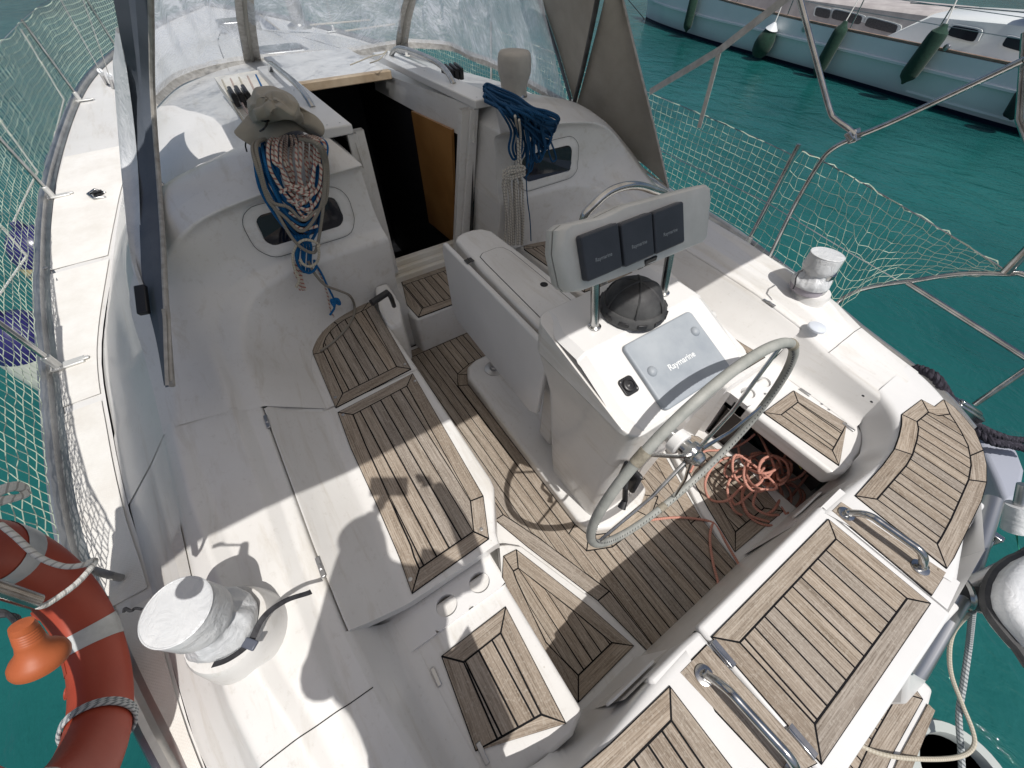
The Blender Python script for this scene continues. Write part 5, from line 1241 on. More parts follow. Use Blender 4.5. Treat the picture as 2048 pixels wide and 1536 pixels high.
# ------------------------------------------------------------------ safety nets
def net(name, top, bot, nu, nv, r, label, jit=.006, diag=0):
    q = MB(); top = [Vector(p) for p in top]; bot = [Vector(p) for p in bot]
    def at(u, v):
        def on(P, t):
            f = t*(len(P)-1); i = min(int(f), len(P)-2); return P[i].lerp(P[i+1], f-i)
        return on(bot, u).lerp(on(top, u), v)
    grid_ = [[at(i/nu, j/nv)+Vector((random.uniform(-jit, jit), random.uniform(-jit, jit)*2, random.uniform(-jit, jit))) for j in range(nv+1)] for i in range(nu+1)]
    for i in range(nu+1): q.tube(grid_[i], r, 3, cap=False)
    for j in range(nv+1): q.tube([grid_[i][j] for i in range(nu+1)], r*(1.0 if j < nv else 1.8), 3, cap=False)
    o = q.build(name, NET); return tag(o, label, 'net', 'safety nets laced along the lifelines')
def railpts(s, xs, zt, inward=.05):
    t = []; b_ = []
    for x in xs:
        y, z = interp(TOEs, x); t.append(P3(x, y-inward+.02, z+zt, s)); b_.append(P3(x, y-.01, z+.075, s))
    return t, b_
xs = frange(.95, 9.6, 70); t, b_ = railpts(1, xs, .66)
for i, p in enumerate(t): p.z -= .035*abs(math.sin(i*.55))
net('safety_net', t, b_, 175, 13, .0018, 'white safety net laced along the port rail beside fenders', .0022)
xs = frange(1.18, 9.6, 60); t, b_ = railpts(-1, xs, .60)
net('safety_net', t, b_, 160, 12, .0015, 'white safety net on starboard rail forward of the twin posts', .003)
tp_ = WYl([(1604, 300, -2.8), (1700, 352, -2.8), (1800, 410, -2.79), (1900, 470, -2.78), (2010, 540, -2.77)]); bt_ = [P3(1.15, 1.86, .50, -1)]+[P3(.8, 1.82, .49, -1), P3(.6, 1.79, .49, -1)]+[WY(1668, 618, -2.63), WY(1740, 576, -2.7), WY(1860, 560, -2.74), WY(2005, 550, -2.76)]
net('safety_net', catmull(tp_, 4), catmull(bt_, 4), 30, 10, .0014, 'sagging wide-mesh net behind the starboard aft winch', .008)
for nm, s, P, lb in (('lifeline', 1, [P3(x, interp(TOEs, x)[0]-.03, interp(TOEs, x)[1]+h, 1) for h in (.65,) for x in frange(.9, 9.6, 30)], 'thin wire lifeline along the top of the port net'),
                 ('lifeline', -1, [P3(x, interp(TOEs, x)[0]-.03, interp(TOEs, x)[1]+.60, -1) for x in frange(1.165, 9.6, 30)]+[], 'thin wire lifeline along the top of the starboard net')):
    q = MB(); q.tube(P, .003, 6); q.build('lifeline', STEEL, yacht)
q = MB(); q.tube(catmull(tp_, 3), .003, 6); q.build('lifeline', STEEL, yacht)
q = MB(); A = P3(1.165, 1.83, .80, -1); q.tube([P3(4.5, 2.05, .82, -1), A, WY(1690, 500, -2.75), WY(1800, 563, -2.72)], .003, 6); q.build('lifeline', STEELD, yacht)
for (p0, p1) in ((P3(1.165, 1.87, .47, -1), P3(1.150, 1.9, 1.10, -1)),):
    pass

#@@PART5

# ------------------------------------------------------------------ winch covers
def cover(c0, c1, r, label, lean=(0, 0), seed=1):
    """c0 base centre (lower skirt), c1 top centre"""
    rnd = random.Random(seed); ax_ = (c1-c0); H = ax_.length; A = ax_.normalized(); X = A.orthogonal().normalized(); Y = A.cross(X)
    prof = [(1.16, .0), (1.20, .05), (1.22, .10), (1.2, .14), (1.15, .19), (1.09, .23), (1.02, .28), (.93, .33), (.88, .37), (.87, .41), (.91, .45), (.97, .49), (1.02, .53), (1.045, .60), (1.03, .72), (1.02, .86), (1.015, .955), (1.0, .985), (.975, 1.0), (.93, 1.0), (.5, 1.004), (0, 1.006)]
    seg = 120; rows = []; ph = [rnd.uniform(0, 6.28) for _ in range(8)]
    for pr_, h in prof:
        amp = .17*max(0, 1-abs(h-.30)/.32)
        row = []
        for j in range(seg):
            a = 2*PI*j/seg
            rg = lambda f_, p_: (1-abs(math.sin(f_*a+p_)))**1.6-.45
            w_ = rg(3.5, ph[0]+h*5)*.7+rg(5, ph[1]-h*7)*.6+rg(8, ph[2]+h*4)*.35+math.sin(3*a+ph[3])*.35
            rr = r*(pr_+amp*w_*.6+(.012*math.sin(3*a+ph[4]+h*5) if h < .95 else 0))
            hh = h+(.07*math.sin(4*a+ph[5])+.03*math.sin(11*a+ph[6]))*max(0, 1-abs(h-.2)/.3)*(0 if h < .05 else 1)
            row.append(c0+A*hh*H+(X*math.cos(a)+Y*math.sin(a))*rr)
        rows.append(row)
    o = thing('winch_cover', label, 'winch cover', tuple(c0), 'covers over the cockpit winches')
    q = MB(); q.grid(rows, closev=True); q.build('cover_fabric', VINYLC, o, angle=70)
    q = MB(); q.tube([c0+A*(H*.99)+(X*math.cos(2*PI*j/48)+Y*math.sin(2*PI*j/48))*r*.99 for j in range(48)], .0028, 6, closed=True); q.build('piping', VINYLC, o)
    return o, A, X, Y, H
cP1 = W(352, 1222, .965); cP0 = Vector((cP1.x+.008, cP1.y+.004, .765))
co, A, X, Y, H = cover(cP0, cP1, .070, 'crumpled white winch cover with black strap beside the orange life ring', seed=3)
STRAP = mat('black_webbing', rough=.7, fn=noise_fn((.015, .015, .018), (.04, .04, .045), 60))
def px_strap(pts, z, wd_=.018):
    return catmull([W(a, c, zz) for (a, c), zz in zip(pts, z)], 5)
path = px_strap([(425, 1330), (450, 1322), (478, 1305), (500, 1285), (508, 1270), (520, 1245), (540, 1222), (575, 1200), (612, 1188), (622, 1184)], [.80, .80, .80, .80, .80, .80, .80, .79, .78, .775])
q = ribbon(path, .015, .002, Vector((.2, -.5, .6))); q.build('strap', STRAP, co)
q = MB(); c = W(500, 1288, .805); q.box(c, (.034, .022, .009), Matrix.Rotation(.7, 3, 'Z')); q.build('buckle', mat('buckle_grey', (.09, .1, .13), .4), co, bevel=.003)
q = MB(); q.tube(px_strap([(283, 1218), (270, 1217), (262, 1222), (250, 1217), (248, 1224)], [.88, .875, .88, .87, .87]), .0035, 6); q.build('draw_cord', STRAP, co)
cS1 = W(1656, 508, .90); cS0 = Vector((cS1.x-.01, cS1.y+.01, .735))
co2, A, X, Y, H = cover(cS0, cS1, .074, 'crumpled white winch cover on the starboard coaming in front of the net', seed=8)
q = MB(); q.tube([W(1606, 540, .82), W(1598, 545, .82), W(1592, 556, .80), W(1590, 570, .77), W(1586, 578, .75)], .0035, 6); q.build('draw_cord', STRAP, co2)
q = MB(); q.lathe([(.078, 0), (.081, .01), (.079, .035), (.074, .04)], Vector((cS0.x, cS0.y, .705)), seg=32); q.build('winch_skirt', mat('lilac_grey', (.36, .33, .37), .45), yacht)
# cloth cover on the starboard cabin-top winch
c0 = Vector((CWS.x, CWS.y, 1.285)); rnd = random.Random(5); rows = []
for pr_, h in ((.8, .0), (.82, .03), (.88, .06), (.98, .085), (1.04, .10), (1.06, .13), (1.05, .16), (1.0, .182), (.9, .193), (.5, .198), (0, .2)):
    rows.append([c0+Vector((math.cos(2*PI*j/48), math.sin(2*PI*j/48), 0))*.088*(pr_+.05*math.sin(7*2*PI*j/48+h*30)*max(0, 1-h/.12)+.02*math.sin(3*2*PI*j/48+1))+Vector((.02*h, .0, h)) for j in range(48)])
q = MB(); q.grid(rows, closev=True); o = q.build('winch_cover', mat('grey_cloth', rough=.85, fn=noise_fn((.36, .345, .32), (.45, .43, .4), 8, bump=.3, bscale=200)), angle=70)
tag(o, 'grey cloth bag cover above the coiled blue rope on cabin top', 'winch cover', 'covers over the cockpit winches')

# ------------------------------------------------------------------ ropes on the port bulkhead
def mix(px, py, j=0, top=1.31, X=1.93, y0=300):
    return W(px, py, top+j) if py < y0 else WX(px, py, X-j)
def strand(q, pts, r, j=0, n=6, **k):
    q.tube(catmull([mix(a, c, j+random.uniform(-.006, .006), **k) for a, c in pts], n), r, 8)
rb = random.Random(11)
def hang(q, n, xl, xr, yb, xb, r, jr, top=286):
    for i in range(n):
        t = i/max(1, n-1); a = lerp(xl[0], xl[1], t)+rb.uniform(-3, 3); b_ = lerp(xr[0], xr[1], t)+rb.uniform(-3, 3); y = lerp(yb[0], yb[1], rb.random()); x = lerp(xb[0], xb[1], rb.random()); j = rb.uniform(*jr)
        pts = [(lerp(a, 575, .35), top-14), (a, top), (a+rb.uniform(-2, 4), top+35), (lerp(a, x-18, .22)+rb.uniform(-5, 5), lerp(top, y, .5)), (lerp(a, x-18, .72), lerp(top, y, .85)), (x, y), (lerp(b_, x+18, .8), lerp(top, y, .85)), (lerp(b_, x+18, .15)+rb.uniform(-5, 5), lerp(top, y, .5)), (b_, top+35), (b_, top), (lerp(b_, 590, .4), top-14)]
        strand(q, pts, r, j)
q = MB(); hang(q, 12, (508, 556), (652, 626), (415, 492), (600, 628), .0064, (.0, .05))
for i in range(5):
    x = 598+i*6; strand(q, [(x-8, 470), (x, 492), (x+rb.uniform(-3, 3), 515), (x-2, 545)], .006, .045)
strand(q, [(596, 480), (592, 510), (600, 535), (618, 546), (632, 535), (628, 520)], .0062, .06)
strand(q, [(628, 524), (642, 545), (655, 572), (668, 598)], .005, .03)
kn = WX(671, 604, 1.87)
q.tube([kn+Vector((.008*math.cos(t), .018*math.cos(t*1.0), .018*math.sin(t*2))) for t in frange(0, 2*PI, 20)], .0065, 8)
q.tube([kn+Vector((.01*math.sin(t*2), .017*math.cos(t+.7), .015*math.sin(t))) for t in frange(0, 2*PI, 20)], .0065, 8)
q.tube([kn, WX(668, 618, 1.86), WX(660, 630, 1.86)], .0055, 8)
tag(q.build('halyard_coil', RBLUE), 'bright blue rope coiled under the sun hat, its tail ending in a knot', 'rope', 'ropes hung from the cabin-top winches')
q = MB(); hang(q, 8, (538, 590), (646, 604), (372, 470), (598, 626), .0060, (.02, .07))
strand(q, [(560, 385), (590, 372), (615, 385), (628, 375), (620, 395), (600, 410)], .006, .06); strand(q, [(575, 400), (600, 415), (625, 430)], .006, .06)
strand(q, [(578, 425), (605, 437), (635, 425)], .006, .065); strand(q, [(582, 445), (605, 458), (636, 452)], .006, .065)
for d in (0, 6, 11): strand(q, [(592+d*.6, 520), (590+d, 545), (598+d*.6, 562), (600+d, 580)], .0058, .05)
strand(q, [(632, 530), (645, 560), (655, 590), (661, 620), (668, 634)], .004, .02)
tag(q.build('sheet_coil', RRED), 'white rope with red flecks coiled in the middle of port bundle', 'rope', 'ropes hung from the cabin-top winches')
q = MB()
for a, b_, y, x in ((506, 648, 505, 622), (513, 652, 440, 605), (509, 645, 462, 600)):
    strand(q, [(530, 278), (a, 290), (a+6, 330), (lerp(a, x, .3), 400), (lerp(a, x, .7), y-25), (x, y), (lerp(b_, x, .5), y-15), (b_, 400), (b_+3, 330), (b_-12, 290), (600, 278)], .0068, .07)
gp = [mix(616, 522, .05), mix(628, 545, .05), mix(650, 570, .045), mix(680, 582, .04), mix(700, 592, .03), W(709, 612, .53), W(706, 635, .512), W(690, 660, .512), W(665, 685, .512), W(641, 702, .512)]
q.tube(catmull(gp, 6), .0066, 8)
gro = q.build('topping_lift_coil', RGREY); tag(gro, 'plain grey rope in port bundle whose end lies on the teak seat', 'rope', 'ropes hung from the cabin-top winches')
for P_, d in (((641, 702), W(641, 702, .513)), ):
    q = MB(); e = gp[-1]; e2 = gp[-2]; t = (e-e2).normalized(); q.tube([e-t*.012, e+t*.012], .0085, 10); q.build('whipped_end', TXTW, gro)
q = MB(); strand(q, [(640, 492), (628, 483), (608, 480), (592, 492), (585, 515), (590, 540), (598, 560), (592, 575)], .006, .075)
strand(q, [(600, 518), (606, 528), (620, 533), (634, 524), (638, 508), (636, 492)], .006, .085)
tag(q.build('lashing', RCREAM), 'cream cord wrapped around the lower end of port rope bundle', 'rope', 'ropes hung from the cabin-top winches')
# lines running through the port clutches
cols_ = [RCREAM, RRED, RCREAM, RRED, RBLUE]
for k, m in enumerate(cols_):
    x0 = 440+k*17; q = MB(); q.tube([W(x0+4, 160-k*2.5, 1.262), W(x0+18, 190-k*3, 1.275), W(x0+30, 215-k*3, 1.29), W(x0+48, 245-k*3, 1.29)], .005, 8)
    o = q.build('control_line', m); tag(o, ['outermost cream line entering the port rope clutches', 'second line from outboard, red flecked, entering the port clutches', 'middle cream line entering the port rope clutches', 'red flecked line next to the blue one at port clutches', 'blue line nearest the hatch at the port clutches'][k], 'rope', 'lines through the port clutches')
q = MB(); q.tube([W(885, 128, 1.26), W(905, 148, 1.29)], .005, 8); q.tube([W(905, 160, 1.3), W(940, 180, 1.31)], .006, 8)
tag(q.build('control_line', RBLUE), 'blue line passing through the starboard rope clutches', 'rope')
# ------------------------------------------------------------------ ropes on the starboard bulkhead
def mixS(px, py, j=0): 
    t = max(0, min(1, (py-225)/35)); return W(px, py, 1.315+j).lerp(WX(px, py, 1.93-j), t)
def strandS(q, pts, r, j): q.tube(catmull([mixS(a, c, j+rb.uniform(-.006, .006)) for a, c in pts], 6), r, 8)
q = MB()
for i in range(11):   # hanging bights
    t = i/10; x = lerp(1028, 1086, t)+rb.uniform(-3, 3); y = lerp(348, 300, abs(t-.45)*1.6)+rb.uniform(-12, 12); w_ = rb.uniform(7, 11); j = rb.uniform(.0, .05)
    strandS(q, [(lerp(985, 1045, t), lerp(200, 215, t)), (lerp(1005, 1070, t), 228), (x-w_*.6, 262), (x-w_, lerp(262, y, .55)), (x-w_*.7, y-10), (x, y), (x+w_*.7, y-12), (x+w_, lerp(262, y, .5)), (x+w_*.3, 255), (lerp(1030, 1092, t), 232), (lerp(1010, 1050, t), 212)], .0062, j)
for i in range(12):   # diagonal wraps under the cover
    t = i/11; j = rb.uniform(.0, .055); a = lerp(172, 192, t)+rb.uniform(-3, 3)
    strandS(q, [(968+rb.uniform(-2, 4), a+4), (975, a-2), (1000, a+8+12*t), (1032, a+22+10*t), (1065, lerp(215, 262, t)), (1092+rb.uniform(-6, 6), lerp(222, 285, t)), (lerp(1117, 1094, t)+rb.uniform(-4, 2), lerp(232, 296, t)), (lerp(1116, 1088, t), lerp(242, 304, t)), (lerp(1090, 1075, t), lerp(240, 290, t)), (1050, lerp(222, 258, t)), (1005, lerp(208, 222, t)), (970, a+10)], .0062, j)
strandS(q, [(1100, 280), (1108, 300), (1112, 318), (1104, 322), (1097, 300), (1098, 282)], .005, .03)
strandS(q, [(1052, 350), (1055, 400), (1060, 440), (1062, 482)], .0035, .02)
tag(q.build('halyard_coil', RBLUED), 'dark blue rope heaped over starboard cabin-top winch and window', 'rope', 'ropes hung from the cabin-top winches')
q = MB()
strandS(q, [(1030, 232), (1034, 260), (1036, 300), (1036, 340)], .006, .06); strandS(q, [(1038, 240), (1041, 270), (1040, 310), (1044, 345)], .006, .06)
for i in range(9):
    x = 1010+i*4.4; strandS(q, [(1028+rb.uniform(-6, 6), 342), (x-2+rb.uniform(-2, 2), 362), (x+rb.uniform(-2, 2), 400), (x+2, 440), (x+2+rb.uniform(-3, 3), 490)], .0062, rb.uniform(.0, .05))
for y in (338, 345, 350): strandS(q, [(1006, y+4), (1020, y+8), (1035, y+4), (1049, y), (1044, y-6), (1022, y-4), (1006, y+4)], .006, .06)
strandS(q, [(1012, 350), (1008, 380), (1013, 420)], .006, .06)
tag(q.build('sheet_hank', RWHITE), 'white rope with black flecks hanked beside the companionway, starboard side', 'rope', 'ropes hung from the cabin-top winches')
# ------------------------------------------------------------------ salmon rope heap in the starboard helm well
rs = random.Random(21); q = MB()
def loops(q, n, cx, cy, sx, sy, rmin, rmax, z0, z1, r=.0062):
    pts = []; a = rs.uniform(0, 6)
    for k in range(n):
        x0 = cx+rs.uniform(-sx, sx); y0 = cy+rs.uniform(-sy, sy); rr = rs.uniform(rmin, rmax); el = rs.uniform(.6, 1.0); rot = rs.uniform(0, PI)
        for t in range(7):
            a += 2*PI/7*1.02; u = math.cos(a)*rr; v = math.sin(a)*rr*el
            pts.append(W(x0+u*math.cos(rot)-v*math.sin(rot), y0+u*math.sin(rot)+v*math.cos(rot), rs.uniform(z0, z1)+.05*max(0, math.sin(a*.5+k))))
    q.tube(catmull(pts, 5), r, 8)
loops(q, 4, 1575, 925, 30, 22, 26, 50, .08, .24); loops(q, 4, 1505, 915, 30, 30, 26, 52, .10, .26)
loops(q, 4, 1500, 985, 55, 22, 34, 66, .02, .09); loops(q, 3, 1540, 1005, 40, 16, 44, 70, .015, .05); loops(q, 2, 1450, 950, 26, 20, 28, 50, .03, .14)
def lay(q, P, z=.012, r=.0062): q.tube(catmull([W(a, c, zz) for a, c, zz in [(p[0], p[1], p[2] if len(p) > 2 else z) for p in P]], 6), r, 8)
lay(q, [(1380, 945, .1), (1405, 905, .12), (1440, 900, .10), (1480, 890, .12), (1510, 868, .2)])
lay(q, [(1392, 930, .02), (1400, 985), (1416, 1022), (1440, 1035), (1480, 1030), (1540, 1022), (1575, 1000), (1600, 970, .05), (1615, 950, .1)])
lay(q, [(1300, 1040), (1350, 1035), (1395, 1038), (1425, 1045), (1438, 1060), (1455, 1090), (1478, 1130), (1490, 1160)])
lay(q, [(1455, 1020), (1432, 1035), (1420, 1070), (1425, 1120), (1436, 1165), (1440, 1200)])
lay(q, [(1405, 1250), (1408, 1215), (1425, 1195), (1450, 1190), (1470, 1200), (1450, 1215), (1440, 1240)])
lay(q, [(1365, 935, .03), (1380, 980), (1400, 1010), (1420, 1030), (1470, 1036), (1520, 1028), (1580, 1004)])
tag(q.build('coiled_rope', RPINK), 'faded salmon rope heaped and looped on the sole below the wheel', 'rope')
q = MB(); lay(q, [(1590, 918, .2), (1598, 930, .19), (1603, 938, .18)], r=.003); tag(q.build('yellow_cord', mat('yellow_cord', (.6, .55, .08), .6)), 'short yellow cord end beside the salmon rope heap', 'cord')
# hatch cord ends by the sliding hatch
q = MB(); q.tube(catmull([W(700, 130, 1.31), W(720, 122, 1.32), W(745, 112, 1.31), W(765, 108, 1.31), W(775, 100, 1.31), W(760, 118, 1.33), W(740, 126, 1.31)], 5), .0035, 6); tag(q.build('thin_cord', RCREAM), 'thin white cord lying on top of the sliding hatch', 'cord')

# ------------------------------------------------------------------ sun hat
hat = thing('sun_hat', 'beige wide-brimmed sun hat with chin toggle resting on the port cabin winch', 'hat', tuple(W(560, 262, 1.38)))
n_ = 16
edge = [(468, 265, 1.39), (480, 252, 1.40), (500, 238, 1.415), (530, 215, 1.44), (575, 205, 1.45), (612, 222, 1.44), (632, 232, 1.43), (648, 252, 1.41), (645, 270, 1.385), (628, 273, 1.35), (606, 262, 1.385), (582, 261, 1.40), (556, 274, 1.385), (538, 291, 1.355), (520, 299, 1.33), (492, 284, 1.36)]
root = [(503, 238, 1.415), (503, 228, 1.42), (508, 215, 1.43), (530, 203, 1.44), (560, 200, 1.445), (590, 210, 1.44), (602, 226, 1.43), (607, 240, 1.42), (602, 246, 1.415), (594, 245, 1.412), (582, 241, 1.415), (568, 239, 1.418), (550, 241, 1.418), (535, 246, 1.415), (520, 248, 1.412), (509, 245, 1.412)]
mid = [(499, 225, 1.46), (497, 210, 1.47), (500, 193, 1.48), (515, 180, 1.49), (545, 178, 1.50), (575, 186, 1.50), (592, 200, 1.49), (601, 216, 1.48), (602, 232, 1.465), (590, 238, 1.46), (572, 236, 1.46), (555, 233, 1.46), (540, 235, 1.46), (525, 238, 1.455), (512, 238, 1.455), (504, 233, 1.455)]
top_ = [(506, 208, 1.50), (504, 198, 1.50), (508, 186, 1.51), (520, 177, 1.52), (548, 176, 1.525), (570, 186, 1.525), (584, 200, 1.515), (590, 212, 1.505), (588, 224, 1.495), (578, 226, 1.495), (562, 222, 1.50), (550, 218, 1.505), (540, 220, 1.50), (528, 224, 1.49), (516, 222, 1.49), (508, 216, 1.49)]
R_ = [[W(a, c, z) for a, c, z in ring_] for ring_ in (edge, root, mid, top_)]
cen = sum(R_[3], Vector())/16+Vector((0, 0, .012)); inn = [p.lerp(cen, .55)+Vector((0, 0, .008)) for p in R_[3]]
rows = [R_[0], [p.lerp(r_, .5)+Vector((0, 0, .006)) for p, r_ in zip(R_[0], R_[1])], R_[1], [p.lerp(r_, .15) for p, r_ in zip(R_[1], R_[2])], R_[2], R_[3], inn, [cen]*16]
rows = [catmull(r_, 4, closed=True) for r_ in rows]
cols = list(zip(*rows)); cols = [catmull(c, 4) for c in cols]; rows = [list(r_) for r_ in zip(*cols)]
rows = [[p+Vector((.004*math.sin(j*.9+i*.6), .004*math.sin(j*.55-i*.9), .006*math.sin(j*.42+i*.8))) if 10 < i < 27 else p for j, p in enumerate(r_)] for i, r_ in enumerate(rows)]
q = MB(); q.grid(rows, closev=True); q.grid([[p-Vector((0, 0, .003)) for p in r_] for r_ in rows[:9]], closev=True, flip=True); q.build('hat_cloth', BEIGE, hat, angle=80)
q = MB(); q.tube(catmull([W(524, 239, 1.43), W(530, 243, 1.43), W(536, 240, 1.43), W(533, 250, 1.43), W(527, 258, 1.42), W(520, 262, 1.41)], 4), .0035, 8); q.tube([W(523, 240, 1.435), W(538, 240, 1.435)], .006, 8); q.build('chin_cord', BLACK, hat)
q = MB(); q.tube(catmull([W(492, 283, 1.36), W(491, 292, 1.34), W(494, 304, 1.32)], 4), .003, 6); q.build('chin_cord', BLACK, hat)
# winch handle in its pocket
q = MB(); P = [(1.955, .50), (1.955, .585), (1.87, .60), (1.83, .585), (1.83, .50)]
P = [W(a, c, .60) for a, c in ((775, 612), (800, 601), (806, 612), (808, 640), (790, 645))]
c = P3(1.80, .485, .5)
q.prism([(1.70, CL+.455), (1.70, CL+.535), (1.80, CL+.535), (1.98, CL+.49), (1.98, CL+.41), (1.80, CL+.42)], .20, lambda x, y: .50+.09*min(1, max(0, (x-1.70)/.12))); q.build('handle_pocket', GEL, yacht, bevel=.02, bseg=3)
hd = thing('crank_handle', 'black winch handle standing in the pocket at forward end of port seat', 'winch handle', tuple(c))
q = MB(); q.tube(catmull([W(743, 606, .70), W(758, 596, .70), W(775, 585, .70)], 4), [.017]*9, 14); q.build('grip', BLACK, hd)
q = MB(); q.tube(catmull([W(772, 583, .70), W(779, 590, .69), W(784, 600, .66), W(788, 612, .60)], 4), .012, 10); q.build('arm', BLACK, hd)

# ------------------------------------------------------------------ life ring and its light
ring_t = thing('life_ring', 'orange life ring with silver reflective bands hung inside the port rail', 'life ring', (.67, .86, .5))
rc_ = Vector((.675, .865, .875)); RM = .292; rt = .077
RX = Vector((1, .05, 0)).normalized(); RZ = Vector((0, -.10, 1)).normalized(); RN = RX.cross(RZ).normalized()
def rp(a, b_, k=1.0, f=1.0):
    d = RX*math.cos(a)+RZ*math.sin(a); return rc_+d*(RM+rt*k*math.cos(b_)*.98)+RN*rt*k*math.sin(b_)*.78
q = MB(); q.grid([[rp(2*PI*i/96, 2*PI*j/28) for j in range(28)] for i in range(96)], closeu=True, closev=True); q.build('ring_body', ORANGE, ring_t, angle=80)
for a0 in (R(8), R(98), R(188), R(-62)):
    q = MB(); q.grid([[rp(a0+R(t), 2*PI*j/28, 1.03) for j in range(28)] for t in (-6, -3, 0, 3, 6)], closev=True); q.build('reflective_band', TAPE, ring_t, angle=80)
q = MB(); pts = []
for i in range(60):
    a = 2*PI*i/60; ph_ = abs(math.sin(2*(a-R(8)))); pts.append(rc_+(RX*math.cos(a)+RZ*math.sin(a))*(RM+rt*(.99+.10*ph_))+RN*(-.03*ph_)+Vector((0, 0, -.02*ph_)))
q.tube(pts, .0048, 8, closed=True); q.build('grab_line', RTWIST, ring_t)
q = MB(); g_ = [WD(0, 1048, 1.24), WD(30, 1072, 1.22), WD(75, 1112, 1.20), WD(125, 1132, 1.18), WD(165, 1130, 1.17), WD(188, 1120, 1.17), WD(185, 1132, 1.17), WD(150, 1170, 1.15), WD(95, 1208, 1.13), WD(75, 1212, 1.12)]
q.tube(catmull(g_, 6), .005, 10); q.build('lashing_line', RTWIST, ring_t)
for a0, b0 in ((R(-35), R(235)), (R(-88), R(230)), (R(-20), R(225))):   # moulded disc and plate marks
    q = MB(); c = rp(a0, b0, 1.0); nn = (c-(rc_+(RX*math.cos(a0)+RZ*math.sin(a0))*RM)).normalized(); q.lathe([(.014, -.001), (.015, .0012), (.012, .0012), (.011, .0), (0, .0)], c, axis=nn, seg=20); q.build('moulded_disc', ORANGE, ring_t)
q = MB(); rows = []
for i in range(9):
    rows.append([rp(R(-78+3.2*i), R(215+5*j), 1.012) for j in range(9)])
q.grid(rows); q.build('moulded_plate', ORANGE, ring_t)
lt = thing('rescue_light', 'orange flared rescue light with ribbed neck hanging in front of the life ring', 'rescue light', tuple(WD(60, 1300, .9)))
A = WD(46, 1256, .86); B = WD(84, 1326, .90); ax_ = (B-A); H = ax_.length; axn = ax_.normalized()
prof = [(.0, -.012), (.021, -.01), (.023, .0)]
for k in range(5): prof += [(.0235+.0006*k, .004+.006*k), (.0215+.0006*k, .006+.006*k), (.0235+.0006*k, .0085+.006*k)]
prof += [(.0265, .040), (.030, .055), (.038, .067), (.047, .076), (.0525, .085), (.054, .095), (.052, .103), (.049, .103), (.044, .095), (.02, .09), (0, .09)]
k = H/.105
q = MB(); q.lathe([(r_*k*.86, h*k) for r_, h in prof], A, axis=axn, seg=40); q.build('float_body', ORANGE2, lt, angle=40)
q = MB()
for d in (0, 1, 2): q.tube(catmull([A+Vector((0, 0, .005)), WD(20+d*6, 1232, .93), WD(-2, 1222+d*5, .94), WD(-40, 1235+d*4, .95)], 4), .003, 6)
q.build('cord', STRAP, lt)
q = MB(); A = WD(-60, 1160, 1.05); B = WD(72, 1204, 1.12); q.tube([A, B], .0125, 12); q.build('rail_tube', STEEL, yacht)
# white rope loops over the rail forward of the ring
q = MB()
for d in range(4): q.tube(catmull([WD(-20, 985+d*4, 1.42), WD(12, 972+d*3, 1.42), WD(36, 968+d*3, 1.43), WD(52, 978+d*2, 1.44), WD(40+d*3, 992, 1.43), WD(15, 996+d*2, 1.42), WD(-15, 1000+d*4, 1.42)], 5), .006, 8)
tag(q.build('white_line_coil', RTWIST), 'small coil of white twisted line over the port rail above the ring', 'rope')
# throwing line coil bottom-left on the ring
q = MB()
for d in range(3): q.tube(catmull([rp(R(-112+d*1.5), 2*PI*j/12, 1.10) for j in range(12)], 4, closed=True), .0045, 8, closed=True)
q.build('lashing', RBRD, ring_t)

# ------------------------------------------------------------------ fenders on the port side
NAVY = mat('navy_vinyl', (.02, .018, .10), .25); FW = mat('fender_white', rough=.35, fn=noise_fn((.50, .52, .46), (.62, .63, .57), 5)); FY = mat('fender_yellowed', rough=.4, fn=noise_fn((.42, .33, .16), (.56, .46, .27), 6))
for i, (x, dy, zc, m, lb, r_, L_) in enumerate(((6.55, .36, -.06, FW, 'navy capped white fender hanging outside, furthest forward of the three', .22, .70), (4.72, .38, -.08, FY, 'navy capped fender with yellowed body, middle of the three portside', .22, .74), (3.42, .38, -.08, FW, 'navy capped cream fender hanging outside, nearest of the three', .21, .74))):
    c = P3(x, interp(TOEs, x)[0]+dy, zc)
    f = thing('fender', lb, 'fender', (c.x, c.y, c.z-L_/2), 'fenders along the port side')
    q = MB(); q.lathe([(.02, -.5), (.06, -.49), (.55, -.42), (.85, -.32), (.98, -.15), (1.0, 0), (1.0, .18)], c, seg=28) if 0 else q.lathe([(r_*a, h*L_) for a, h in ((.1, -.5), (.5, -.46), (.82, -.36), (.97, -.2), (1, 0), (.98, .17))], c, seg=28); q.build('fender_body', m, f)
    q = MB(); q.lathe([(r_*a, h*L_) for a, h in ((.985, .165), (.96, .24), (.82, .36), (.5, .46), (.2, .5), (.16, .56), (0, .57))], c, seg=28); q.build('fender_cap', NAVY, f)
    q = MB(); y, z = interp(TOEs, x); q.tube([c+Vector((0, 0, .57*L_)), P3(x+.02, y+.02, z+.08), P3(x+.04, y-.03, z+.62)], .007, 6); q.build('fender_lanyard', RTWIST, f)

#@@PART6

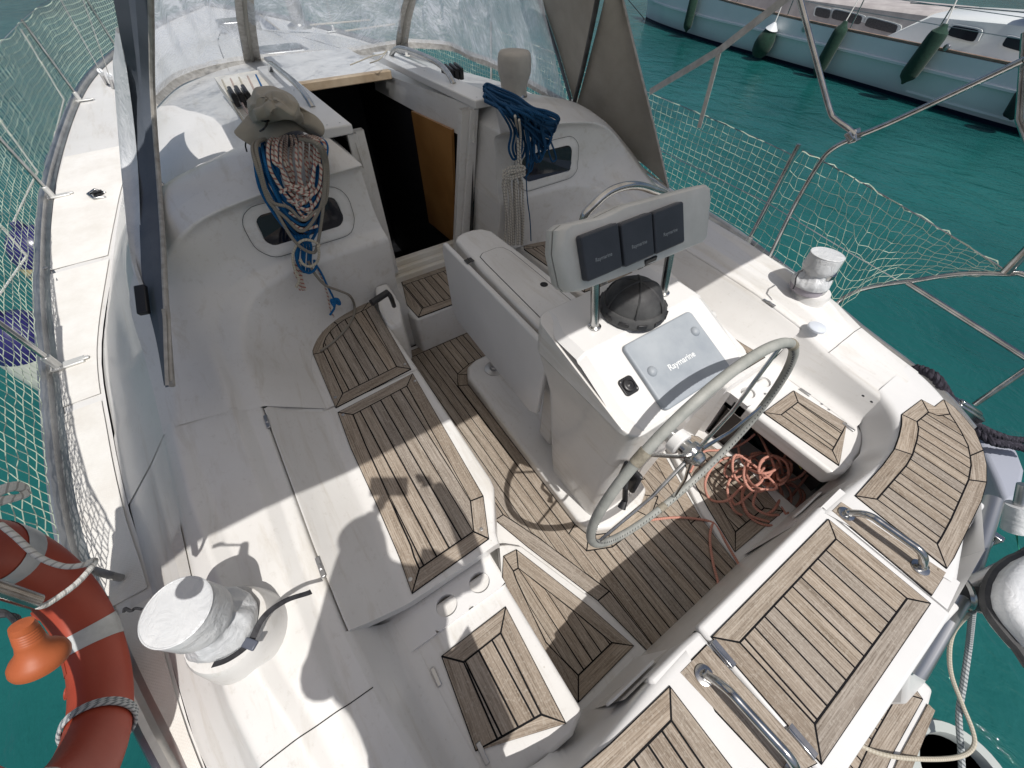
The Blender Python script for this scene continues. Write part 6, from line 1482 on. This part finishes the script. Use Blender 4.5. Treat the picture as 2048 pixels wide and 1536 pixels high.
# ------------------------------------------------------------------ starboard quarter: mooring warps, straps, horseshoe buoy, ropes
q = MB()
def warp(q, pts, r=.018, n=6): q.tube(catmull([W(a, c, z) for a, c, z in pts], n), r, 10)
def twisted(name, pts, r, label, m, pitch=.07):
    P = catmull([W(a, c, z) for a, c, z in pts], 14); q = MB()
    # three-strand laid rope
    T = []
    L = 0; acc = []
    for i, p in enumerate(P):
        if i: L += (p-P[i-1]).length
        acc.append(L)
    for st in range(3):
        S = []
        for i, p in enumerate(P):
            t = (P[min(i+1, len(P)-1)]-P[max(i-1, 0)]).normalized(); n1 = t.cross(Vector((0, 0, 1))); n1 = n1.normalized() if n1.length > .01 else Vector((1, 0, 0)); n2 = t.cross(n1)
            a = acc[i]/pitch*2*PI+st*2*PI/3; S.append(p+(n1*math.cos(a)+n2*math.sin(a))*r*.52)
        q.tube(S, r*.56, 7)
    return tag(q.build(name, m), label, 'rope')
twisted('mooring_warp', [(1806, 736, .44), (1838, 738, .50), (1868, 752, .53), (1885, 775, .50), (1900, 800, .44), (1920, 825, .36), (1960, 855, .25), (2010, 876, .2), (2070, 884, .1)], .022, 'outer strand of dark laid mooring warp over the starboard toe rail', RBLK)
twisted('mooring_warp', [(1820, 752, .42), (1850, 762, .47), (1872, 785, .46), (1888, 800, .42), (1915, 835, .30), (1945, 860, .2), (1985, 880, .15), (2060, 900, .05)], .020, 'inner bight of dark laid mooring warp against the starboard coaming', RBLK)
twisted('mooring_warp', [(1940, 860, .28), (1965, 872, .3), (1990, 885, .3), (2030, 892, .25), (2080, 905, .2)], .02, 'lower dark warp running aft past the white corner fender', RBLK)
q = MB(); A = W(1906, 806, .42); B = W(1955, 838, .34); q.box(A.lerp(B, .5), ((A-B).length, .06, .05), (B-A).to_track_quat('X', 'Z').to_matrix()); q.box(A.lerp(B, .5)+Vector((0, 0, .03)), ((A-B).length*.8, .03, .02), (B-A).to_track_quat('X', 'Z').to_matrix()); q.build('stern_cleat', STEEL, yacht, bevel=.008)
q = MB(); q.prism([W(*p, .1)[:2] for p in ((1925, 838), (1955, 862), (2000, 880), (2030, 905), (2045, 945), (2035, 1000), (2005, 1010), (1985, 960), (1960, 905))], -.1, .12)
tag(q.build('corner_fender', mat('fender_bluewhite', (.34, .36, .42), .45), bevel=.04, bseg=4), 'pale moulded corner fender hugging the starboard quarter below the warps', 'fender')
sl_ = thing('lashing_strap', 'green webbing strap with white collar hanging over water at the starboard quarter', 'strap', tuple(W(2030, 1080, .0)))
q = ribbon([W(2030, 1050, .15), W(2036, 1090, .0), W(2044, 1150, -.2)], .05, .004, Vector((.4, .3, 1))); q.build('webbing', mat('green_webbing', rough=.7, fn=noise_fn((.01, .16, .10), (.02, .24, .15), 20)), sl_)
q = MB(); A = W(2040, 1010, .3); B = W(2030, 1060, .2); q.tube([A, B], .045, 20); q.build('collar', VINYLC, sl_); q = MB(); q.tube([A-(B-A)*.8, A], .022, 12); q.build('hook', STEELD, sl_)
hb_ = thing('horseshoe_buoy', 'white horseshoe buoy with dark edge at right side of stern', 'buoy', tuple(W(2050, 1180, .35)))
pts = [W(a, c, .40) for a, c in ((1995, 1190), (1999, 1165), (2012, 1140), (2035, 1120), (2060, 1108), (2110, 1100), (2110, 1330), (2060, 1290), (2020, 1245), (2000, 1215))]
q = MB(); q.prism([p[:2] for p in pts], .31, .43); q.build('buoy_cover', VINYLC, hb_, bevel=.03, bseg=4)
q = MB(); q.tube(catmull([Vector((p.x, p.y, .355)) for p in pts], 4, closed=True), .018, 8, closed=True); q.build('edge_binding', COMP, hb_)
tx = text_on('lettering', 'SOLAS', W(2036, 1168, .4), (W(2048, 1130, .4)-W(2026, 1196, .4)).normalized(), Vector((0, 0, 1)).cross((W(2048, 1130, .4)-W(2026, 1196, .4)).normalized()), .06, BLACK, hb_, .033, False); bpy.data.objects.remove(tx)
# ropes hanging from the clamp
q = MB(); q.tube(catmull([W(1945, 1222, .18), W(1938, 1290, -.05), W(1928, 1360, -.15), W(1918, 1430, -.25), W(1922, 1500, -.32), W(1925, 1560, -.35)], 8), .011, 8)
tag(q.build('striped_line', RBRD), 'grey and white striped line hanging straight down from the davit clamp', 'rope')
q = MB(); q.tube(catmull([W(1936, 1228, .2), W(1908, 1262, .05), (W(1899, 1300, -.02)), W(1903, 1350, -.1), W(1925, 1410, -.2), W(1945, 1460, -.25), W(1948, 1490, -.27), W(1928, 1510, -.28), W(1880, 1518, -.22), (W(1800, 1515, -.18)), W(1740, 1500, -.18), W(1690, 1470, -.17)], 8), .008, 8)
tag(q.build('beige_line', RCREAM), 'thin beige line looping from the davit clamp across the swim platform', 'rope')
q = MB(); c = W(1905, 1560, -.45); q.lathe([(.20*a, .0+h) for a, h in ((1.0, -.06), (1.08, 0), (1.0, .06), (.80, .06), (.74, 0), (.8, -.05))], c, seg=40); q.lathe([(.15, .01), (0, .01)], c, seg=30, m=1)
tag(q.build('round_fender', [mat('fender_grey', (.42, .45, .43), .5), RUBBER]), 'pale round wheel fender with black centre below the swim platform', 'fender')

# ------------------------------------------------------------------ neighbouring motor-sailer
B0 = Vector((13.9, -15.5, WZ)); DIR = Vector((-.995, .096, 0)).normalized(); SID = Vector((DIR.y, -DIR.x, 0)); SID = SID if SID.y > 0 else -SID
nb_ = thing('moored_boat', 'pale blue-white cruiser with green fenders moored across the water to starboard', 'boat', tuple(B0+DIR*8))
hbt = [(0, .02), (.8, .30), (2, .62), (4, .98), (5.5, 1.12), (8.7, 1.42), (12.4, 1.85), (16, 2.0)]
hbs = smooth_tab([Vector((a, b_, 0)) for a, b_ in hbt], 5)
def hbw(d): return interp([(p[0], p[1]) for p in hbs], d)[0]
SHE = lambda d: .86+.35*max(0, 1-d/9)**2    # sheer above water
HULLB = mat('pale_hull', rough=.22, fn=noise_fn((.70, .74, .73), (.79, .81, .80), .8))
NVB = mat('boot_top', (.012, .02, .045), .3)
for sd in (1, -1):
    rows = []; rows2 = []; rows3 = []
    for d in frange(0, 16, 50):
        h = hbw(d); sh_ = SHE(d); fl = .16*min(1, d/1.5); rk = -.10*max(0, 1-d/1.2)
        def pt(k, z, rk_=0): return B0+DIR*(d+rk_)+SID*sd*k+Vector((0, 0, z))
        rows.append([pt(h*.9, -.5), pt(h, .0), pt(h+fl*.25, .10, rk*.2), pt(h+fl*.42, .14, rk*.3), pt(h+fl*.7, .38, rk*.6), pt(h+fl*.95, .52, rk), pt(h+fl*1.3, .535, rk), pt(h+fl*1.3, .575, rk), pt(h+fl, .59, rk), pt(h+fl*1.05, sh_, rk*1.6), pt(h+fl*.7, sh_+.015, rk*1.6), pt(h+fl*.6, sh_-.08, rk*1.6)])
        rows2.append([pt(h*.98+.006, -.08), pt(h+.012, .03), pt(h+fl*.2+.012, .075)])
        rows3.append([pt(h+fl*1.1, sh_+.02, rk*1.6), pt(h+fl*1.1, sh_+.045, rk*1.6), pt(h+fl*.55, sh_+.045, rk*1.6), pt(h+fl*.55, sh_+.02, rk*1.6)])
    q = MB(); q.grid(rows); q.build('hull', HULLB, nb_, angle=40)
    q = MB(); q.grid(rows2); q.build('boot_stripe', NVB, nb_)
    q = MB(); q.grid(rows3, closev=True); q.build('cap_rail', mat('cap_rail_wood', rough=.6, fn=noise_fn((.22, .15, .11), (.34, .25, .19), 8)) if 'cap_rail_wood' not in bpy.data.materials else bpy.data.materials['cap_rail_wood'], nb_)
    # spray strip low on the hull aft
    rows = [[B0+DIR*d+SID*sd*(hbw(d)+.05+(.03 if j in (1, 2) else -.02))+Vector((0, 0, .12+.05*(j > 1)+(.02 if j in(0,1) else 0))) for j in range(4)] for d in frange(10.3, 16, 16)]
    q = MB(); q.grid(rows, closev=True); q.build('spray_rail', HULLB, nb_)
rows = []
for d in frange(.1, 16, 40): rows.append([B0+DIR*d+SID*(hbw(d)+.12*min(1, d/1.5))*k+Vector((0, 0, SHE(d)-.06)) for k in (-1, 0, 1)])
DKB = mat('neighbour_deck', rough=.6, fn=noise_fn((.36, .33, .32), (.48, .45, .43), 3)); q = MB(); q.grid(rows); q.build('deck', DKB, nb_)
def nbp(d, k, z): return B0+DIR*d+SID*k+Vector((0, 0, z))
def nbwall(name, ds, ks, z0, z1, m, slope=.12):
    # trunk with sloping sides; ds along, ks half widths
    q = MB(); rows = []
    for d, k, zz in ds:
        rows.append([nbp(d, k, z0), nbp(d, k-slope*.6, zz-.05), nbp(d, k-slope-.03, zz), nbp(d, 0, zz+.05), nbp(d, -k+slope+.03, zz), nbp(d, -k+slope*.6, zz-.05), nbp(d, -k, z0)])
    q.grid(rows); q.add(rows[0], [list(range(7))]); q.add(rows[-1], [list(range(7))[::-1]])
    return q.build(name, m, nb_)
cab1 = nbwall('coachroof', [(3.6, .35, .95), (4.2, .55, 1.15), (6, .80, 1.22), (8, 1.0, 1.25), (9.6, 1.12, 1.28)], None, .72, 1.2, DKB)
cab2 = nbwall('deckhouse', [(9.0, 1.15, .85), (9.7, 1.2, 1.28), (11, 1.32, 1.34), (13, 1.45, 1.36), (16, 1.55, 1.38)], None, .72, 1.3, HULLB)
def nbplane(px, py, d0, k0, d1, k1, kz=0):   # hit the vertical plane through (d0,k0),(d1,k1)
    A = nbp(d0, k0, 0); Bq = nbp(d1, k1, 0); t = (Bq-A).normalized(); n_ = Vector((t.y, -t.x, kz)).normalized(); d = ray(px, py); o = Vector((0, 0, CAMZ))
    return o+d*((A-o).dot(n_)/d.dot(n_))
WS_ = [([(1633, 14), (1662, 20), (1658, 38), (1629, 31)], 'coachroof'), ([(1668, 18), (1726, 32), (1720, 50), (1662, 37)], 'coachroof'), ([(1737, 34), (1797, 50), (1790, 68), (1728, 52)], 'coachroof'), ([(1906, 50), (1960, 60), (1948, 85), (1893, 70)], 'deckhouse'), ([(2015, 72), (2070, 86), (2060, 108), (2003, 92)], 'deckhouse')]
WINM = mat('neighbour_window', (.02, .022, .03), .15); LOUV = mat('louvre_grey', rough=.4, fn=noise_fn((.03, .03, .035), (.10, .10, .105), 90))
for P4, kind in WS_:
    par = cab1 if kind == 'coachroof' else cab2; off = .05
    a = (6, .80-.07+off, 9.6, 1.12-.07+off) if kind == 'coachroof' else (11, 1.32-.05+off, 16, 1.55-.05+off)
    pts = [nbplane(x, y, *a) for x, y in P4]; c = sum(pts, Vector())/4
    for sc, m, nm, o_ in ((1.22, HULLB, 'window_frame', 0), (1.0, LOUV if kind == 'coachroof' else WINM, 'window', .012)):
        # rounded outline
        rr = []
        for i in range(4):
            p0, p1, p2 = pts[i-1], pts[i], pts[(i+1) % 4]
            for t in (0, .33, .66, 1): rr.append(p1.lerp(p0, .22*(1-t)).lerp(p1.lerp(p2, .22*t), .5) if 0 < t < 1 else (p1.lerp(p0, .22) if t == 0 else p1.lerp(p2, .22)))
        rr = [c+(p-c)*sc+SID*o_ for p in rr]; n = len(rr)
        q = MB(); q.grid([[p-SID*.04 for p in rr], rr], closev=True); q.add(rr, [list(range(n))]); q.build(nm, m, par, smooth=False)
q = MB()
for k in range(6): q.tube([nbp(9.2+.0*k, 1.2, 1.4), nbp(12, 1.3, 1.5)], .01, 6) if k == 0 else None
q.build('grab_rail', STEEL, nb_)
q = MB(); q.prism([nbp(11.2, 1.25, 0)[:2], nbp(16, 1.6, 0)[:2], nbp(16, -1.2, 0)[:2], nbp(11.2, -1.1, 0)[:2]], WZ+1.50, WZ+1.62); q.build('canopy', mat('dark_green_canvas', (.008, .02, .016), .8), nb_, bevel=.03)
q = MB(); c = nbplane(1893-0, 95, 8, hbw(8)+.16, 12, hbw(12)+.16); q.lathe([(.06, 0), (.05, .03), (0, .04)], c, axis=SID, seg=14); q.build('hull_outlet', STEELD, nb_)
q = MB(); c = nbplane(1610, 57, 6, hbw(6)+.16, 9, hbw(9)+.16); q.lathe([(.07, 0), (.07, .02), (0, .03)], c, axis=SID, seg=16); q.build('hawse_hole', STEELD, nb_)
GRN = mat('green_fender', rough=.85, sheen=.15, fn=noise_fn((.005, .03, .018), (.010, .048, .028), 20)); 
def nfender(top, bot, r, label, m=GRN, ball=False, rope=None):
    def on(p): 
        d_est = 8
        return nbplane(p[0], p[1], 5.5, hbw(5.5)+.34, 12.4, hbw(12.4)+.36)
    A = on(top); Bq = on(bot); ax_ = Bq-A; H = ax_.length; f = thing('fender', label, 'fender', tuple(Bq), "green fenders on the neighbouring boat" if m == GRN else None)
    if ball: prof = [(.0, 0), (.05, .0), (.14, .06), (.30, .2), (.46, .42), (.5, .62), (.44, .82), (.28, .95), (0, 1.0)]; prof = [(a*r*2, h*H) for a, h in prof]
    else: prof = [(0, 0), (.3*r, .0), (.5*r, .06*H), (.9*r, .12*H), (r, .2*H), (r, .8*H), (.85*r, .88*H), (.35*r, .95*H), (.12*r, H), (0, H)]
    q = MB(); q.lathe(prof, A, axis=ax_, seg=22); q.build('fender_body', m, f)
    if ball: q = MB(); q.lathe([(.0, -.01*H), (.07*2*r, -.01*H), (.17*2*r, .06*H), (.33*2*r, .17*H)], A, axis=ax_, seg=20); q.build('fender_neck', TXTW, f)
    if rope: q = MB(); q.tube([A, nbplane(rope[0], rope[1], 5.5, hbw(5.5)+.1, 12.4, hbw(12.4)+.1)], .012, 6); q.build('fender_lanyard', RTWIST, f)
nfender((1392, -18), (1372, 65), .13, 'green sausage fender nearest the bow of moored boat')
nfender((1550, 46), (1513, 115), .24, 'round green ball fender with white neck on the moored boat', ball=True, rope=(1572, -10))
nfender((1692, 42), (1630, 154), .14, 'long green fender crossed by the leaning bimini leg', rope=(1722, -10))
nfender((1892, 48), (1804, 168), .16, 'large green fender below the deckhouse window of moored boat', rope=(1918, -10))
nfender((2062, 172), (2022, 240), .15, 'black fender with white band at right edge', m=BLACK)
q = MB(); q.tube([WX(1268, -30, 12.6)+Vector((1.2, -.2, 0)), B0+DIR*(-.1)+Vector((0, 0, .0))], .012, 6); tag(q.build('mooring_line', RBLK), 'dark line dropping from the bow of moored boat to the water', 'rope')

for d in (1.2, 3.0, 4.8, 6.6, 8.4, 10.2, 12.0):
    k = hbw(d)+.10; q = MB(); q.tube([nbp(d, k, SHE(d)), nbp(d, k+.02, SHE(d)+.62)], .014, 8); q.build('stanchion', STEEL, nb_)
for h in (.34, .60):
    q = MB(); q.tube([nbp(d, hbw(d)+.11, SHE(d)+h) for d in frange(.6, 14, 20)], .006, 5); q.build('lifeline', STEELD, nb_)
q = MB(); q.prism([nbp(6.4, .45, 0)[:2], nbp(7.2, .45, 0)[:2], nbp(7.2, -.3, 0)[:2], nbp(6.4, -.3, 0)[:2]], WZ+1.20, WZ+1.32); q.build('deck_hatch', WINM, nb_, bevel=.02)
q = MB(); q.tube([nbp(4.6, 0, 1.1), nbp(4.4, 0, 6.5)], .09, 14); q.build('mast', ALU, nb_)
# ------------------------------------------------------------------ the person taking the photograph (out of frame, throws the shadow)
SKIN = mat('skin', (.45, .27, .19), .55); SHIRT = mat('tee_shirt', rough=.9, fn=noise_fn((.14, .16, .2), (.18, .2, .25), 6)); SHORT = mat('shorts', rough=.9, fn=noise_fn((.2, .18, .14), (.26, .24, .19), 6)); HAIR = mat('hair', (.03, .02, .015), .7)
pz = TZ+.006
def skin(name, V_, E_, Rr, m, parent, root=0, sub=2):
    me = bpy.data.meshes.new(name); off = Vector(parent['_o']) if parent else Vector()
    me.from_pydata([tuple(Vector(v)-off) for v in V_], E_, []); o = bpy.data.objects.new(name, me); COL.objects.link(o); o.parent = parent; me.materials.append(m)
    md = o.modifiers.new('skin', 'SKIN'); 
    for i, r_ in enumerate(Rr): me.skin_vertices[0].data[i].radius = (r_, r_) if not isinstance(r_, tuple) else r_
    me.skin_vertices[0].data[root].use_root = True; md.use_smooth_shade = True
    s_ = o.modifiers.new('s', 'SUBSURF'); s_.levels = sub; s_.render_levels = sub; return o
HC = Vector((-.135, .185, 1.99)); PH = Vector((-.02, -.015, 1.985))
per = thing('person', 'person in tee shirt and shorts standing on the port quarter seat holding up a phone', 'person', (-.33, .2, pz))
hipL, hipR = Vector((-.33, .30, 1.22)), Vector((-.32, .13, 1.22))
VV = [(-.325, .215, 1.26), (-.31, .215, 1.42), (-.285, .21, 1.60), (-.24, .205, 1.74), (-.19, .20, 1.86), HC-Vector((0, 0, .02)), HC+Vector((0, 0, .09)),
      (-.25, .36, 1.73), (-.17, .40, 1.56), (-.05, .22, 1.86), (-.045, .115, 1.965),
      (-.23, .06, 1.72), (-.30, -.10, 1.64), (-.17, -.135, 1.85), (-.06, -.13, 1.965),
      (-.34, .31, 1.15), (-.29, .32, .90), (-.34, .33, pz+.09), (-.21, .33, pz+.035),
      (-.33, .12, 1.15), (-.27, .11, .90), (-.33, .11, pz+.09), (-.20, .11, pz+.035)]
EE = [(0, 1), (1, 2), (2, 3), (3, 4), (4, 5), (5, 6), (3, 7), (7, 8), (8, 9), (9, 10), (3, 11), (11, 12), (12, 13), (13, 14), (0, 15), (15, 16), (16, 17), (17, 18), (0, 19), (19, 20), (20, 21), (21, 22)]
RRr = [.13, .125, (.15, .12), .10, .055, .085, .07, .06, .045, .036, .028, .06, .045, .036, .028, .085, .06, .042, .036, .085, .06, .042, .036]
skin('body', VV, EE, RRr, SKIN, per)
skin('shirt', [VV[0], VV[1], VV[2], VV[3], VV[7], Vector(VV[7]).lerp(Vector(VV[8]), .8), VV[11], Vector(VV[11]).lerp(Vector(VV[12]), .8)], [(0, 1), (1, 2), (2, 3), (3, 4), (4, 5), (3, 6), (6, 7)], [.150, .145, (.168, .135), .118, .075, .062, .075, .062], SHIRT, per)
skin('shorts', [VV[0], VV[15], VV[16], VV[19], VV[20]], [(0, 1), (1, 2), (0, 3), (3, 4)], [.15, .105, .085, .105, .085], SHORT, per)
skin('hair', [HC+Vector((-.02, 0, .05)), HC+Vector((-.01, 0, .115))], [(0, 1)], [.094, .08], HAIR, per, sub=2)
for (wr_, sg) in (((-.045, .115, 1.965), 1), ((-.045, -.12, 1.95), -1)):   # fingers curling round the ends of the phone
    for k in range(4):
        b0 = Vector(wr_)+Vector((-.0, 0, -.012+.018*k-.01)); tgt = PH+CR*(-.0)+(Vector((0, sg*.078, -.02+.016*k)))-CF*.006
        skin('finger', [b0, b0.lerp(tgt, .5)-CF*.012, tgt, tgt+CF*.0-Vector((0, sg*.02, 0))], [(0, 1), (1, 2), (2, 3)], [.0095, .009, .008, .007], SKIN, per, sub=1)
    b0 = Vector(wr_)+Vector((0, 0, .02)); skin('thumb', [b0, b0+Vector((-.012, -sg*.02, .012)), b0+Vector((-.01, -sg*.045, .015))], [(0, 1), (1, 2)], [.011, .010, .008], SKIN, per, sub=1)
M3 = Matrix((CR, CU, -CF)).transposed()
q = MB(); q.box(Vector((0, 0, CAMZ))-CF*.016-CR*.035+CU*.012, (.150, .074, .008), M3)
o = q.build('phone', BLACK, bevel=.003); tag(o, 'black phone held level in both raised hands above the cockpit', 'phone')

#@@PART7
